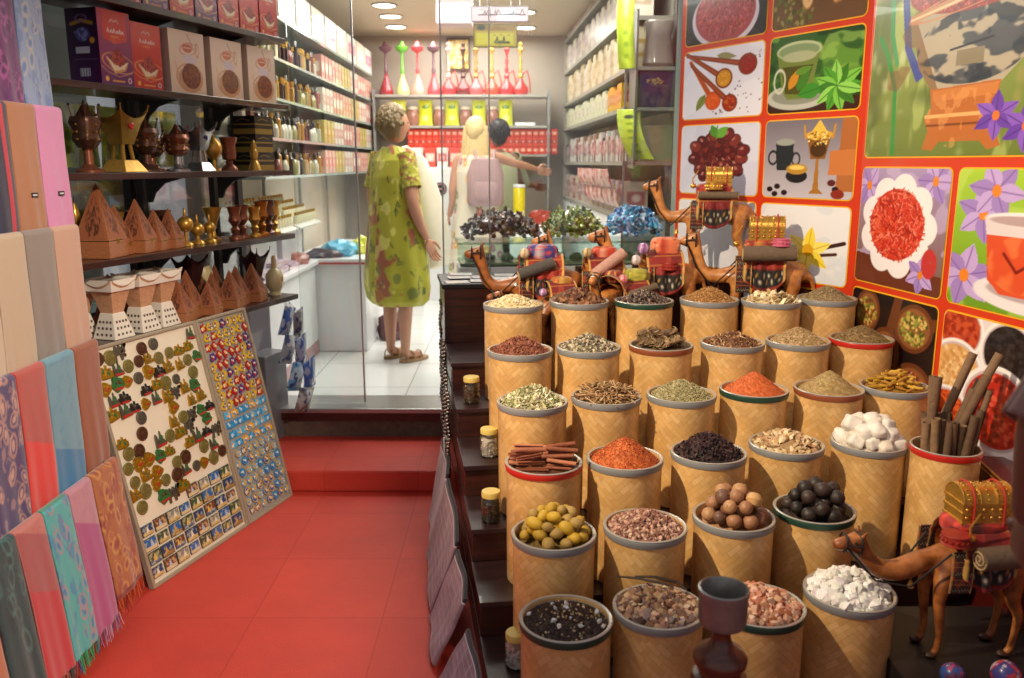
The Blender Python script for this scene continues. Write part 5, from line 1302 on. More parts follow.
def ornate(label, a, n, h, mm, mm2, rz=0):
    """pedestal burner with bulging square body and tall horns"""
    x, y = sh(a, n); t = thing('incense_burner', label, 'incense burner', (x, y, z3 + .0005), LZ + rz, None)
    MB().lathe([(0, 0), (.05, 0), (.05, .008), (.03, .018), (.018, .03), (.016, h * .3), (.024, h * .33), (0, h * .335)], 20).build('foot', mm2, t)
    MB().lathe([(0, h * .33), (.028, h * .335), (.045, h * .45), (.038, h * .55), (.05, h * .68), (.044, h * .76), (.036, h * .76), (.03, h * .6), (0, h * .55)], 16, sq=3.2, ang0=.39).build('bowl', mm, t)
    m = MB()
    for i in range(8):
        a_ = i * PI / 4
        for q in range(3): m.ball((.046 * math.cos(a_), .046 * math.sin(a_), h * (.45 + .1 * q)), .006, sub=1)
    m.build('studs', GOLDD, t)
    for i in range(4):
        a_ = PI / 4 + i * PI / 2; MB().tube([(.04 * math.cos(a_), .04 * math.sin(a_), h * .74), (.05 * math.cos(a_), .05 * math.sin(a_), h * .9)], [.004, .002], 6).ball((.05 * math.cos(a_), .05 * math.sin(a_), h * .92), .006, sub=1).build('horn', mm, t)
    MB().lathe([(.034, h * .76), (.02, h * .84), (.006, h * .93), (0, h)], 14).build('lid', mm, t)
    return t
ornate('dark bronze horned incense burner on silver stem, leftmost on its shelf', -.71, .11, .265, BRZ, COP)
mabkhara('large square golden burner with red gems second from left', -.547, .1, z3, .235, .15, GOLDD, GOLD, GEMR)
ornate('dark bronze beaded incense burner right of the large golden one', -.403, .11, .225, BRZ, BRZ)
ornate('small dark brown burner set back behind the bronze ones', -.302, .17, .18, BRZ, COP)
ornate('tall reddish silver incense burner left of the silver square one', -.215, .11, .20, COP, SILV)
mabkhara('silver square burner with blue gems', -.083, .1, z3, .195, .115, SILV, SILV, GEMB)
lathed('incense_burner', 'round gold sphere incense burner on a stem', 'incense burner', .029, .11, z3, ([(0, 0), (.03, 0), (.028, .008), (.01, .018), (.008, .05), (0, .05)], [(0, .048), (.012, .05), (.036, .075), (.041, .098), (.036, .12), (.012, .145), (.006, .165), (0, .17)]), GOLD)
lathed('incense_burner', 'copper brown cup shaped burner beside the gold sphere', 'incense burner', .145, .11, z3, ([(0, 0), (.038, 0), (.036, .012), (.016, .03), (.018, .045), (0, .045)], [(0, .043), (.03, .05), (.034, .08), (.03, .11), (.042, .15), (.036, .152), (.024, .11), (0, .08)]), COP)
lathed('incense_burner', 'small slim golden burner before the black and gold boxes', 'incense burner', .30, .08, z3, ([(0, 0), (.03, 0), (.022, .03), (.01, .05), (0, .05)], [(0, .048), (.014, .05), (.02, .08), (.01, .1), (.014, .115), (.004, .14), (0, .15)]), GOLD)
def cv_blackgold(s):
    c = Cv(40, 50, '17130f', seed=s); c.poly([(0, .0), (.8, 0), (.8, .3), (0, .3)], 'a88a34'); c.poly([(0, .5), (.8, .5), (.8, .58), (0, .58)], 'a88a34'); c.line([(.15, .75), (.35, .85), (.6, .75)], .03, 'c8b06a'); return c
for k in range(3):
    a = .185 + .055 * (k % 2) * 0; carton('perfume_box', 'black and gold perfume box in the stack right of the burners, %s' % ('bottom one', 'middle one', 'top one')[k], 'box', None, .41, .15, z3 + .0005 + k * .086, .15, .12, .085, cv_blackgold(k), cv_blackgold(k + 5), '1a1612')
# --- shelf with wooden pyramids and goblets ----------------------------------
PYR = wood_mat('carved_pyramid_wood', '84482a', 'b8784a', rough=.5, stretch=(14, 14, 3)); PYD = mat('carved_dark', '4a2416', rough=.6, var=.5, scale=160, bump=.4, bscale=160)
def cv_carve(seed, base='985838', dk='4a2616'):
    c = Cv(40, 40, base, seed=seed); c.pile(.5, .45, .4, .4, [dk, '5a3018'], 90, .035); c.line([(.05, .02), (.5, .98), (.95, .02), (.05, .02)], .05, base); return c
def pyramid_box(label, a, n, z, w, h, group, proto=[None]):
    x, y = sh(a, n)
    if proto[0] is None:
        t = thing('pyramid_box', label, 'incense box', (x, y, z), LZ + .25, group)
        MB().box((0, 0, .19), (1, 1, .38)).build('box', PYR, t, smooth=False, bevel=.012)
        MB().frustum((0, 0, .40), 1, .02, 1.25).build('lid', PYR, t, smooth=False)
        m = MB(); m.box((0, -.508, .37), (.16, .016, .14)); m.ball((0, -.52, .36), .03, sub=1); m.build('clasp', GOLDD, t)
        for s in range(4):
            cvv = cv_carve(s); ang = s * PI / 2
            def mq(U, V):
                V2 = V * .9 + .03; hw = (.5 - .49 * V2) * .84; X = (U - .5) * 2 * hw; Y = -(.5 - .49 * V2) - .012; Z = .40 + 1.25 * V2
                return (X * math.cos(ang) - Y * math.sin(ang), X * math.sin(ang) + Y * math.cos(ang), Z)
            sheet('carved_face', cvv, mq, vcol_mat('carved_wood', rough=.55, bump=.3, bscale=40), t)
        proto[0] = t
    else: t = dup(proto[0], (x, y, z), LZ + .25, label, group)
    t.scale = (w, w, h / 1.65); return t
z2 = SHZ[1] + .001
for a, n, w, h, lb in ((-.70, .1, .135, .275, 'largest wooden pyramid box at the left end of the pyramid shelf'), (-.60, .12, .11, .19, 'wooden pyramid box right of the largest pyramid'), (-.505, .1, .115, .21, 'second largest carved wooden pyramid box'),
                       (-.405, .1, .095, .165, 'fourth wooden pyramid box from the left on the pyramid shelf'), (-.315, .1, .09, .165, 'wooden pyramid box beside the gold sphere burner')):
    pyramid_box(lb, a, n, z2, w, h, None)
GOB = [([(0, 0), (.03, 0), (.03, .005), (.012, .015), (.008, .04), (.015, .05), (0, .05)], [(0, .048), (.012, .05), (.018, .07), (.036, .12), (.038, .13), (.034, .13), (.012, .075), (0, .07)]),
       ([(0, 0), (.032, 0), (.03, .01), (.014, .02), (.022, .045), (.01, .06), (0, .06)], [(0, .058), (.014, .06), (.03, .085), (.024, .11), (.034, .15), (.030, .15), (.016, .1), (0, .09)])]
def sphereb(label, a, n, z, r, mm, foot=.04):
    return lathed('incense_burner', label, 'incense burner', a, n, z, ([(0, 0), (.03, 0), (.026, .01), (.009, .02), (.008, foot), (0, foot)], [(0, foot - .002), (.01, foot)] + [(r * math.sin(t_), foot + r * .93 - r * math.cos(t_)) for t_ in np.linspace(.4, PI - .15, 10)] + [(.007, foot + 2 * r + .004), (.004, foot + 2 * r + .03), (0, foot + 2 * r + .034)]), mm)
sphereb('tall gold sphere burner with spire right of the last wooden pyramid', -.225, .09, z2, .034, GOLD, .06)
sphereb('low round gold burner with dark foot', -.135, .1, z2, .03, GOLD, .035)
sphereb('second low round gold burner near the goblets', -.05, .1, z2, .027, GOLD, .04)
lathed('incense_burner', 'thin brass finial burner behind the pyramids', 'incense burner', -.70, .21, z2, ([(0, 0), (.02, 0), (.008, .03), (0, .03)], [(0, .1), (.012, .12), (.02, .15), (.012, .18), (.004, .2), (0, .22)]), GOLD)
GL = [('gold goblet with wide bowl standing behind the dark ones', .044, .15, 0, GOLD, 1.15), ('copper red goblet left of a gold one', .113, .08, 1, COP, 1.0), ('second copper red goblet with beaded stem', .199, .1, 1, COP, 1.02), ('gold goblet between copper ones', .27, .08, 1, GOLD, .95),
      ('amber gold goblet third from the shelf end', .345, .09, 1, mat('amber_metal', 'b8742a', rough=.25, metal=.7, var=.2), 1.1), ('silver brown goblet second from the shelf end', .405, .09, 1, mat('smoky_metal', '7a5a50', rough=.25, metal=.6, var=.2), 1.12), ('bright gold goblet at the right end of the shelf', .465, .1, 1, GOLD, 1.1), 
      ('small gold goblet behind the pyramids', -.52, .2, 0, GOLD, 1.2), ('small dark goblet behind the pyramids', -.42, .2, 0, BRZ, 1.2), ('second small dark goblet behind the sphere burners', -.24, .2, 0, BRZ, 1.15)]
for lb, a, n, q, mm, s in GL:
    t = lathed('goblet', lb, 'goblet', a, n, z2, GOB[q], mm); t.scale = (s, s, s)
# --- lowest shelf ----------------------------------------------------------
z1 = SHZ[0] + .001
for i, (a, n) in enumerate(((-.70, .08), (-.55, .08), (-.43, .08))):
    mabkhara('white and peach carved burner with flared top, %s of three' % ('leftmost', 'middle', 'rightmost')[i], a, n, z1 - .0005, .235, .135, PEACH, WHT, None, 'white and peach burners', holes=True)
mabkhara('white and peach burner standing behind the front row, left', -.74, .2, z1 - .0005, .22, .12, PEACH, WHT, None, None, holes=True)
for i, (a, n, w, h) in enumerate(((-.33, .07, .105, .175), (-.235, .1, .105, .205), (-.145, .06, .09, .145), (-.06, .1, .09, .175), (.03, .07, .1, .175), (.12, .1, .1, .185), (.235, .09, .11, .185))):
    pyramid_box('reddish wooden pyramid box in the row behind the magnet boards', a, n, z1, w, h, 'reddish pyramid boxes on the lowest shelf')
for i in range(8):
    pyramid_box('dark wooden pyramid box at the back of the lowest shelf', -.6 + .1 * i, .2, z1, .085, .17 + .02 * (i % 2), 'dark pyramids at the back of the lowest shelf')
mabkhara('dark brown flared burner among the pyramid boxes', -.075, .2, z1 - .0005, .25, .12, mat('dark_clay', '3a1c1a', rough=.4, var=.2), MC['dark_clay'])
mabkhara('dark brown flared burner near the right end of the lowest shelf', .35, .15, z1 - .0005, .23, .115, MC['dark_clay'], MC['dark_clay'])
lathed('incense_burner', 'cream jar shaped burner behind the pyramid boxes', 'incense burner', .03, .21, z1, ([(0, 0), (.03, 0), (.03, .08), (0, .08)], [(0, .078), (.03, .08), (.042, .11), (.042, .16), (.03, .19), (0, .19)]), mat('cream_glaze', 'dccf9a', rough=.3, var=.1, coat=.4))
def star(t): MB().ball((0, -.043, .085), .014, (.5, .2, 1.3), sub=1).build('red_flower', GEMR, t)
lathed('incense_burner', 'cream vase with red flower at the right end of the lowest shelf', 'incense burner', .43, .09, z1, ([(0, 0), (.032, 0), (.03, .01), (.028, .02), (0, .02)], [(0, .018), (.028, .02), (.044, .05), (.045, .1), (.03, .125), (.015, .135), (.013, .18), (.008, .2), (0, .2)]), MC['cream_glaze'], None, star)

# --- goods inside the window behind the shelves ---------------------------
for i in range(7):
    x, y = sh(-.55 + .13 * i, .5); cv = Cv(40, 50, 'a8b83a', seed=i); cv.blot(3, 4, .5, 'c8d850', .7); cv.ell(.4, .4, .25, .18, '5a7a2a', a=.6)
    o = sheet('snack_bag', cv, lambda U, V: ((U - .5) * .12 * (1 - .12 * np.sin(V * PI)), -.02 * np.sin(U * PI) * np.sin(V * PI), V * .26), PRINT, None, .004)
    o.location = (x, y, 1.532); o.rotation_euler = (0, 0, LZ); tag(o, 'lime green packet standing inside the window behind the burners', 'packet', 'lime packets in the window')
for i in range(5):
    x, y = sh(-.93 + .09 * i, .44); cv = Cv(40, 40, ['6a4a78', '8a7a94', '5a4a6a'][i % 3], seed=i); cv.blot(3, 4, .5, 'a89ab4', .7)
    o = sheet('snack_bag', cv, lambda U, V: ((U - .5) * .1 * (1 - .12 * np.sin(V * PI)), -.02 * np.sin(U * PI) * np.sin(V * PI), V * .24), PRINT, None, .004)
    o.location = (x, y, 1.532); o.rotation_euler = (0, 0, LZ); tag(o, 'purple grey packet standing inside the window at its left end', 'packet', 'purple packets in the window')
m = MB()
for i in range(190):
    a = NP.uniform(-.85, -.5); n = NP.uniform(.44, .56); b = rnd.uniform(0, .07); p = [(a, n - .5, b)]
    for k in range(4): q = p[-1]; p.append((q[0] + rnd.uniform(-.05, .05), q[1] + rnd.uniform(-.03, .03), max(.003, q[2] + rnd.uniform(-.03, .03))))
    m.tube(p, .0035, 4, col=pal(['2a7ab8', '4aa0d8', '1f5a94', '7ac0e8'], 1)[0])
o = m.build('tinsel_heap', vcol_mat('tinsel', rough=.3, coat=.3)); x, y = sh(0, .5); o.location = (x, y, 1.217); o.rotation_euler = (0, 0, LZ); tag(o, 'heap of bright blue tinsel behind the pyramid shelf', 'tinsel', None, 'stuff')
t = thing('mesh_box', 'gold mesh covered box behind the goblets in the window', 'box', (*sh(-.2, .55), 1.216), LZ)
MB().box((0, 0, .13), (.42, .18, .26)).build('body', mat('gold_mesh', '9c8c4a', rough=.5, metal=.3, var=.5, scale=120, bump=.4, bscale=150), t, smooth=False, bevel=.004)
MB().box((.0, -.0915, .17), (.09, .002, .05)).build('label_plate', mat('paper_white', 'e0ded8', rough=.5), t, smooth=False)
# ================================================================== magnet boards
BU = np.array([-.955 * .2, .297 * .2, .9]); BLn = np.linalg.norm(BU); BU = BU / BLn     # up the board
BN = np.cross(np.array([E1[0], E1[1], 0]), BU)                                          # facing the street
if BN[0] < 0: BN = -BN
BO = np.array([-1.335, 2.90, .012])
ROT = Matrix(((E1[0], -BN[0], BU[0]), (E1[1], -BN[1], BU[1]), (0, -BN[2], BU[2])))      # local x along, y into the board, z up it
ROTE = ROT.to_euler()
def bd(a, u, off): return tuple(BO + np.array([E1[0], E1[1], 0]) * a + BU * u + BN * off)
def board(name, label, a0, w, h, mface, mframe):
    t = thing(name, label, 'display board', bd(a0 + w / 2, 0, 0)); t.rotation_euler = ROTE
    MB().box((0, .008, h / 2), (w, .012, h)).build('panel', mface, t, smooth=False)
    for nm, c, d in (('frame_edge', (-w / 2 - .006, .004, h / 2), (.014, .026, h + .024)), ('frame_edge', (w / 2 + .006, .004, h / 2), (.014, .026, h + .024)), ('frame_edge', (0, .004, -.006), (w - .002, .026, .014)), ('frame_edge', (0, .004, h + .006), (w - .002, .026, .014))):
        MB().box(c, d).build(nm, mframe, t, smooth=False, bevel=.003)
    return t
FRM = mat('board_frame', 'a89a84', rough=.45, metal=.2, var=.1)
board('magnet_board', 'large cream display board full of metal souvenir magnets leaning on the shelves', .012, .575, .895, mat('board_cream', 'e6dcc6', rough=.5, var=.04), FRM)
board('magnet_board', 'narrow display board crowded with colourful magnets next to the shop step', .617, .325, .895, mat('board_grey', 'a09c94', rough=.5, var=.1), FRM)
MET = {'bronze': mat('mag_bronze', '6a4632', rough=.35, metal=.6, var=.5, scale=150), 'gold': mat('mag_gold', 'c89a2c', rough=.3, metal=.7, var=.4, scale=150), 'pewter': mat('mag_pewter', '6f6a5c', rough=.35, metal=.6, var=.5, scale=150),
       'olive': mat('mag_olive', '8a8048', rough=.4, metal=.5, var=.5, scale=150)}
PV = vcol_mat('magnet_print', rough=.25, coat=.4)
def mesh_from(o):
    me = o.data; bpy.data.objects.remove(o); return me
def disc(r, mm, seed):
    m = MB(); m.lathe([(0, 0), (r, 0), (r, .004), (r * .85, .0055), (r * .8, .004), (0, .0045)], 20, rot=(PI / 2, 0, 0))
    rs = np.random.RandomState(seed)
    for i in range(7): q = r * .6 * math.sqrt(rs.rand()); w = rs.rand() * 6.28; m.ball((q * math.cos(w), -.0045, q * math.sin(w)), r * .18, (1, .4, 1.3), sub=1)
    return mesh_from(m.build('souvenir_magnet', mm))
def shape_poly(kind, r, mats_, seed):
    rs = np.random.RandomState(seed); m = MB()
    if kind == 'camel': P = [(-1, -1), (-.8, -1), (-.7, -.2), (-.1, -.2), (0, -1), (.2, -1), (.3, .2), (.6, .4), (.75, .9), (1.1, .85), (1.05, .65), (.8, .6), (.5, -.1), (.3, .3), (.0, .8), (-.3, .4), (-.6, .8), (-.9, .3)]
    elif kind == 'tower': P = [(-.9, -.8), (.9, -.8), (.85, -.3), (.5, -.3), (.45, .5), (.3, .5), (.2, 1.1), (.1, .5), (0, .3), (-.1, -.1), (-.4, .0), (-.45, .6), (-.6, .9), (-.75, .5), (-.8, 0)]
    elif kind == 'city': P = [(-1.2, -.7), (1.2, -.7), (1.15, .1), (.9, .1), (.85, .5), (.6, .5), (.55, .1), (.3, .2), (.25, .9), (.1, 1.0), (.0, .3), (-.3, .35), (-.35, .75), (-.7, .8), (-.75, .2), (-1.15, .1)]
    else: P = [(math.cos(a) * (1 + .18 * math.sin(5 * a + seed)), math.sin(a) * (1 + .2 * math.cos(3 * a))) for a in np.linspace(0, 2 * PI, 17)[:-1]]
    m.prism([(x * r, z * r) for x, z in P], -.006, fr=lambda X, Y, Z: (X, Y, Z))
    for i in range(9): m.ball((rs.uniform(-.6, .6) * r, -.006, rs.uniform(-.5, .4) * r), r * .2, (1, .4, 1.2), sub=1, mi=1 if (len(mats_) > 1 and i % 2) else 0)
    if len(mats_) > 2: m.box((0, -.006, -.62 * r), (1.5 * r, .003, .3 * r), mi=2)
    return mesh_from(m.build('souvenir_magnet', mats_))
GRN = mat('mag_green', '2c6a34', rough=.4, var=.2); RDM = mat('mag_red', 'b02a22', rough=.4, var=.2); BLK = mat('mag_black', '26221f', rough=.4, var=.3)
meshes1 = [(disc(.024, MET['bronze'], 1), 'round bronze souvenir magnet'), (disc(.024, MET['olive'], 2), 'round olive gold souvenir magnet'), (disc(.021, MET['pewter'], 3), 'round pewter souvenir magnet'),
           (shape_poly('camel', .026, [MET['pewter'], MET['bronze']], 4), 'dark camel shaped souvenir magnet'), (shape_poly('city', .024, [MET['gold'], GRN, MET['gold']], 5), 'gold skyline souvenir magnet'),
           (shape_poly('tower', .026, [MET['pewter'], GRN, RDM], 6), 'pewter tower souvenir magnet with green and red enamel'), (shape_poly('city', .023, [BLK, MET['pewter'], RDM], 7), 'black skyline souvenir magnet with red base'),
           (shape_poly('blob', .022, [MET['gold'], RDM], 8), 'gold and red crest souvenir magnet'), (shape_poly('tower', .026, [MET['gold'], MET['olive']], 9), 'golden tower souvenir magnet'), (shape_poly('blob', .023, [GRN, MET['bronze'], RDM], 10), 'green bronze crest souvenir magnet')]
def put(me, a, u, off, rot, name, label, cat, group, s=1.0):
    o = bpy.data.objects.new(name, me); C.objects.link(o); o.location = bd(a, u, off)
    o.rotation_euler = (ROT @ Matrix.Rotation(rot, 3, 'Y')).to_euler(); o.scale = (s, s, s); return tag(o, label, cat, group)
for r in range(12):
    u = .86 - r * .052
    for c_ in range(10):
        a = .04 + c_ * .0575 + (r % 2) * .018 + rnd.uniform(-.006, .006)
        if a > .565 or rnd.random() < .12 or (r == 11 and c_ > 4): continue
        k = rnd.choice([0, 0, 1, 1, 2, 3, 4, 4, 5, 6, 7, 8, 8, 9, 7])
        if r == 0: k = (0, 1, 3, 5, 0, 2, 0, 4, 8, 5)[c_]
        put(meshes1[k][0], a, u + rnd.uniform(-.007, .007), .0005, rnd.uniform(-.12, .12), 'souvenir_magnet', meshes1[k][1] + ' on the large cream board', 'magnet', meshes1[k][1] + 's', rnd.uniform(1.0, 1.25))
def photo_mag(w, h, seed):
    rs = np.random.RandomState(seed); c = Cv(26, 18, ['2a4a7a', '3a6aa8', '7a4a2c', '4a5a3c', '8a8a80'][seed % 5], seed=seed)
    c.poly([(0, 0), (1.45, 0), (1.45, .35), (0, .3)], ['c8a860', '9c7a48', 'd8c090', '5a6a8a'][seed % 4]); c.blot(4, 3, .55, 'e0d0a8', .6)
    x = rs.uniform(.4, 1.0); c.poly([(x - .25, .25), (x + .25, .25), (x + .12, .6), (x, .92), (x - .15, .55)], ['e8dcc0', 'c89a48', 'b0c0d0', 'e0b860'][seed % 4])
    m = MB(); m.box((0, -.002, 0), (w, .004, h)); b = m.build('photo_magnet', mat('tin_back', '5a5650', rough=.4, metal=.3), smooth=False)
    s = sheet('photo', c, lambda U, V: ((U - .5) * w * .92, -.0046 + 0 * U, (V - .5) * h * .9), PV); s.data.materials.clear()
    # join the printed face into the tin plate
    bm = bmesh.new(); bm.from_mesh(b.data); n0 = len(bm.faces); bm.from_mesh(s.data); bm.faces.ensure_lookup_table()
    for f in bm.faces[n0:]: f.material_index = 1
    me = bpy.data.meshes.new('photo_magnet'); bm.to_mesh(me); bm.free(); me.materials.append(MC['tin_back']); me.materials.append(PV)
    bpy.data.objects.remove(b); bpy.data.objects.remove(s); return me
PM = [photo_mag(.062, .046, i) for i in range(9)]
for r in range(5):
    for c_ in range(8):
        if (r == 4 and c_ < 4) or (r == 3 and c_ < 3 and False): continue
        a = .045 + c_ * .071 + (r % 2) * .004
        if a > .555: continue
        put(PM[(r * 3 + c_ * 2) % 9], a, .04 + r * .054, .0005, 0, 'photo_magnet', 'small rectangular photo magnet low on the large cream board', 'magnet', 'photo magnets on the large board', 1.05 if (r + c_) % 3 else .9)
def color_mag(kind, seed):
    rs = np.random.RandomState(seed); r = .019
    if kind == 'round': P = [(r * math.cos(a), r * math.sin(a)) for a in np.linspace(0, 2 * PI, 19)[:-1]]
    elif kind == 'odd': P = [(r * math.cos(a) * (1 + .3 * math.sin(3 * a + seed)), r * math.sin(a) * (1 + .25 * math.cos(4 * a + seed))) for a in np.linspace(0, 2 * PI, 19)[:-1]]
    else: P = [(-.024, -.014), (.024, -.014), (.026, .004), (.014, .008), (.010, .017), (-.004, .012), (-.02, .016)]
    H = {'round': ['3a6aa8', 'd8a83a', '5aa0c8'], 'odd': ['b02a2a', 'd8b02c', '5a3a78'], 'city': ['3a90c8', '58b0e0', 'e8a83a']}[kind]
    c0 = H[seed % 3]; m = MB(); m.prism(P, -.005, mi=0)
    for i in range(7): m.ball((rs.uniform(-.6, .6) * r, -.005, rs.uniform(-.5, .5) * r), r * .28, (1, .35, 1.1), sub=1, mi=1 + i % 2)
    if kind == 'round': m.lathe([(r * .86, .0045), (r * 1.02, .005), (r * 1.02, .0065), (r * .86, .0065), (r * .86, .0045)], 20, rot=(PI / 2, 0, 0), mi=1)
    return mesh_from(m.build('souvenir_magnet', [mat('enamel_' + c0, c0, rough=.25, var=.2, scale=100), mat('enamel_' + H[(seed + 1) % 3] + 'b', H[(seed + 1) % 3], rough=.25), mat('enamel_white', 'e4dcc8', rough=.3)]))
CM = {k: [color_mag(k, s) for s in range(5)] for k in ('round', 'odd', 'city')}
KN = {'round': 'small round blue and yellow plate magnet low on the narrow board', 'odd': 'small multicoloured figure magnet on the upper narrow board', 'city': 'small blue skyline magnet in the middle of the narrow board'}
for r in range(20):
    u = .865 - r * .0435; kind = 'odd' if r < 9 else ('city' if r < 13 else 'round')
    for c_ in range(7):
        a = .64 + c_ * .045 + (r % 2) * .012
        if a > .925 : continue
        put(CM[kind][rnd.randrange(5)], a + rnd.uniform(-.003, .003), u, .0005, rnd.uniform(-.2, .2), 'souvenir_magnet', KN[kind], 'magnet', KN[kind] + ' group', 1.0)

# hanging cards of blue keyrings right of the boards
t = thing('hanging_pouch', 'clear bag of blue trinkets hanging below the right end of the shelves', 'hanging bag', (*sh(.42, .03), 0), LZ)
for k, (a, z, w, h, col) in enumerate(((.0, .76, .10, .15, '4a6ab0'), (.09, .72, .10, .16, '8a8c94'), (-.03, .62, .12, .15, '8a94a0'), (.07, .58, .11, .17, '3a58a8'), (.0, .47, .13, .15, '5a9ac8'), (.11, .45, .12, .17, '3f6ac0'), (.03, .34, .14, .13, '7a7068'))):
    cv = Cv(30, 40, col, seed=k); cv.blot(3, 3, .5, 'c8ccd4', .7); cv.blot(4, 4, .6, '2a3a70', .8, seed=2)
    o = sheet('packet', cv, lambda U, V: ((U - .5) * w + .02 * V, -.02 * np.sin(U * PI) * np.sin(V * PI), (V - .5) * h), vcol_mat('plastic_wrap', rough=.15, coat=.5), t, .004); o.location = (a, -.01 * k, z); o.rotation_euler = (.1, .25 * (-1) ** k, 0)
    m = MB(); m.tube([(a + .01, -.01 * k, z + h / 2 - .01), (a * .3, .0, .864)], .0012, 4); m.build('string', mat('grey_string', '6a6a70'), t)
flat = MB(); flat.box((.06, .16, .58), (.20, .12, .56)); o = flat.build('storage_box', mat('grey_lacquer', '6f7078', rough=.35, var=.1), smooth=False, bevel=.004); o.location = (*sh(.40, .03), 0); o.rotation_euler = (0, 0, LZ); tag(o, 'grey box standing under the right end of the wall shelves', 'box')
o.location.z = -.285 + .0

# ================================================================== hanging scarves
SCF = vcol_mat('scarf_weave', rough=.75, sheen=.35, bump=.25, bscale=700)
FRG = vcol_mat('scarf_fringe', rough=.8)
def pat_plain(c1, c2=None, seed=1):
    def f():
        c = Cv(40, 150, c1, seed=seed); c.blot(20, 60, .5, c2 or c1, .35, soft=.3); return c
    return f
def pat_stripe(cols):
    def f():
        c = Cv(60, 120, cols[0]); w = c.asp / len(cols)
        for i, k in enumerate(cols): c.poly([(i * w, 0), ((i + 1) * w, 0), ((i + 1) * w, 1), (i * w, 1)], k)
        return c
    return f
def pat_paisley(bg, a, b, seed=1, band=None):
    def f():
        c = Cv(90, 220, bg, seed=seed); rs = c.rs
        for i in range(26):
            x, y = rs.uniform(.02, c.asp - .02), rs.uniform(.02, .98); r = rs.uniform(.02, .05); w = rs.rand() * 6
            c.ell(x, y, r, r * 1.5, a, rot=w, ring=.35, a=.8); c.ell(x, y, r * .4, r * .7, b, rot=w, a=.8); c.line([(x, y + r * 1.4), (x + r, y + r * 2), (x + r * 1.6, y + r * 1.5)], .006, a, .8)
        c.blot(8, 14, .58, b, .5)
        if band: 
            for y0, y1, k in band: c.mix(((c.Y > y0) & (c.Y < y1)).astype(float) * .9, k)
        return c
    return f
def pat_block(cols, seed=1):
    def f():
        c = Cv(60, 180, cols[0][1], seed=seed); 
        for y0, k in cols: c.poly([(0, 0), (c.asp, 0), (c.asp, y0 + .05), (0, y0 - .05)], k)
        c.blot(12, 30, .55, cols[-1][1], .25, soft=.2); return c
    return f
def scarf(label, xr, y0, y1, zr, drop, pf, fringe=None, bulge=.0, group=None, tagp=False):
    w = y1 - y0; yc = (y0 + y1) / 2; cv = pf(); cv.A = cv.A[:, ::-1]
    t = thing('scarf', label, 'scarf', (xr, yc, zr), 0, 'scarves hanging on the rack')
    rr = .016; back = .12; tot = drop + back + PI * rr
    def mp(U, V):
        s = (1 - V) * tot            # from the back hem over the rod to the front hem
        X = np.where(s < back, -rr, np.where(s < back + PI * rr, -rr * np.cos((s - back) / rr), rr))
        Z = np.where(s < back, -(back - s), np.where(s < back + PI * rr, rr * np.sin((s - back) / rr), -(s - back - PI * rr)))
        q = np.clip(-Z / drop, 0, 1) * (X > 0)
        X = X + q * bulge + .0025 * np.sin(U * 7 + yc * 9) * q + .0015 * np.sin(U * 15 + V * 3) * q
        Y = (U - .5) * (w - .006) * (1 + .03 * q * np.sin(V * 9)) + .006 * q * np.sin(V * 6 + yc * 5)
        X = X + .003 * (1 - np.abs(2 * U - 1) ** 4) * (X > 0)
        return X, Y, Z
    # V = 0 is the front hem
    o = sheet('cloth', cv, mp, SCF, t, .006)
    if tagp: MB().box((.0215 + bulge, 0.01, -drop + .13), (.004, .034, .014)).build('brand_tag', mat('black_tag', '17151a', rough=.5), t, smooth=False); MB().box((.0237 + bulge, 0.01, -drop + .13), (.0006, .024, .005)).build('tag_lettering', mat('tag_white', 'cfcfcf'), t, smooth=False)
    if fringe:
        m = MB(); n = int(w / .0055)
        for i in range(n):
            y = -w / 2 + .006 + i * .0055; x = rr + bulge + rnd.uniform(-.004, .004); p = [(x, y, -drop + .004)]
            L = rnd.uniform(.035, .06); dx = rnd.uniform(-.006, .012); dy = rnd.uniform(-.008, .008)
            p += [(x + dx * .4, y + dy * .5, -drop - L * .5), (x + dx, y + dy, -drop - L)]
            m.tube(p, [.0018, .0016, .001], 4, col=pal(fringe, 1)[0])
        o = m.build('fringe', FRG, t); o['kind'] = 'stuff'
    return t
T = [  # x, rod height, drop, boundaries from the far end
 (-1.505, 2.10, .40, [2.85, 2.69, 2.53, 2.37, 2.21]),
 (-1.465, 1.71, .385, [2.83, 2.67, 2.52, 2.36, 2.20]),
 (-1.428, 1.34, .39, [2.79, 2.63, 2.47, 2.31, 2.15, 1.99]),
 (-1.388, .965, .415, [2.76, 2.60, 2.43, 2.28, 2.12, 1.96]),
 (-1.345, .565, .50, [2.73, 2.54, 2.40, 2.26, 2.12, 1.98, 1.84])]
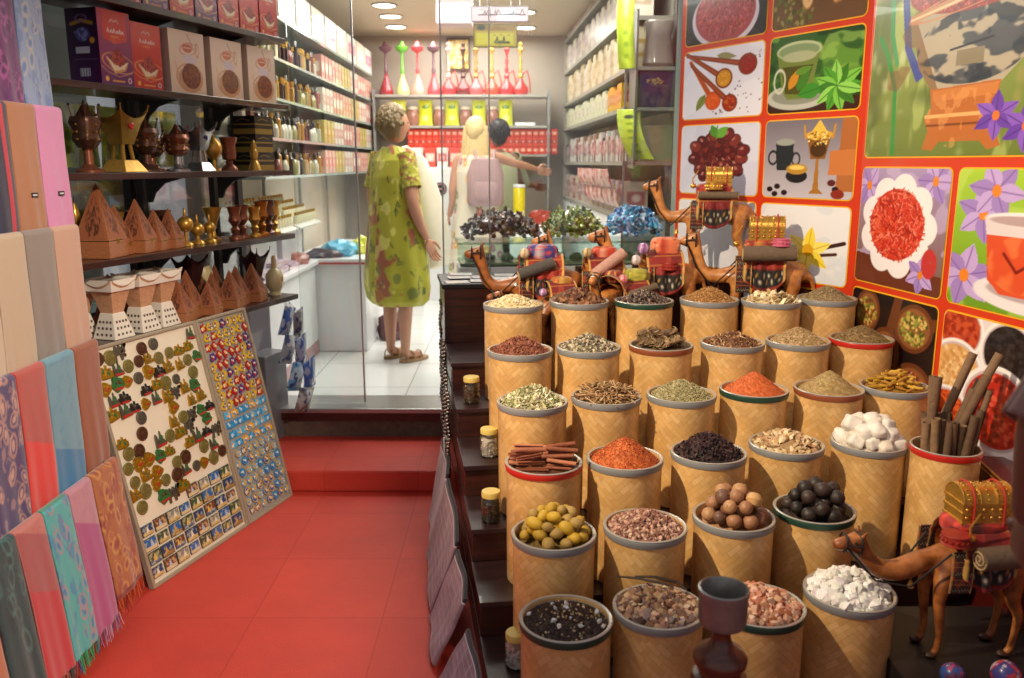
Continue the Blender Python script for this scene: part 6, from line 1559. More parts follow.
PT = [
 [('pale blue and grey marbled scarf at the far end of the top rod', pat_paisley('8fa0c0', 'b8b4b0', '5f7ab0', 3)), ('purple patterned scarf on the top rod', pat_paisley('6a2a68', 'a0508c', '4a1a50', 4)), ('magenta patterned scarf on the top rod', pat_paisley('8a3078', 'b0609c', '4a1a50', 5)), ('dark purple scarf nearest on the top rod', pat_paisley('3a1a48', '6a3a78', '2a1038', 6))],
 [('pink scarf with a small black tag on the second rod', pat_plain('d68ab8', 'dd96c0')), ('tan brown scarf with a small black tag', pat_plain('ad7450', 'b67c58')), ('navy scarf with bright red stripes', pat_stripe(['24203c', 'c02038', '24203c', '24203c', '2c2a4c', 'c02038', '24203c'])), ('dark navy scarf nearest on the second rod', pat_plain('24203c'))],
 [('peach scarf at the far end of the middle rod', pat_plain('c89e86', 'd0a68e')), ('grey scarf on the middle rod', pat_plain('8c8078', '968a80')), ('wide beige scarf on the middle rod', pat_plain('c0aa90', 'c8b298')), ('light beige scarf second nearest on the middle rod', pat_plain('c8b49c')), ('cream scarf nearest on the middle rod', pat_plain('ccbaa4'))],
 [('rust brown mottled scarf at the far end of the fourth rod', pat_plain('94502f', 'a8643c')), ('light blue scarf with tan weave on the fourth rod', pat_block([(1.1, '6c98ac'), (.22, '3a7aa8')])), ('red scarf with rose lower block on the fourth rod', pat_block([(1.1, 'c83c34'), (.78, 'b05048'), (.35, 'd8342c')])), ('purple scarf with cream paisley print', pat_paisley('4a3a68', 'b88a78', 'd8a890', 8, [(.82, .84, '8a5a58')])), ('violet patterned scarf nearest on the fourth rod', pat_paisley('4a2a58', 'b87a70', '2a2a5a', 9))],
 [('orange brown paisley scarf with red fringe at the far end of the lowest rod', pat_paisley('a8602c', 'c89040', '8a2a1c', 10, [(0, .03, '7a2018')])), ('pink and mauve scarf on the lowest rod', pat_block([(1.1, 'b88090'), (.55, 'a84c80')])), ('turquoise and lilac patterned scarf with green fringe', pat_paisley('4aa8a8', 'b08090', '3a70b0', 11, [(.75, .86, '3a8a70')])), ('rose scarf with red lower block on the lowest rod', pat_block([(1.1, 'b87068'), (.7, 'a05050'), (.42, 'b83038')])), ('dark teal leaf patterned scarf on the lowest rod', pat_paisley('17393c', '3f6a68', '0f2628', 12)), ('orange scarf second nearest on the lowest rod', pat_plain('b06a48')), ]]
FR = [['8a2418', 'a83a20', 'c05a2c'], ['a86a90', '6a4a70', 'b890a0'], ['1f8a5c', '2aa06a', '3a70b0', '187048'], ['6a5a58', '3a4a4a', 'a85a50'], ['1f4a48', '2a3a38'], ['b06a48']]
for ti, ((xr, zr, dr, ys), ps) in enumerate(zip(T, PT)):
    for k, (lb, pf) in enumerate(ps):
        if k + 1 >= len(ys): break
        scarf(lb, xr, ys[k + 1], ys[k], zr, dr if ti < 4 else (.42 if k == 0 else .455), pf, FR[k] if ti == 4 else None, bulge=0 if ti < 4 else .045, tagp=(ti == 1 and k < 2))
t = thing('scarf_rack', 'metal rack with five rods carrying the hanging scarves', 'rack', (-1.43, 2.3, 0))
for xr, zr, dr, ys in T: MB().tube([(xr + 1.43, -.62, zr), (xr + 1.43, ys[0] - 2.302, zr)], .0125, 12).build('rod', CHARC, t)
for y in (-.62, .40): MB().tube([(-.13, y, 0), (-.13, y, 2.3)], .014, 12).build('post', CHARC, t)
for xr, zr, dr, ys in T:
    for y in (-.62, .40): MB().tube([(-.13, y, zr), (xr + 1.43, y, zr)], .009, 8).build('arm', CHARC, t)
# ================================================================== inside the shop
SHF = 0.27
def crate(name, pts, z0, z1, m, label, cat, bevel=.002):
    return tag(flatbox(name, pts, z0, z1, m, bevel=bevel), label, cat)
def rect(x0, x1, y0, y1): return [(x0, y0), (x1, y0), (x1, y1), (x0, y1)]
# perfume bottles: one of each kind, copied along the shelves
CAPG = mat('cap_gold', 'c8a04a', rough=.25, metal=.8); CAPB = mat('cap_black', '1e1c1e', rough=.3); CAPS = mat('cap_silver', 'b8bcc0', rough=.25, metal=.8)
LQ = [mat('perfume_amber', 'a87c34', rough=.12, coat=.6, var=.1), mat('perfume_clear', 'b8b8a4', rough=.1, coat=.6, var=.05), mat('perfume_rose', '8a5048', rough=.15, coat=.6), mat('perfume_dark', '3a2c30', rough=.15, coat=.6), mat('perfume_green', '9c9460', rough=.12, coat=.6)]
def bottle_proto(k):
    t = thing('perfume_bottle', 'perfume bottle', 'perfume bottle', (0, 0, -50)); cap = (CAPG, CAPB, CAPS)[k % 3]; lq = LQ[k % 5]
    if k % 3 == 0: MB().box((0, 0, .045), (.05, .03, .09)).build('flask', lq, t, smooth=False, bevel=.006); MB().lathe([(0, .09), (.009, .09), (.009, .1), (.014, .1), (.014, .128), (0, .128)], 14).build('cap', cap, t)
    elif k % 3 == 1: MB().lathe([(0, 0), (.02, 0), (.024, .01), (.026, .05), (.016, .08), (.008, .09), (0, .09)], 16).build('flask', lq, t); MB().lathe([(0, .089), (.011, .089), (.012, .115), (.004, .135), (0, .135)], 14).build('cap', cap, t)
    else: MB().lathe([(0, 0), (.018, 0), (.019, .01), (.019, .11), (.008, .122), (0, .122)], 16).build('flask', lq, t); MB().lathe([(0, .121), (.012, .121), (.012, .15), (0, .15)], 14).build('cap', cap, t)
    return t
BP = [bottle_proto(k) for k in range(10)]
used = set()
def place(k, x, y, z, rz, label, group, s=1.0):
    if k not in used:
        used.add(k); t = BP[k]; t.location = (x, y, z); t.rotation_euler = (0, 0, rz); t['label'] = label; t['group'] = group; t.scale = (s,) * 3; return t
    return dup(BP[k], (x, y, z), rz, label, group, s)
LSZ = [1.48, 1.69, 1.91, 2.13, 2.36]
t = thing('shop_shelf_unit', 'long glass shelf unit full of perfume along the left wall inside the shop', 'shelf unit', (-1.46, 4.6, SHF))
for z in LSZ: MB().box((.0, 1.88, z - .01 - SHF), (.30, 3.76, .016)).build('glass_shelf', mat('green_glass_edge', '9fb0a8', rough=.15, coat=.5), t, smooth=False)
for y in (.0, .93, 1.86, 2.8, 3.74): MB().box((-.13, y, 1.2), (.02, .02, 2.4)).build('post', ALU, t, smooth=False)
def cvbox(c1, c2, seed):
    c = Cv(16, 20, c1, seed=seed); c.poly([(.1, .3), (.7, .3), (.7, .7), (.1, .7)], c2, .8); c.ell(.4, .5, .16, .12, 'f0e8e0', a=.7); return c
boxm = {}
def small_box(name, key, c1, c2, w, d, h, x, y, z, rz, label, group, cat='box'):
    """carton copied from one mesh per colour"""
    if key not in boxm:
        m = MB(); m.box((0, 0, h / 2), (w, d, h)); b = m.build(name, mat('ctn_' + c1, c1, rough=.4, var=.05), smooth=False)
        cv = cvbox(c1, c2, len(boxm)); A = []
        bm = bmesh.new(); bm.from_mesh(b.data); n0 = len(bm.faces)
        for ang, ww, dd in ((0, w, d), (PI / 2, d, w), (-PI / 2, d, w)):
            s = sheet('f', cv, lambda U, V: ((U - .5) * ww * math.cos(ang) + (dd / 2 + .0006) * math.sin(ang), (U - .5) * ww * math.sin(ang) - (dd / 2 + .0006) * math.cos(ang), .001 + V * (h - .002)), PRINT)
            n1 = len(bm.faces); bm.from_mesh(s.data); bm.faces.ensure_lookup_table(); bpy.data.objects.remove(s)
        for f in bm.faces[n0:]: f.material_index = 1
        me = bpy.data.meshes.new(name); bm.to_mesh(me); bm.free(); me.materials.append(MC['ctn_' + c1]); me.materials.append(PRINT); bpy.data.objects.remove(b); boxm[key] = me
    o = bpy.data.objects.new(name, boxm[key]); C.objects.link(o); o.location = (x, y, z); o.rotation_euler = (0, 0, rz); return tag(o, label, cat, group)
ROWW = ['bottom', 'second', 'third', 'fourth']
for si, z in enumerate(LSZ[:4]):
    n = 19
    for i in range(n):
        y = 4.66 + i * .078; 
        if si == 0 and i < 4: continue
        place(rnd.choice([0, 1, 2, 3, 4, 5, 6, 7, 8, 9]), -1.35 + rnd.uniform(-.01, .01), y, z - .001, rnd.uniform(-.2, .2) + PI / 2, 'perfume bottle on the %s glass shelf of the left shop wall' % ROWW[si], 'perfume bottles on the %s glass shelf' % ROWW[si], rnd.uniform(.85, 1.05))
        if i % 2 == 0: small_box('perfume_box', 'pb%d' % (i % 3), ('c8c0b0', '9a8a5c', '7a3a40')[i % 3], ('b89a50', '5a4a3a', 'd8b0a0')[i % 3], .06, .05, .14, -1.45, y, z - .0015, PI / 2, 'perfume carton standing behind the bottles on the left shop wall', 'perfume cartons behind the bottles')
    for i in range(18):
        y = 6.2 + i * .12; k = (i // 3 + si) % 4
        small_box('gift_carton', 'gc%d' % k, ('cfa898', 'b8a868', 'cfc8bc', 'c08a80')[k], ('c86a5c', 'b89a3c', 'c07a6a', 'e8e0d0')[k], .1, .16, .16, -1.40, y, z - .0015, PI / 2, 'pale carton far along the %s shelf of the left shop wall' % ROWW[si], 'pale cartons on the %s left shelf' % ROWW[si])
for i in range(9):
    small_box('storage_carton', 'sc%d' % (i % 2), ('eae6e0', 'e0d6c4')[i % 2], ('d05a8a', 'f0ece4')[i % 2], .36, .26, .2, -1.44, 4.82 + .41 * i, LSZ[4] - .0015, PI / 2, 'large white carton on top of the left glass shelf unit', 'white cartons on the left shelf unit')
# slanted trays of vials below the shelves
for k in range(2):
    t = thing('vial_tray', 'slanted tray of gold capped perfume vials, %s one' % ('nearer' if k == 0 else 'farther'), 'tray', (-1.42, 4.85 + .62 * k, 1.22), 0, 'vial trays')
    MB().box((0, 0, 0), (.30, .58, .012), rot=(0, .42, 0)).build('tray', mat('tray_white', 'd8d8d2', rough=.3), t, smooth=False)
    MB().box((-.06, 0, -.145), (.14, .5, .29)).build('support', WHITE_L, t, smooth=False)
    g = MB(); cp = MB()
    for i in range(9):
        for j in range(4): 
            xx = -.11 + .07 * j; zz = .012 - xx * math.tan(.42); yy = -.25 + i * .062
            g.lathe([(0, 0), (.014, 0), (.014, .04), (.006, .05), (0, .05)], 10, c=(xx, yy, zz)); cp.lathe([(0, .05), (.008, .05), (.008, .068), (0, .068)], 10, c=(xx, yy, zz))
    o = g.build('vials', mat('vial_glass', 'd8d4b0', rough=.12, coat=.6), t); o['kind'] = 'stuff'; o = cp.build('vial_caps', CAPG, t); o['kind'] = 'stuff'
t = thing('shop_counter', 'white laminate counter under the vial trays left of the woman', 'counter', (-1.45, 4.6, SHF))
MB().box((-.005, .56, .31), (.25, 1.12, .60)).build('body', WHITE_L, t, smooth=False, bevel=.003)
MB().box((0, .56, .626), (.29, 1.16, .028)).build('worktop', WHITE_L, t, smooth=False, bevel=.004)
MB().box((.121, .56, .05), (.006, 1.12, .09)).build('plinth', mat('pink_marble_plinth', 'b08a8c', rough=.3), t, smooth=False)
t = thing('shop_counter', 'white counter with red edge line beside the woman in the yellow dress', 'counter', (-1.25, 5.75, SHF))
MB().box((.0, .75, .31), (.50, 1.5, .61)).build('body', WHITE_L, t, smooth=False, bevel=.003)
MB().box((0, .75, .632), (.54, 1.54, .024)).build('worktop', WHITE_L, t, smooth=False, bevel=.004)
MB().box((0, -.0215, .615), (.54, .006, .012)).build('red_edge', mat('red_edge', 'b8302c', rough=.4), t, smooth=False)
zt = SHF + .6405
for k, (y, h, c1, c2) in enumerate(((4.72, .06, 'c8b4c8', 'b87a9a'), (4.98, .085, 'd8c8c8', '8a8a94'), (5.24, .05, 'c4a0b4', 'e8e0e8'))):
    for j in range(int(h / .014)):
        small_box('magazine', 'mg%d' % ((j + k) % 3), ('d8cad4', 'b8a0b4', 'e4dcd8')[(j + k) % 3], ('b87a9a', '8a94a4', 'c8a0b0')[(j + k) % 3], .2, .24, .012, -1.45, y, zt + j * .0127, rnd.uniform(-.1, .1), 'magazine in the stacks on the counter under the vial trays', 'magazines stacked on the counter')
def crumple(name, col, loc, s, label, cat, seed, m=None):
    v, f = ICO3; rs = np.random.RandomState(seed); k = 1 + .35 * np.sin(v[:, 0] * 5 + seed) * np.cos(v[:, 1] * 6) * .5 + rs.uniform(-.1, .1, len(v)); vv = v * k[:, None] * np.array(s); vv[:, 2] = np.maximum(vv[:, 2], -s[2] * .5) + s[2] * .5
    o = MB().add(vv, f).build(name, m or mat('bag_' + col, col, rough=.3, var=.25, scale=12, coat=.3), ang=25); o.location = loc; return tag(o, label, cat)
zc = SHF + .6445
crumple('plastic_bag', '5ab4d8', (-1.22, 5.98, zc), (.12, .14, .07), 'bright blue plastic bag on the counter beside the woman', 'bag', 1)
crumple('plastic_bag', 'c8cc4a', (-1.08, 6.12, zc), (.07, .08, .08), 'yellow green plastic bag on the counter beside the woman', 'bag', 2)
crumple('cloth_bundle', '4a4450', (-1.30, 5.84, zc), (.12, .08, .04), 'dark grey cloth bundle lying in front of the blue bag', 'bundle', 3)
crumple('cloth_bundle', 'b87a70', (-1.42, 5.5, zt), (.1, .1, .05), 'brownish pink cloth bundle at the end of the near counter', 'bundle', 4)
crumple('wrapped_bundle', '5a3038', (-.90, 6.2, SHF), (.09, .12, .14), 'dark red wrapped bundle on the tiles beside the counter', 'bundle', 6)
# ---- right wall shelving ---------------------------------------------------
RD = np.array([-.052, .9986]); RO = np.array([.66, 5.15]); RN = np.array([.9986, .052]); RZ = math.atan2(RD[1], RD[0]) - PI / 2
def rs_(a, n): q = RO + RD * a + RN * n; return (q[0], q[1])
t = thing('shop_shelf_unit', 'tall shelf unit crowded with packets along the right wall inside the shop', 'shelf unit', (RO[0], RO[1], SHF), RZ)
RSZ = [1.24, 1.56, 1.87, 2.09, 2.38, 2.66]
for z in RSZ: MB().box((.14, 1.6, z - .012 - SHF), (.29, 3.2, .024)).build('shelf_board', mat('grey_shelf_board', '8c8a80', rough=.4, var=.08), t, smooth=False)
MB().box((.278, 1.6, 1.22), (.016, 3.2, 2.42)).build('back_panel', mat('shelf_back', 'a8a498', rough=.5), t, smooth=False)
MB().box((.14, 3.19, 1.22), (.28, .02, 2.42)).build('end_panel', MC['shelf_back'], t, smooth=False)
MB().box((.14, 1.6, .47), (.27, 3.16, .94)).build('base_cabinet', WHITE_L, t, smooth=False)
for x in (.004, .276): MB().box((x, .006, 1.22), (.012, .012, 2.42)).build('post', ALU, t, smooth=False)
PALR = {0: [('c8b8a4', 'a85860'), ('b89aa8', '6a3a5a'), ('b0a488', '5a4a3a'), ('a0585c', 'd0b8a8')], 1: [('d0ccc8', 'b04a6a'), ('a8a49c', '2a2a3a'), ('987c60', '4a2a1a'), ('4a3a44', 'b8a898'), ('c8d0c8', '4a6a5a')], 2: [('e0a020', 'd04a14'), ('d8b030', 'a83a14')], 3: [('d8cca8', 'b08a30'), ('c0ac7c', '8a6c34'), ('d4ccbc', 'b8a488'), ('a8905c', 'e0d4b0')], 4: [('dcd4c4', 'b8a084'), ('cbbcac', 'a06a70'), ('a09890', 'dcd4cc'), ('b8b4c0', '8a84a0')], 5: [('d8d4c8', 'b08a9c'), ('c4baa8', '8a949c')]}
nm = ['lowest', 'book', 'yellow packet', 'gold packet', 'clear packet', 'top']
for si, z in enumerate(RSZ):
    a = .03
    if si in (2,): a = .03
    i = 0
    while a < 3.1:
        w = (.055, .045, .075, .065, .06, .08)[si] * (1 if a < 1.6 else 1.6); h = (.2, .2, .16, .235, .22, .06)[si] if si < 5 else .07
        k = ((i * i + 3 * i) // 5) % len(PALR[si]); c1, c2 = PALR[si][k] if not (si == 2 and a > .75) else (('e0d8c4', 'a89a7a') if i % 2 else ('c8d0a8', 'e8e0d0'))
        if si == 2 and a < .2: a += .05; i += 1; continue
        x, y = rs_(a + w / 2, .09)
        hh = h * ((.8, .95, .7, 1)[(i * 7 // 3) % 4] if si == 1 else (1, .9, 1, .82)[(i * 5 // 2) % 4])
        small_box('product_packet', 'rp%d%s%s%.3f' % (si, c1, c2, hh) + ('w' if a >= 1.6 else ''), c1, c2, w * .86, .14, hh, x, y, z + .0005, RZ + PI / 2 if False else RZ - PI / 2 + PI / 2 * 0 + 0, 'packet standing on the %s shelf of the right shop wall' % nm[si], 'packets on the %s shelf of the right wall' % nm[si], 'packet') if False else None
        o = small_box('product_packet', 'rp%d%s%s%.3f' % (si, c1, c2, hh) + ('w' if a >= 1.6 else ''), c1, c2, .14 if False else w * .86, .14, hh, x, y, z + .0005, RZ - PI / 2, 'packet standing on the %s shelf of the right shop wall' % nm[si], 'packets on the %s shelf of the right wall' % nm[si], 'packet')
        a += w; i += 1
# end of the unit facing the doorway
def endbox(name, c1, c2, w, d, h, n, z, label, cat, m=None):
    x, y = rs_(-.0, n)
    return x, y
def cv_purple():
    c = Cv(40, 50, '4a2050'); c.vgrad('3a1840', '5c2860'); c.pile(.35, .72, .2, .1, ['d8b02c', '6a5aa8', 'e8d060'], 40, .02); return c
x, y = rs_(-.11, .15); 
t = thing('bracket_shelf', 'short end shelf column facing the street beside the right shop shelves', 'shelf unit', (x, y, SHF), RZ)
for z in (1.56, 1.86, 2.08): MB().box((0, 0, z - .012 - SHF), (.26, .19, .02)).build('shelf_board', MC['grey_shelf_board'], t, smooth=False)
for sx in (-.124, .124): MB().box((sx, 0, 1.68), (.012, .19, .86)).build('side_panel', mat('dark_side', '6a6660', rough=.4), t, smooth=False)
x, y = rs_(-.115, .15)
t = thing('gift_box', 'purple box with yellow flecks on the end shelf beside the poster', 'box', (x, y, 1.859), RZ); MB().box((0, 0, .1), (.2, .13, .19)).build('box', mat('purple_card', '3f1c48', rough=.35), t, smooth=False)
sheet('front_print', cv_purple(), lambda U, V: ((U - .5) * .198, -.0656 + 0 * U, .006 + V * .188), PRINT, t)
m = MB(); m.lathe([(0, 0), (.07, 0), (.085, .02), (.07, .17), (.085, .24), (.08, .25), (0, .25)], 20, sq=4, ang0=.3); o = m.build('display_urn', mat('smoky_grey', '8a8078', rough=.25, coat=.4, var=.3, scale=8)); o.location = (x + .01, y, 2.079); tag(o, 'grey brown tapering container on top of the end shelf', 'container')
o = flatbox('product_box', rect(x - .1, x + .1, y - .06, y + .06), 1.559, 1.76, mat('olive_grey_box', '8c8a70', rough=.4, var=.2)); tag(o, 'olive grey box on the lowest end shelf', 'box')
def banner(label, a, n, z0, z1, w, seed, tilt=.1):
    cv = Cv(24, 80, 'b8cc3a', seed=seed); cv.blot(3, 8, .5, 'd0e04c', .8); cv.ell(.15, .85, .07, .04, '3a4a3a'); 
    for i in range(5): cv.ell(.15, .15 + .14 * i, .05, .03, '7a9a2c', a=.7)
    x, y = rs_(a, n); o = sheet('lime_packet_strip', cv, lambda U, V: ((U - .5) * w + tilt * (1 - V) ** 2 * .3, -.02 * np.sin(V * PI) + .01 * np.sin(U * 6), z0 + V * (z1 - z0)), PRINT, None, .003)
    o.location = (x, y, 0); o.rotation_euler = (0, 0, RZ - .5); return tag(o, label, 'packet strip')
banner('upper lime green packet strip hanging at the end of the right shelves', -.14, -.03, 2.07, 2.52, .10, 1, .05)
banner('lower lime green packet strip curling from the book shelf', -.14, -.0, 1.57, 1.85, .14, 2, .3)
# net of red packets under the book shelf and pedestal below
for i in range(14):
    for j in range(2):
        x, y = rs_(.05 + i * .1, -.03 - .05 * (1 - j)); cv = Cv(16, 16, ['b85a60', 'c88a80', '9a4a58', 'd8b0a0'][(i + j) % 4], seed=i); cv.blot(3, 3, .5, 'e8d0c8', .7)
        o = sheet('sweet_packet', cv, lambda U, V: ((U - .5) * .09, -.015 * np.sin(U * PI) * np.sin(V * PI), (V - .5) * .11), PRINT, None, .004); o.location = (x, y, 1.46 - .12 * j); o.rotation_euler = (.25, 0, RZ - PI / 2); tag(o, 'small red and pink packet hanging below the book shelf', 'packet', 'red packets below the book shelf')
# ---- sweets display right behind the window ---------------------------------
t = thing('display_counter', 'glass fronted sweets counter just inside the shop window', 'counter', (0.27, 4.88, SHF), .12)
MB().box((.02, .05, .36), (1.2, .30, .70)).build('body', WHITE_L, t, smooth=False, bevel=.003)
MB().box((.02, -.12, .80), (1.22, .005, .10)).build('glass_front', GSHELF, t, smooth=False)
MB().box((.02, .04, .845), (1.22, .34, .012)).build('top_shelf', GSHELF, t, smooth=False)
MB().box((.02, .05, .725), (1.18, .28, .012)).build('tray', mat('sage_tray', '8a9a80', rough=.3, var=.2), t, smooth=False)
for k, (u0, u1, cols, lb, nm_) in enumerate(((-.57, -.10, ['5a3c2e', '3a2c26', 'a8a4a4', '6a4c3c', 'c8c4c4', '4a342a', '5f4438', '7a5a46'], 'heap of brown and silver wrapped sweets inside the shop window', 'wrapped_sweets'),
                                    (-.10, .26, ['7a8a2a', '5f6a20', 'a8b84a', 'c8d0a0', '8a8a30', '4f5a1c'], 'heap of olive green wrapped sweets inside the shop window', 'wrapped_sweets'),
                                    (.27, .60, ['2a78b0', '4aa0d0', 'a8c4e4', '1a5078', '7ab8e0', 'c0c8e8'], 'heap of shiny blue wrapped sweets inside the shop window', 'wrapped_sweets'))):
    m = MB(); n = 460; uu = NP.uniform(u0 + .03, u1 - .03, n); vv = NP.uniform(-.11, .15, n)
    hh = (.135 + .012 * k) * (1 - (np.abs(2 * (uu - u0) / (u1 - u0) - 1)) ** 3) * (1 - .7 * np.abs((vv - .02) / .15) ** 2); zz = NP.uniform(.02, 1, n) ** .5 * np.maximum(hh, .02) + .012
    scatter(m, FLK, np.stack([uu, vv, zz + .012], 1), NP.uniform(.6, 1.25, (n, 1)) * np.array([[.027, .017, .018]]), pal(cols, n, .12)); scatter(m, CRY, np.stack([uu, vv, zz], 1), np.full((n, 3), .015), pal(cols, n, .12))
    o = m.build(nm_, vcol_mat('foil_wrap', rough=.22, coat=.6), ang=15); o.location = (.27, 4.88, SHF + .856); o.rotation_euler = (0, 0, .12); tag(o, lb, 'sweets', None, 'stuff')
for k in range(10):
    x = .27 - .5 + k * .1; o = crumple('sweet_jar', ['a89a70', '8a6a60', 'b0a890'][k % 3], (x, 4.88 + .12 * (x - .27) + .02, SHF + .733), (.035, .035, .028), 'small pale sweet tub under the glass of the sweets counter', 'tub', k % 3); o['group'] = 'tubs in the sweets counter'
# ---- back wall --------------------------------------------------------------
def bx(px): return (px - 512) / 850 * 8.4
t = thing('back_shelf', 'glass and metal shelf across the back wall of the shop', 'shelf unit', (-.45, 8.3, SHF))
for z in (1.36, 1.62, 1.90): MB().box((-.02, 0, z - .01), (1.62, .30, .022)).build('shelf_board', mat('steel_shelf', 'b0aca4', rough=.3, metal=.3), t, smooth=False)
for x in (-.83, 0.79): MB().box((x, .0, .98), (.02, .3, 1.94)).build('post', ALU, t, smooth=False)
z0 = SHF + 1.902
def hookah(px, cb, cs, kind, label, h=.50):
    t = thing('hookah', label, 'hookah', (bx(px), 8.27, z0), 0, None)
    mb = mat('hk_' + cb, cb, rough=.2, coat=.5, var=.15); ms = mat('hk_' + cs, cs, rough=.25, metal=.4 if kind else 0, coat=.3)
    MB().lathe([(0, 0), (.06, 0), (.066, .01), (.062, .05), (.035, .12), (.018, .17), (.02, .19), (0, .19)] if not kind else [(0, 0), (.06, 0), (.075, .03), (.07, .07), (.03, .12), (.02, .15), (0, .15)], 18).build('vase', mb, t)
    if not kind: MB().lathe([(0, .188), (.014, .19), (.02, .22), (.012, .25), (.011, .36), (.014, .38), (.05, .40), (.062, .43), (.03, .445), (.02, .46), (.016, .48), (0, .48)], 18).build('stem', ms, t)
    else:
        m = MB(); m.lathe([(0, .148), (.018, .15), (.028, .17), (.012, .2), (.02, .23), (.01, .26), (.018, .3), (.009, .34), (.016, .38), (.03, .41), (.014, .43), (.022, .46), (.0, .48)], 16); m.build('stem', ms, t)
        m = MB(); m.tube([(.02, 0, .19), (.06, -.02, .22), (.085, -.02, .14), (.09, -.01, .02)], .006, 6); m.build('hose', mb, t)
    return t
for px, cb, cs, kd, lb in ((393, '9c2c34', '6a4450', 0, 'hookah with red vase and dark plum stem, leftmost on the back shelf'), (408.5, 'c8d48a', '6ab83c', 0, 'hookah with lime green stem and pale vase'), (423, 'e0a090', 'd84c50', 0, 'hookah with bright red stem and pale pink vase'), (438, 'b84a50', '6a5058', 0, 'hookah with dark stem and dull red vase'),
                           (452, 'd8383c', 'd8b0a0', 1, 'short hookah with round bright red vase before the gold picture'), (466, '7a2a2c', '5a3a34', 1, 'dark brown hookah near the glass edge'), (478, 'd85a5c', 'a8803c', 1, 'hookah with pinkish red vase and brass stem'), (493, 'd0503c', 'c8a04c', 1, 'hookah with orange red vase and tall brass stem'), (507, 'd0383c', 'd8484c', 1, 'hookah with red vase and red stem'), (520, 'c83c38', 'c8a048', 1, 'hookah with red vase and gold stem, rightmost')):
    hookah(px, cb, cs, kd, lb)
for k, px in enumerate((405, 430, 455, 480.5, 506)):
    cv = Cv(30, 50, 'd4dc2c', seed=k); cv.blot(3, 3, .5, 'e4ea58', .6); cv.ell(.3, .72, .16, .08, '6a8a2a'); cv.ell(.3, .3, .14, .12, 'f0e8c0', a=.7)
    o = sheet('tea_pouch', cv, lambda U, V: ((U - .5) * .135 * (1 - .1 * np.sin(V * PI)), -.03 * np.sin(U * PI) * np.sin(V * PI) ** .5, V * .235), PRINT, None, .01)
    o.location = (bx(px), 8.24, SHF + 1.622); tag(o, 'lime yellow pouch on the shelf under the hookahs', 'pouch', 'lime yellow pouches on the back shelf')
for k, px in enumerate((393, 418, 443, 468, 493.5)):
    t = thing('sweet_jar', 'round jar with dark contents between the lime yellow pouches', 'jar', (bx(px), 8.26, SHF + 1.622), 0, 'round jars between the pouches'); MB().lathe([(0, 0), (.05, 0), (.062, .03), (.062, .1), (.045, .15), (0, .15)], 16).build('glass_body', mat('jar_brown', '9a6a5c', rough=.2, coat=.5, var=.4, scale=40), t); MB().lathe([(0, .148), (.05, .15), (.05, .175), (0, .175)], 16).build('lid', mat('jar_lid_pale', 'e0d4c0', rough=.3), t)
o = flatbox('white_tray', rect(bx(515), bx(534), 8.18, 8.4), SHF + 1.622, SHF + 1.65, WHITE_L, bevel=.004); tag(o, 'white tray at the right end of the pouch shelf', 'tray')
for j in range(3):
    for i in range(24):
        small_box('red_pack', 'redpack%d' % (j % 2), ('c8382c', 'd0503c')[j % 2], ('e8a080', '8a1c18')[j % 2], .055, .08, .075, bx(414) + i * .0585 + .02, 8.22, SHF + 1.3625 + j * .0765, 0, 'small red pack in the stacked rows behind the blond woman', 'red packs on the back shelf')
t = thing('white_cabinet', 'white cabinet with a round black emblem at the back of the shop', 'cabinet', (bx(452), 8.05, SHF)); MB().box((0, .1, .62), (.5, .3, 1.24)).build('body', WHITE_L, t, smooth=False, bevel=.004)
MB().lathe([(0, 0), (.05, 0), (.05, .006), (0, .006)], 20, c=(-.045, -.0505, 1.06), rot=(0, 0, 0)).build('x', WHITE_L, t) if False else None
m = MB(); v = MB(); m.lathe([(0, 0), (.06, 0), (.06, .006), (0, .006)], 24, rot=(PI / 2, 0, 0), c=(-.07, -.05, 1.045)); m.build('round_emblem', mat('emblem_black', '2a2428', rough=.4), t)
m = MB(); m.lathe([(.04, 0.006), (.047, .006), (.047, .008), (.04, .008), (.04, .006)], 24, rot=(PI / 2, 0, 0), c=(-.07, -.05, 1.045)); m.box((-.07, -.058, 1.045), (.05, .002, .012)); m.build('emblem_ring', mat('emblem_pink', 'c89a9c', rough=.4), t)
MB().box((-.01, -.053, .36), (.13, .006, .05)).build('pink_plate', mat('mauve_plate', 'a8748c', rough=.3), t, smooth=False)
for k in range(6):
    small_box('drink_box', 'db%d' % (k % 2), ('e0584c', 'e8dcd8')[k % 2], ('f0e0d8', 'c84a50')[k % 2], .1, .12, .18, bx(412) + .115 * k, 8.1, SHF + 1.2405 if k > 1 else SHF + 1.2405, 0, 'red and white box on the back counter behind the blond woman', 'boxes on the back counter')
# ---- ceiling things ---------------------------------------------------------
LAMP = mat('lamp_glow', 'ffffff', emit='fff4e0', es=9.0, var=0)
for x, y in ((-.98, 6.9), (-1.0, 7.4), (-1.03, 7.95), (.1, 7.2), (.12, 8.0), (-.45, 5.6), (.1, 5.8)):
    t = thing('downlight', 'round recessed ceiling light inside the shop', 'ceiling light', (x, y, 2.74), 0, 'recessed ceiling lights'); MB().lathe([(.085, 0), (.10, 0), (.10, -.008), (.085, -.012)], 24).build('trim_ring', ALU, t); MB().lathe([(0, -.004), (.085, -.004), (.085, -.009), (0, -.009)], 24).build('diffuser', LAMP, t)
t = thing('ceiling_lightbox', 'white glowing ceiling light box with pink edges', 'light box', (-.39, 6.1, 2.46)); MB().box((0, 0, .1), (.24, .2, .19)).build('housing', mat('pink_white', 'e0ccd0', rough=.4), t, smooth=False, bevel=.004)
MB().box((0, -.1025, .085), (.19, .004, .09)).build('diffuser', mat('lightbox_glow', 'ffffff', emit='fff8f0', es=2.5, var=0), t, smooth=False)
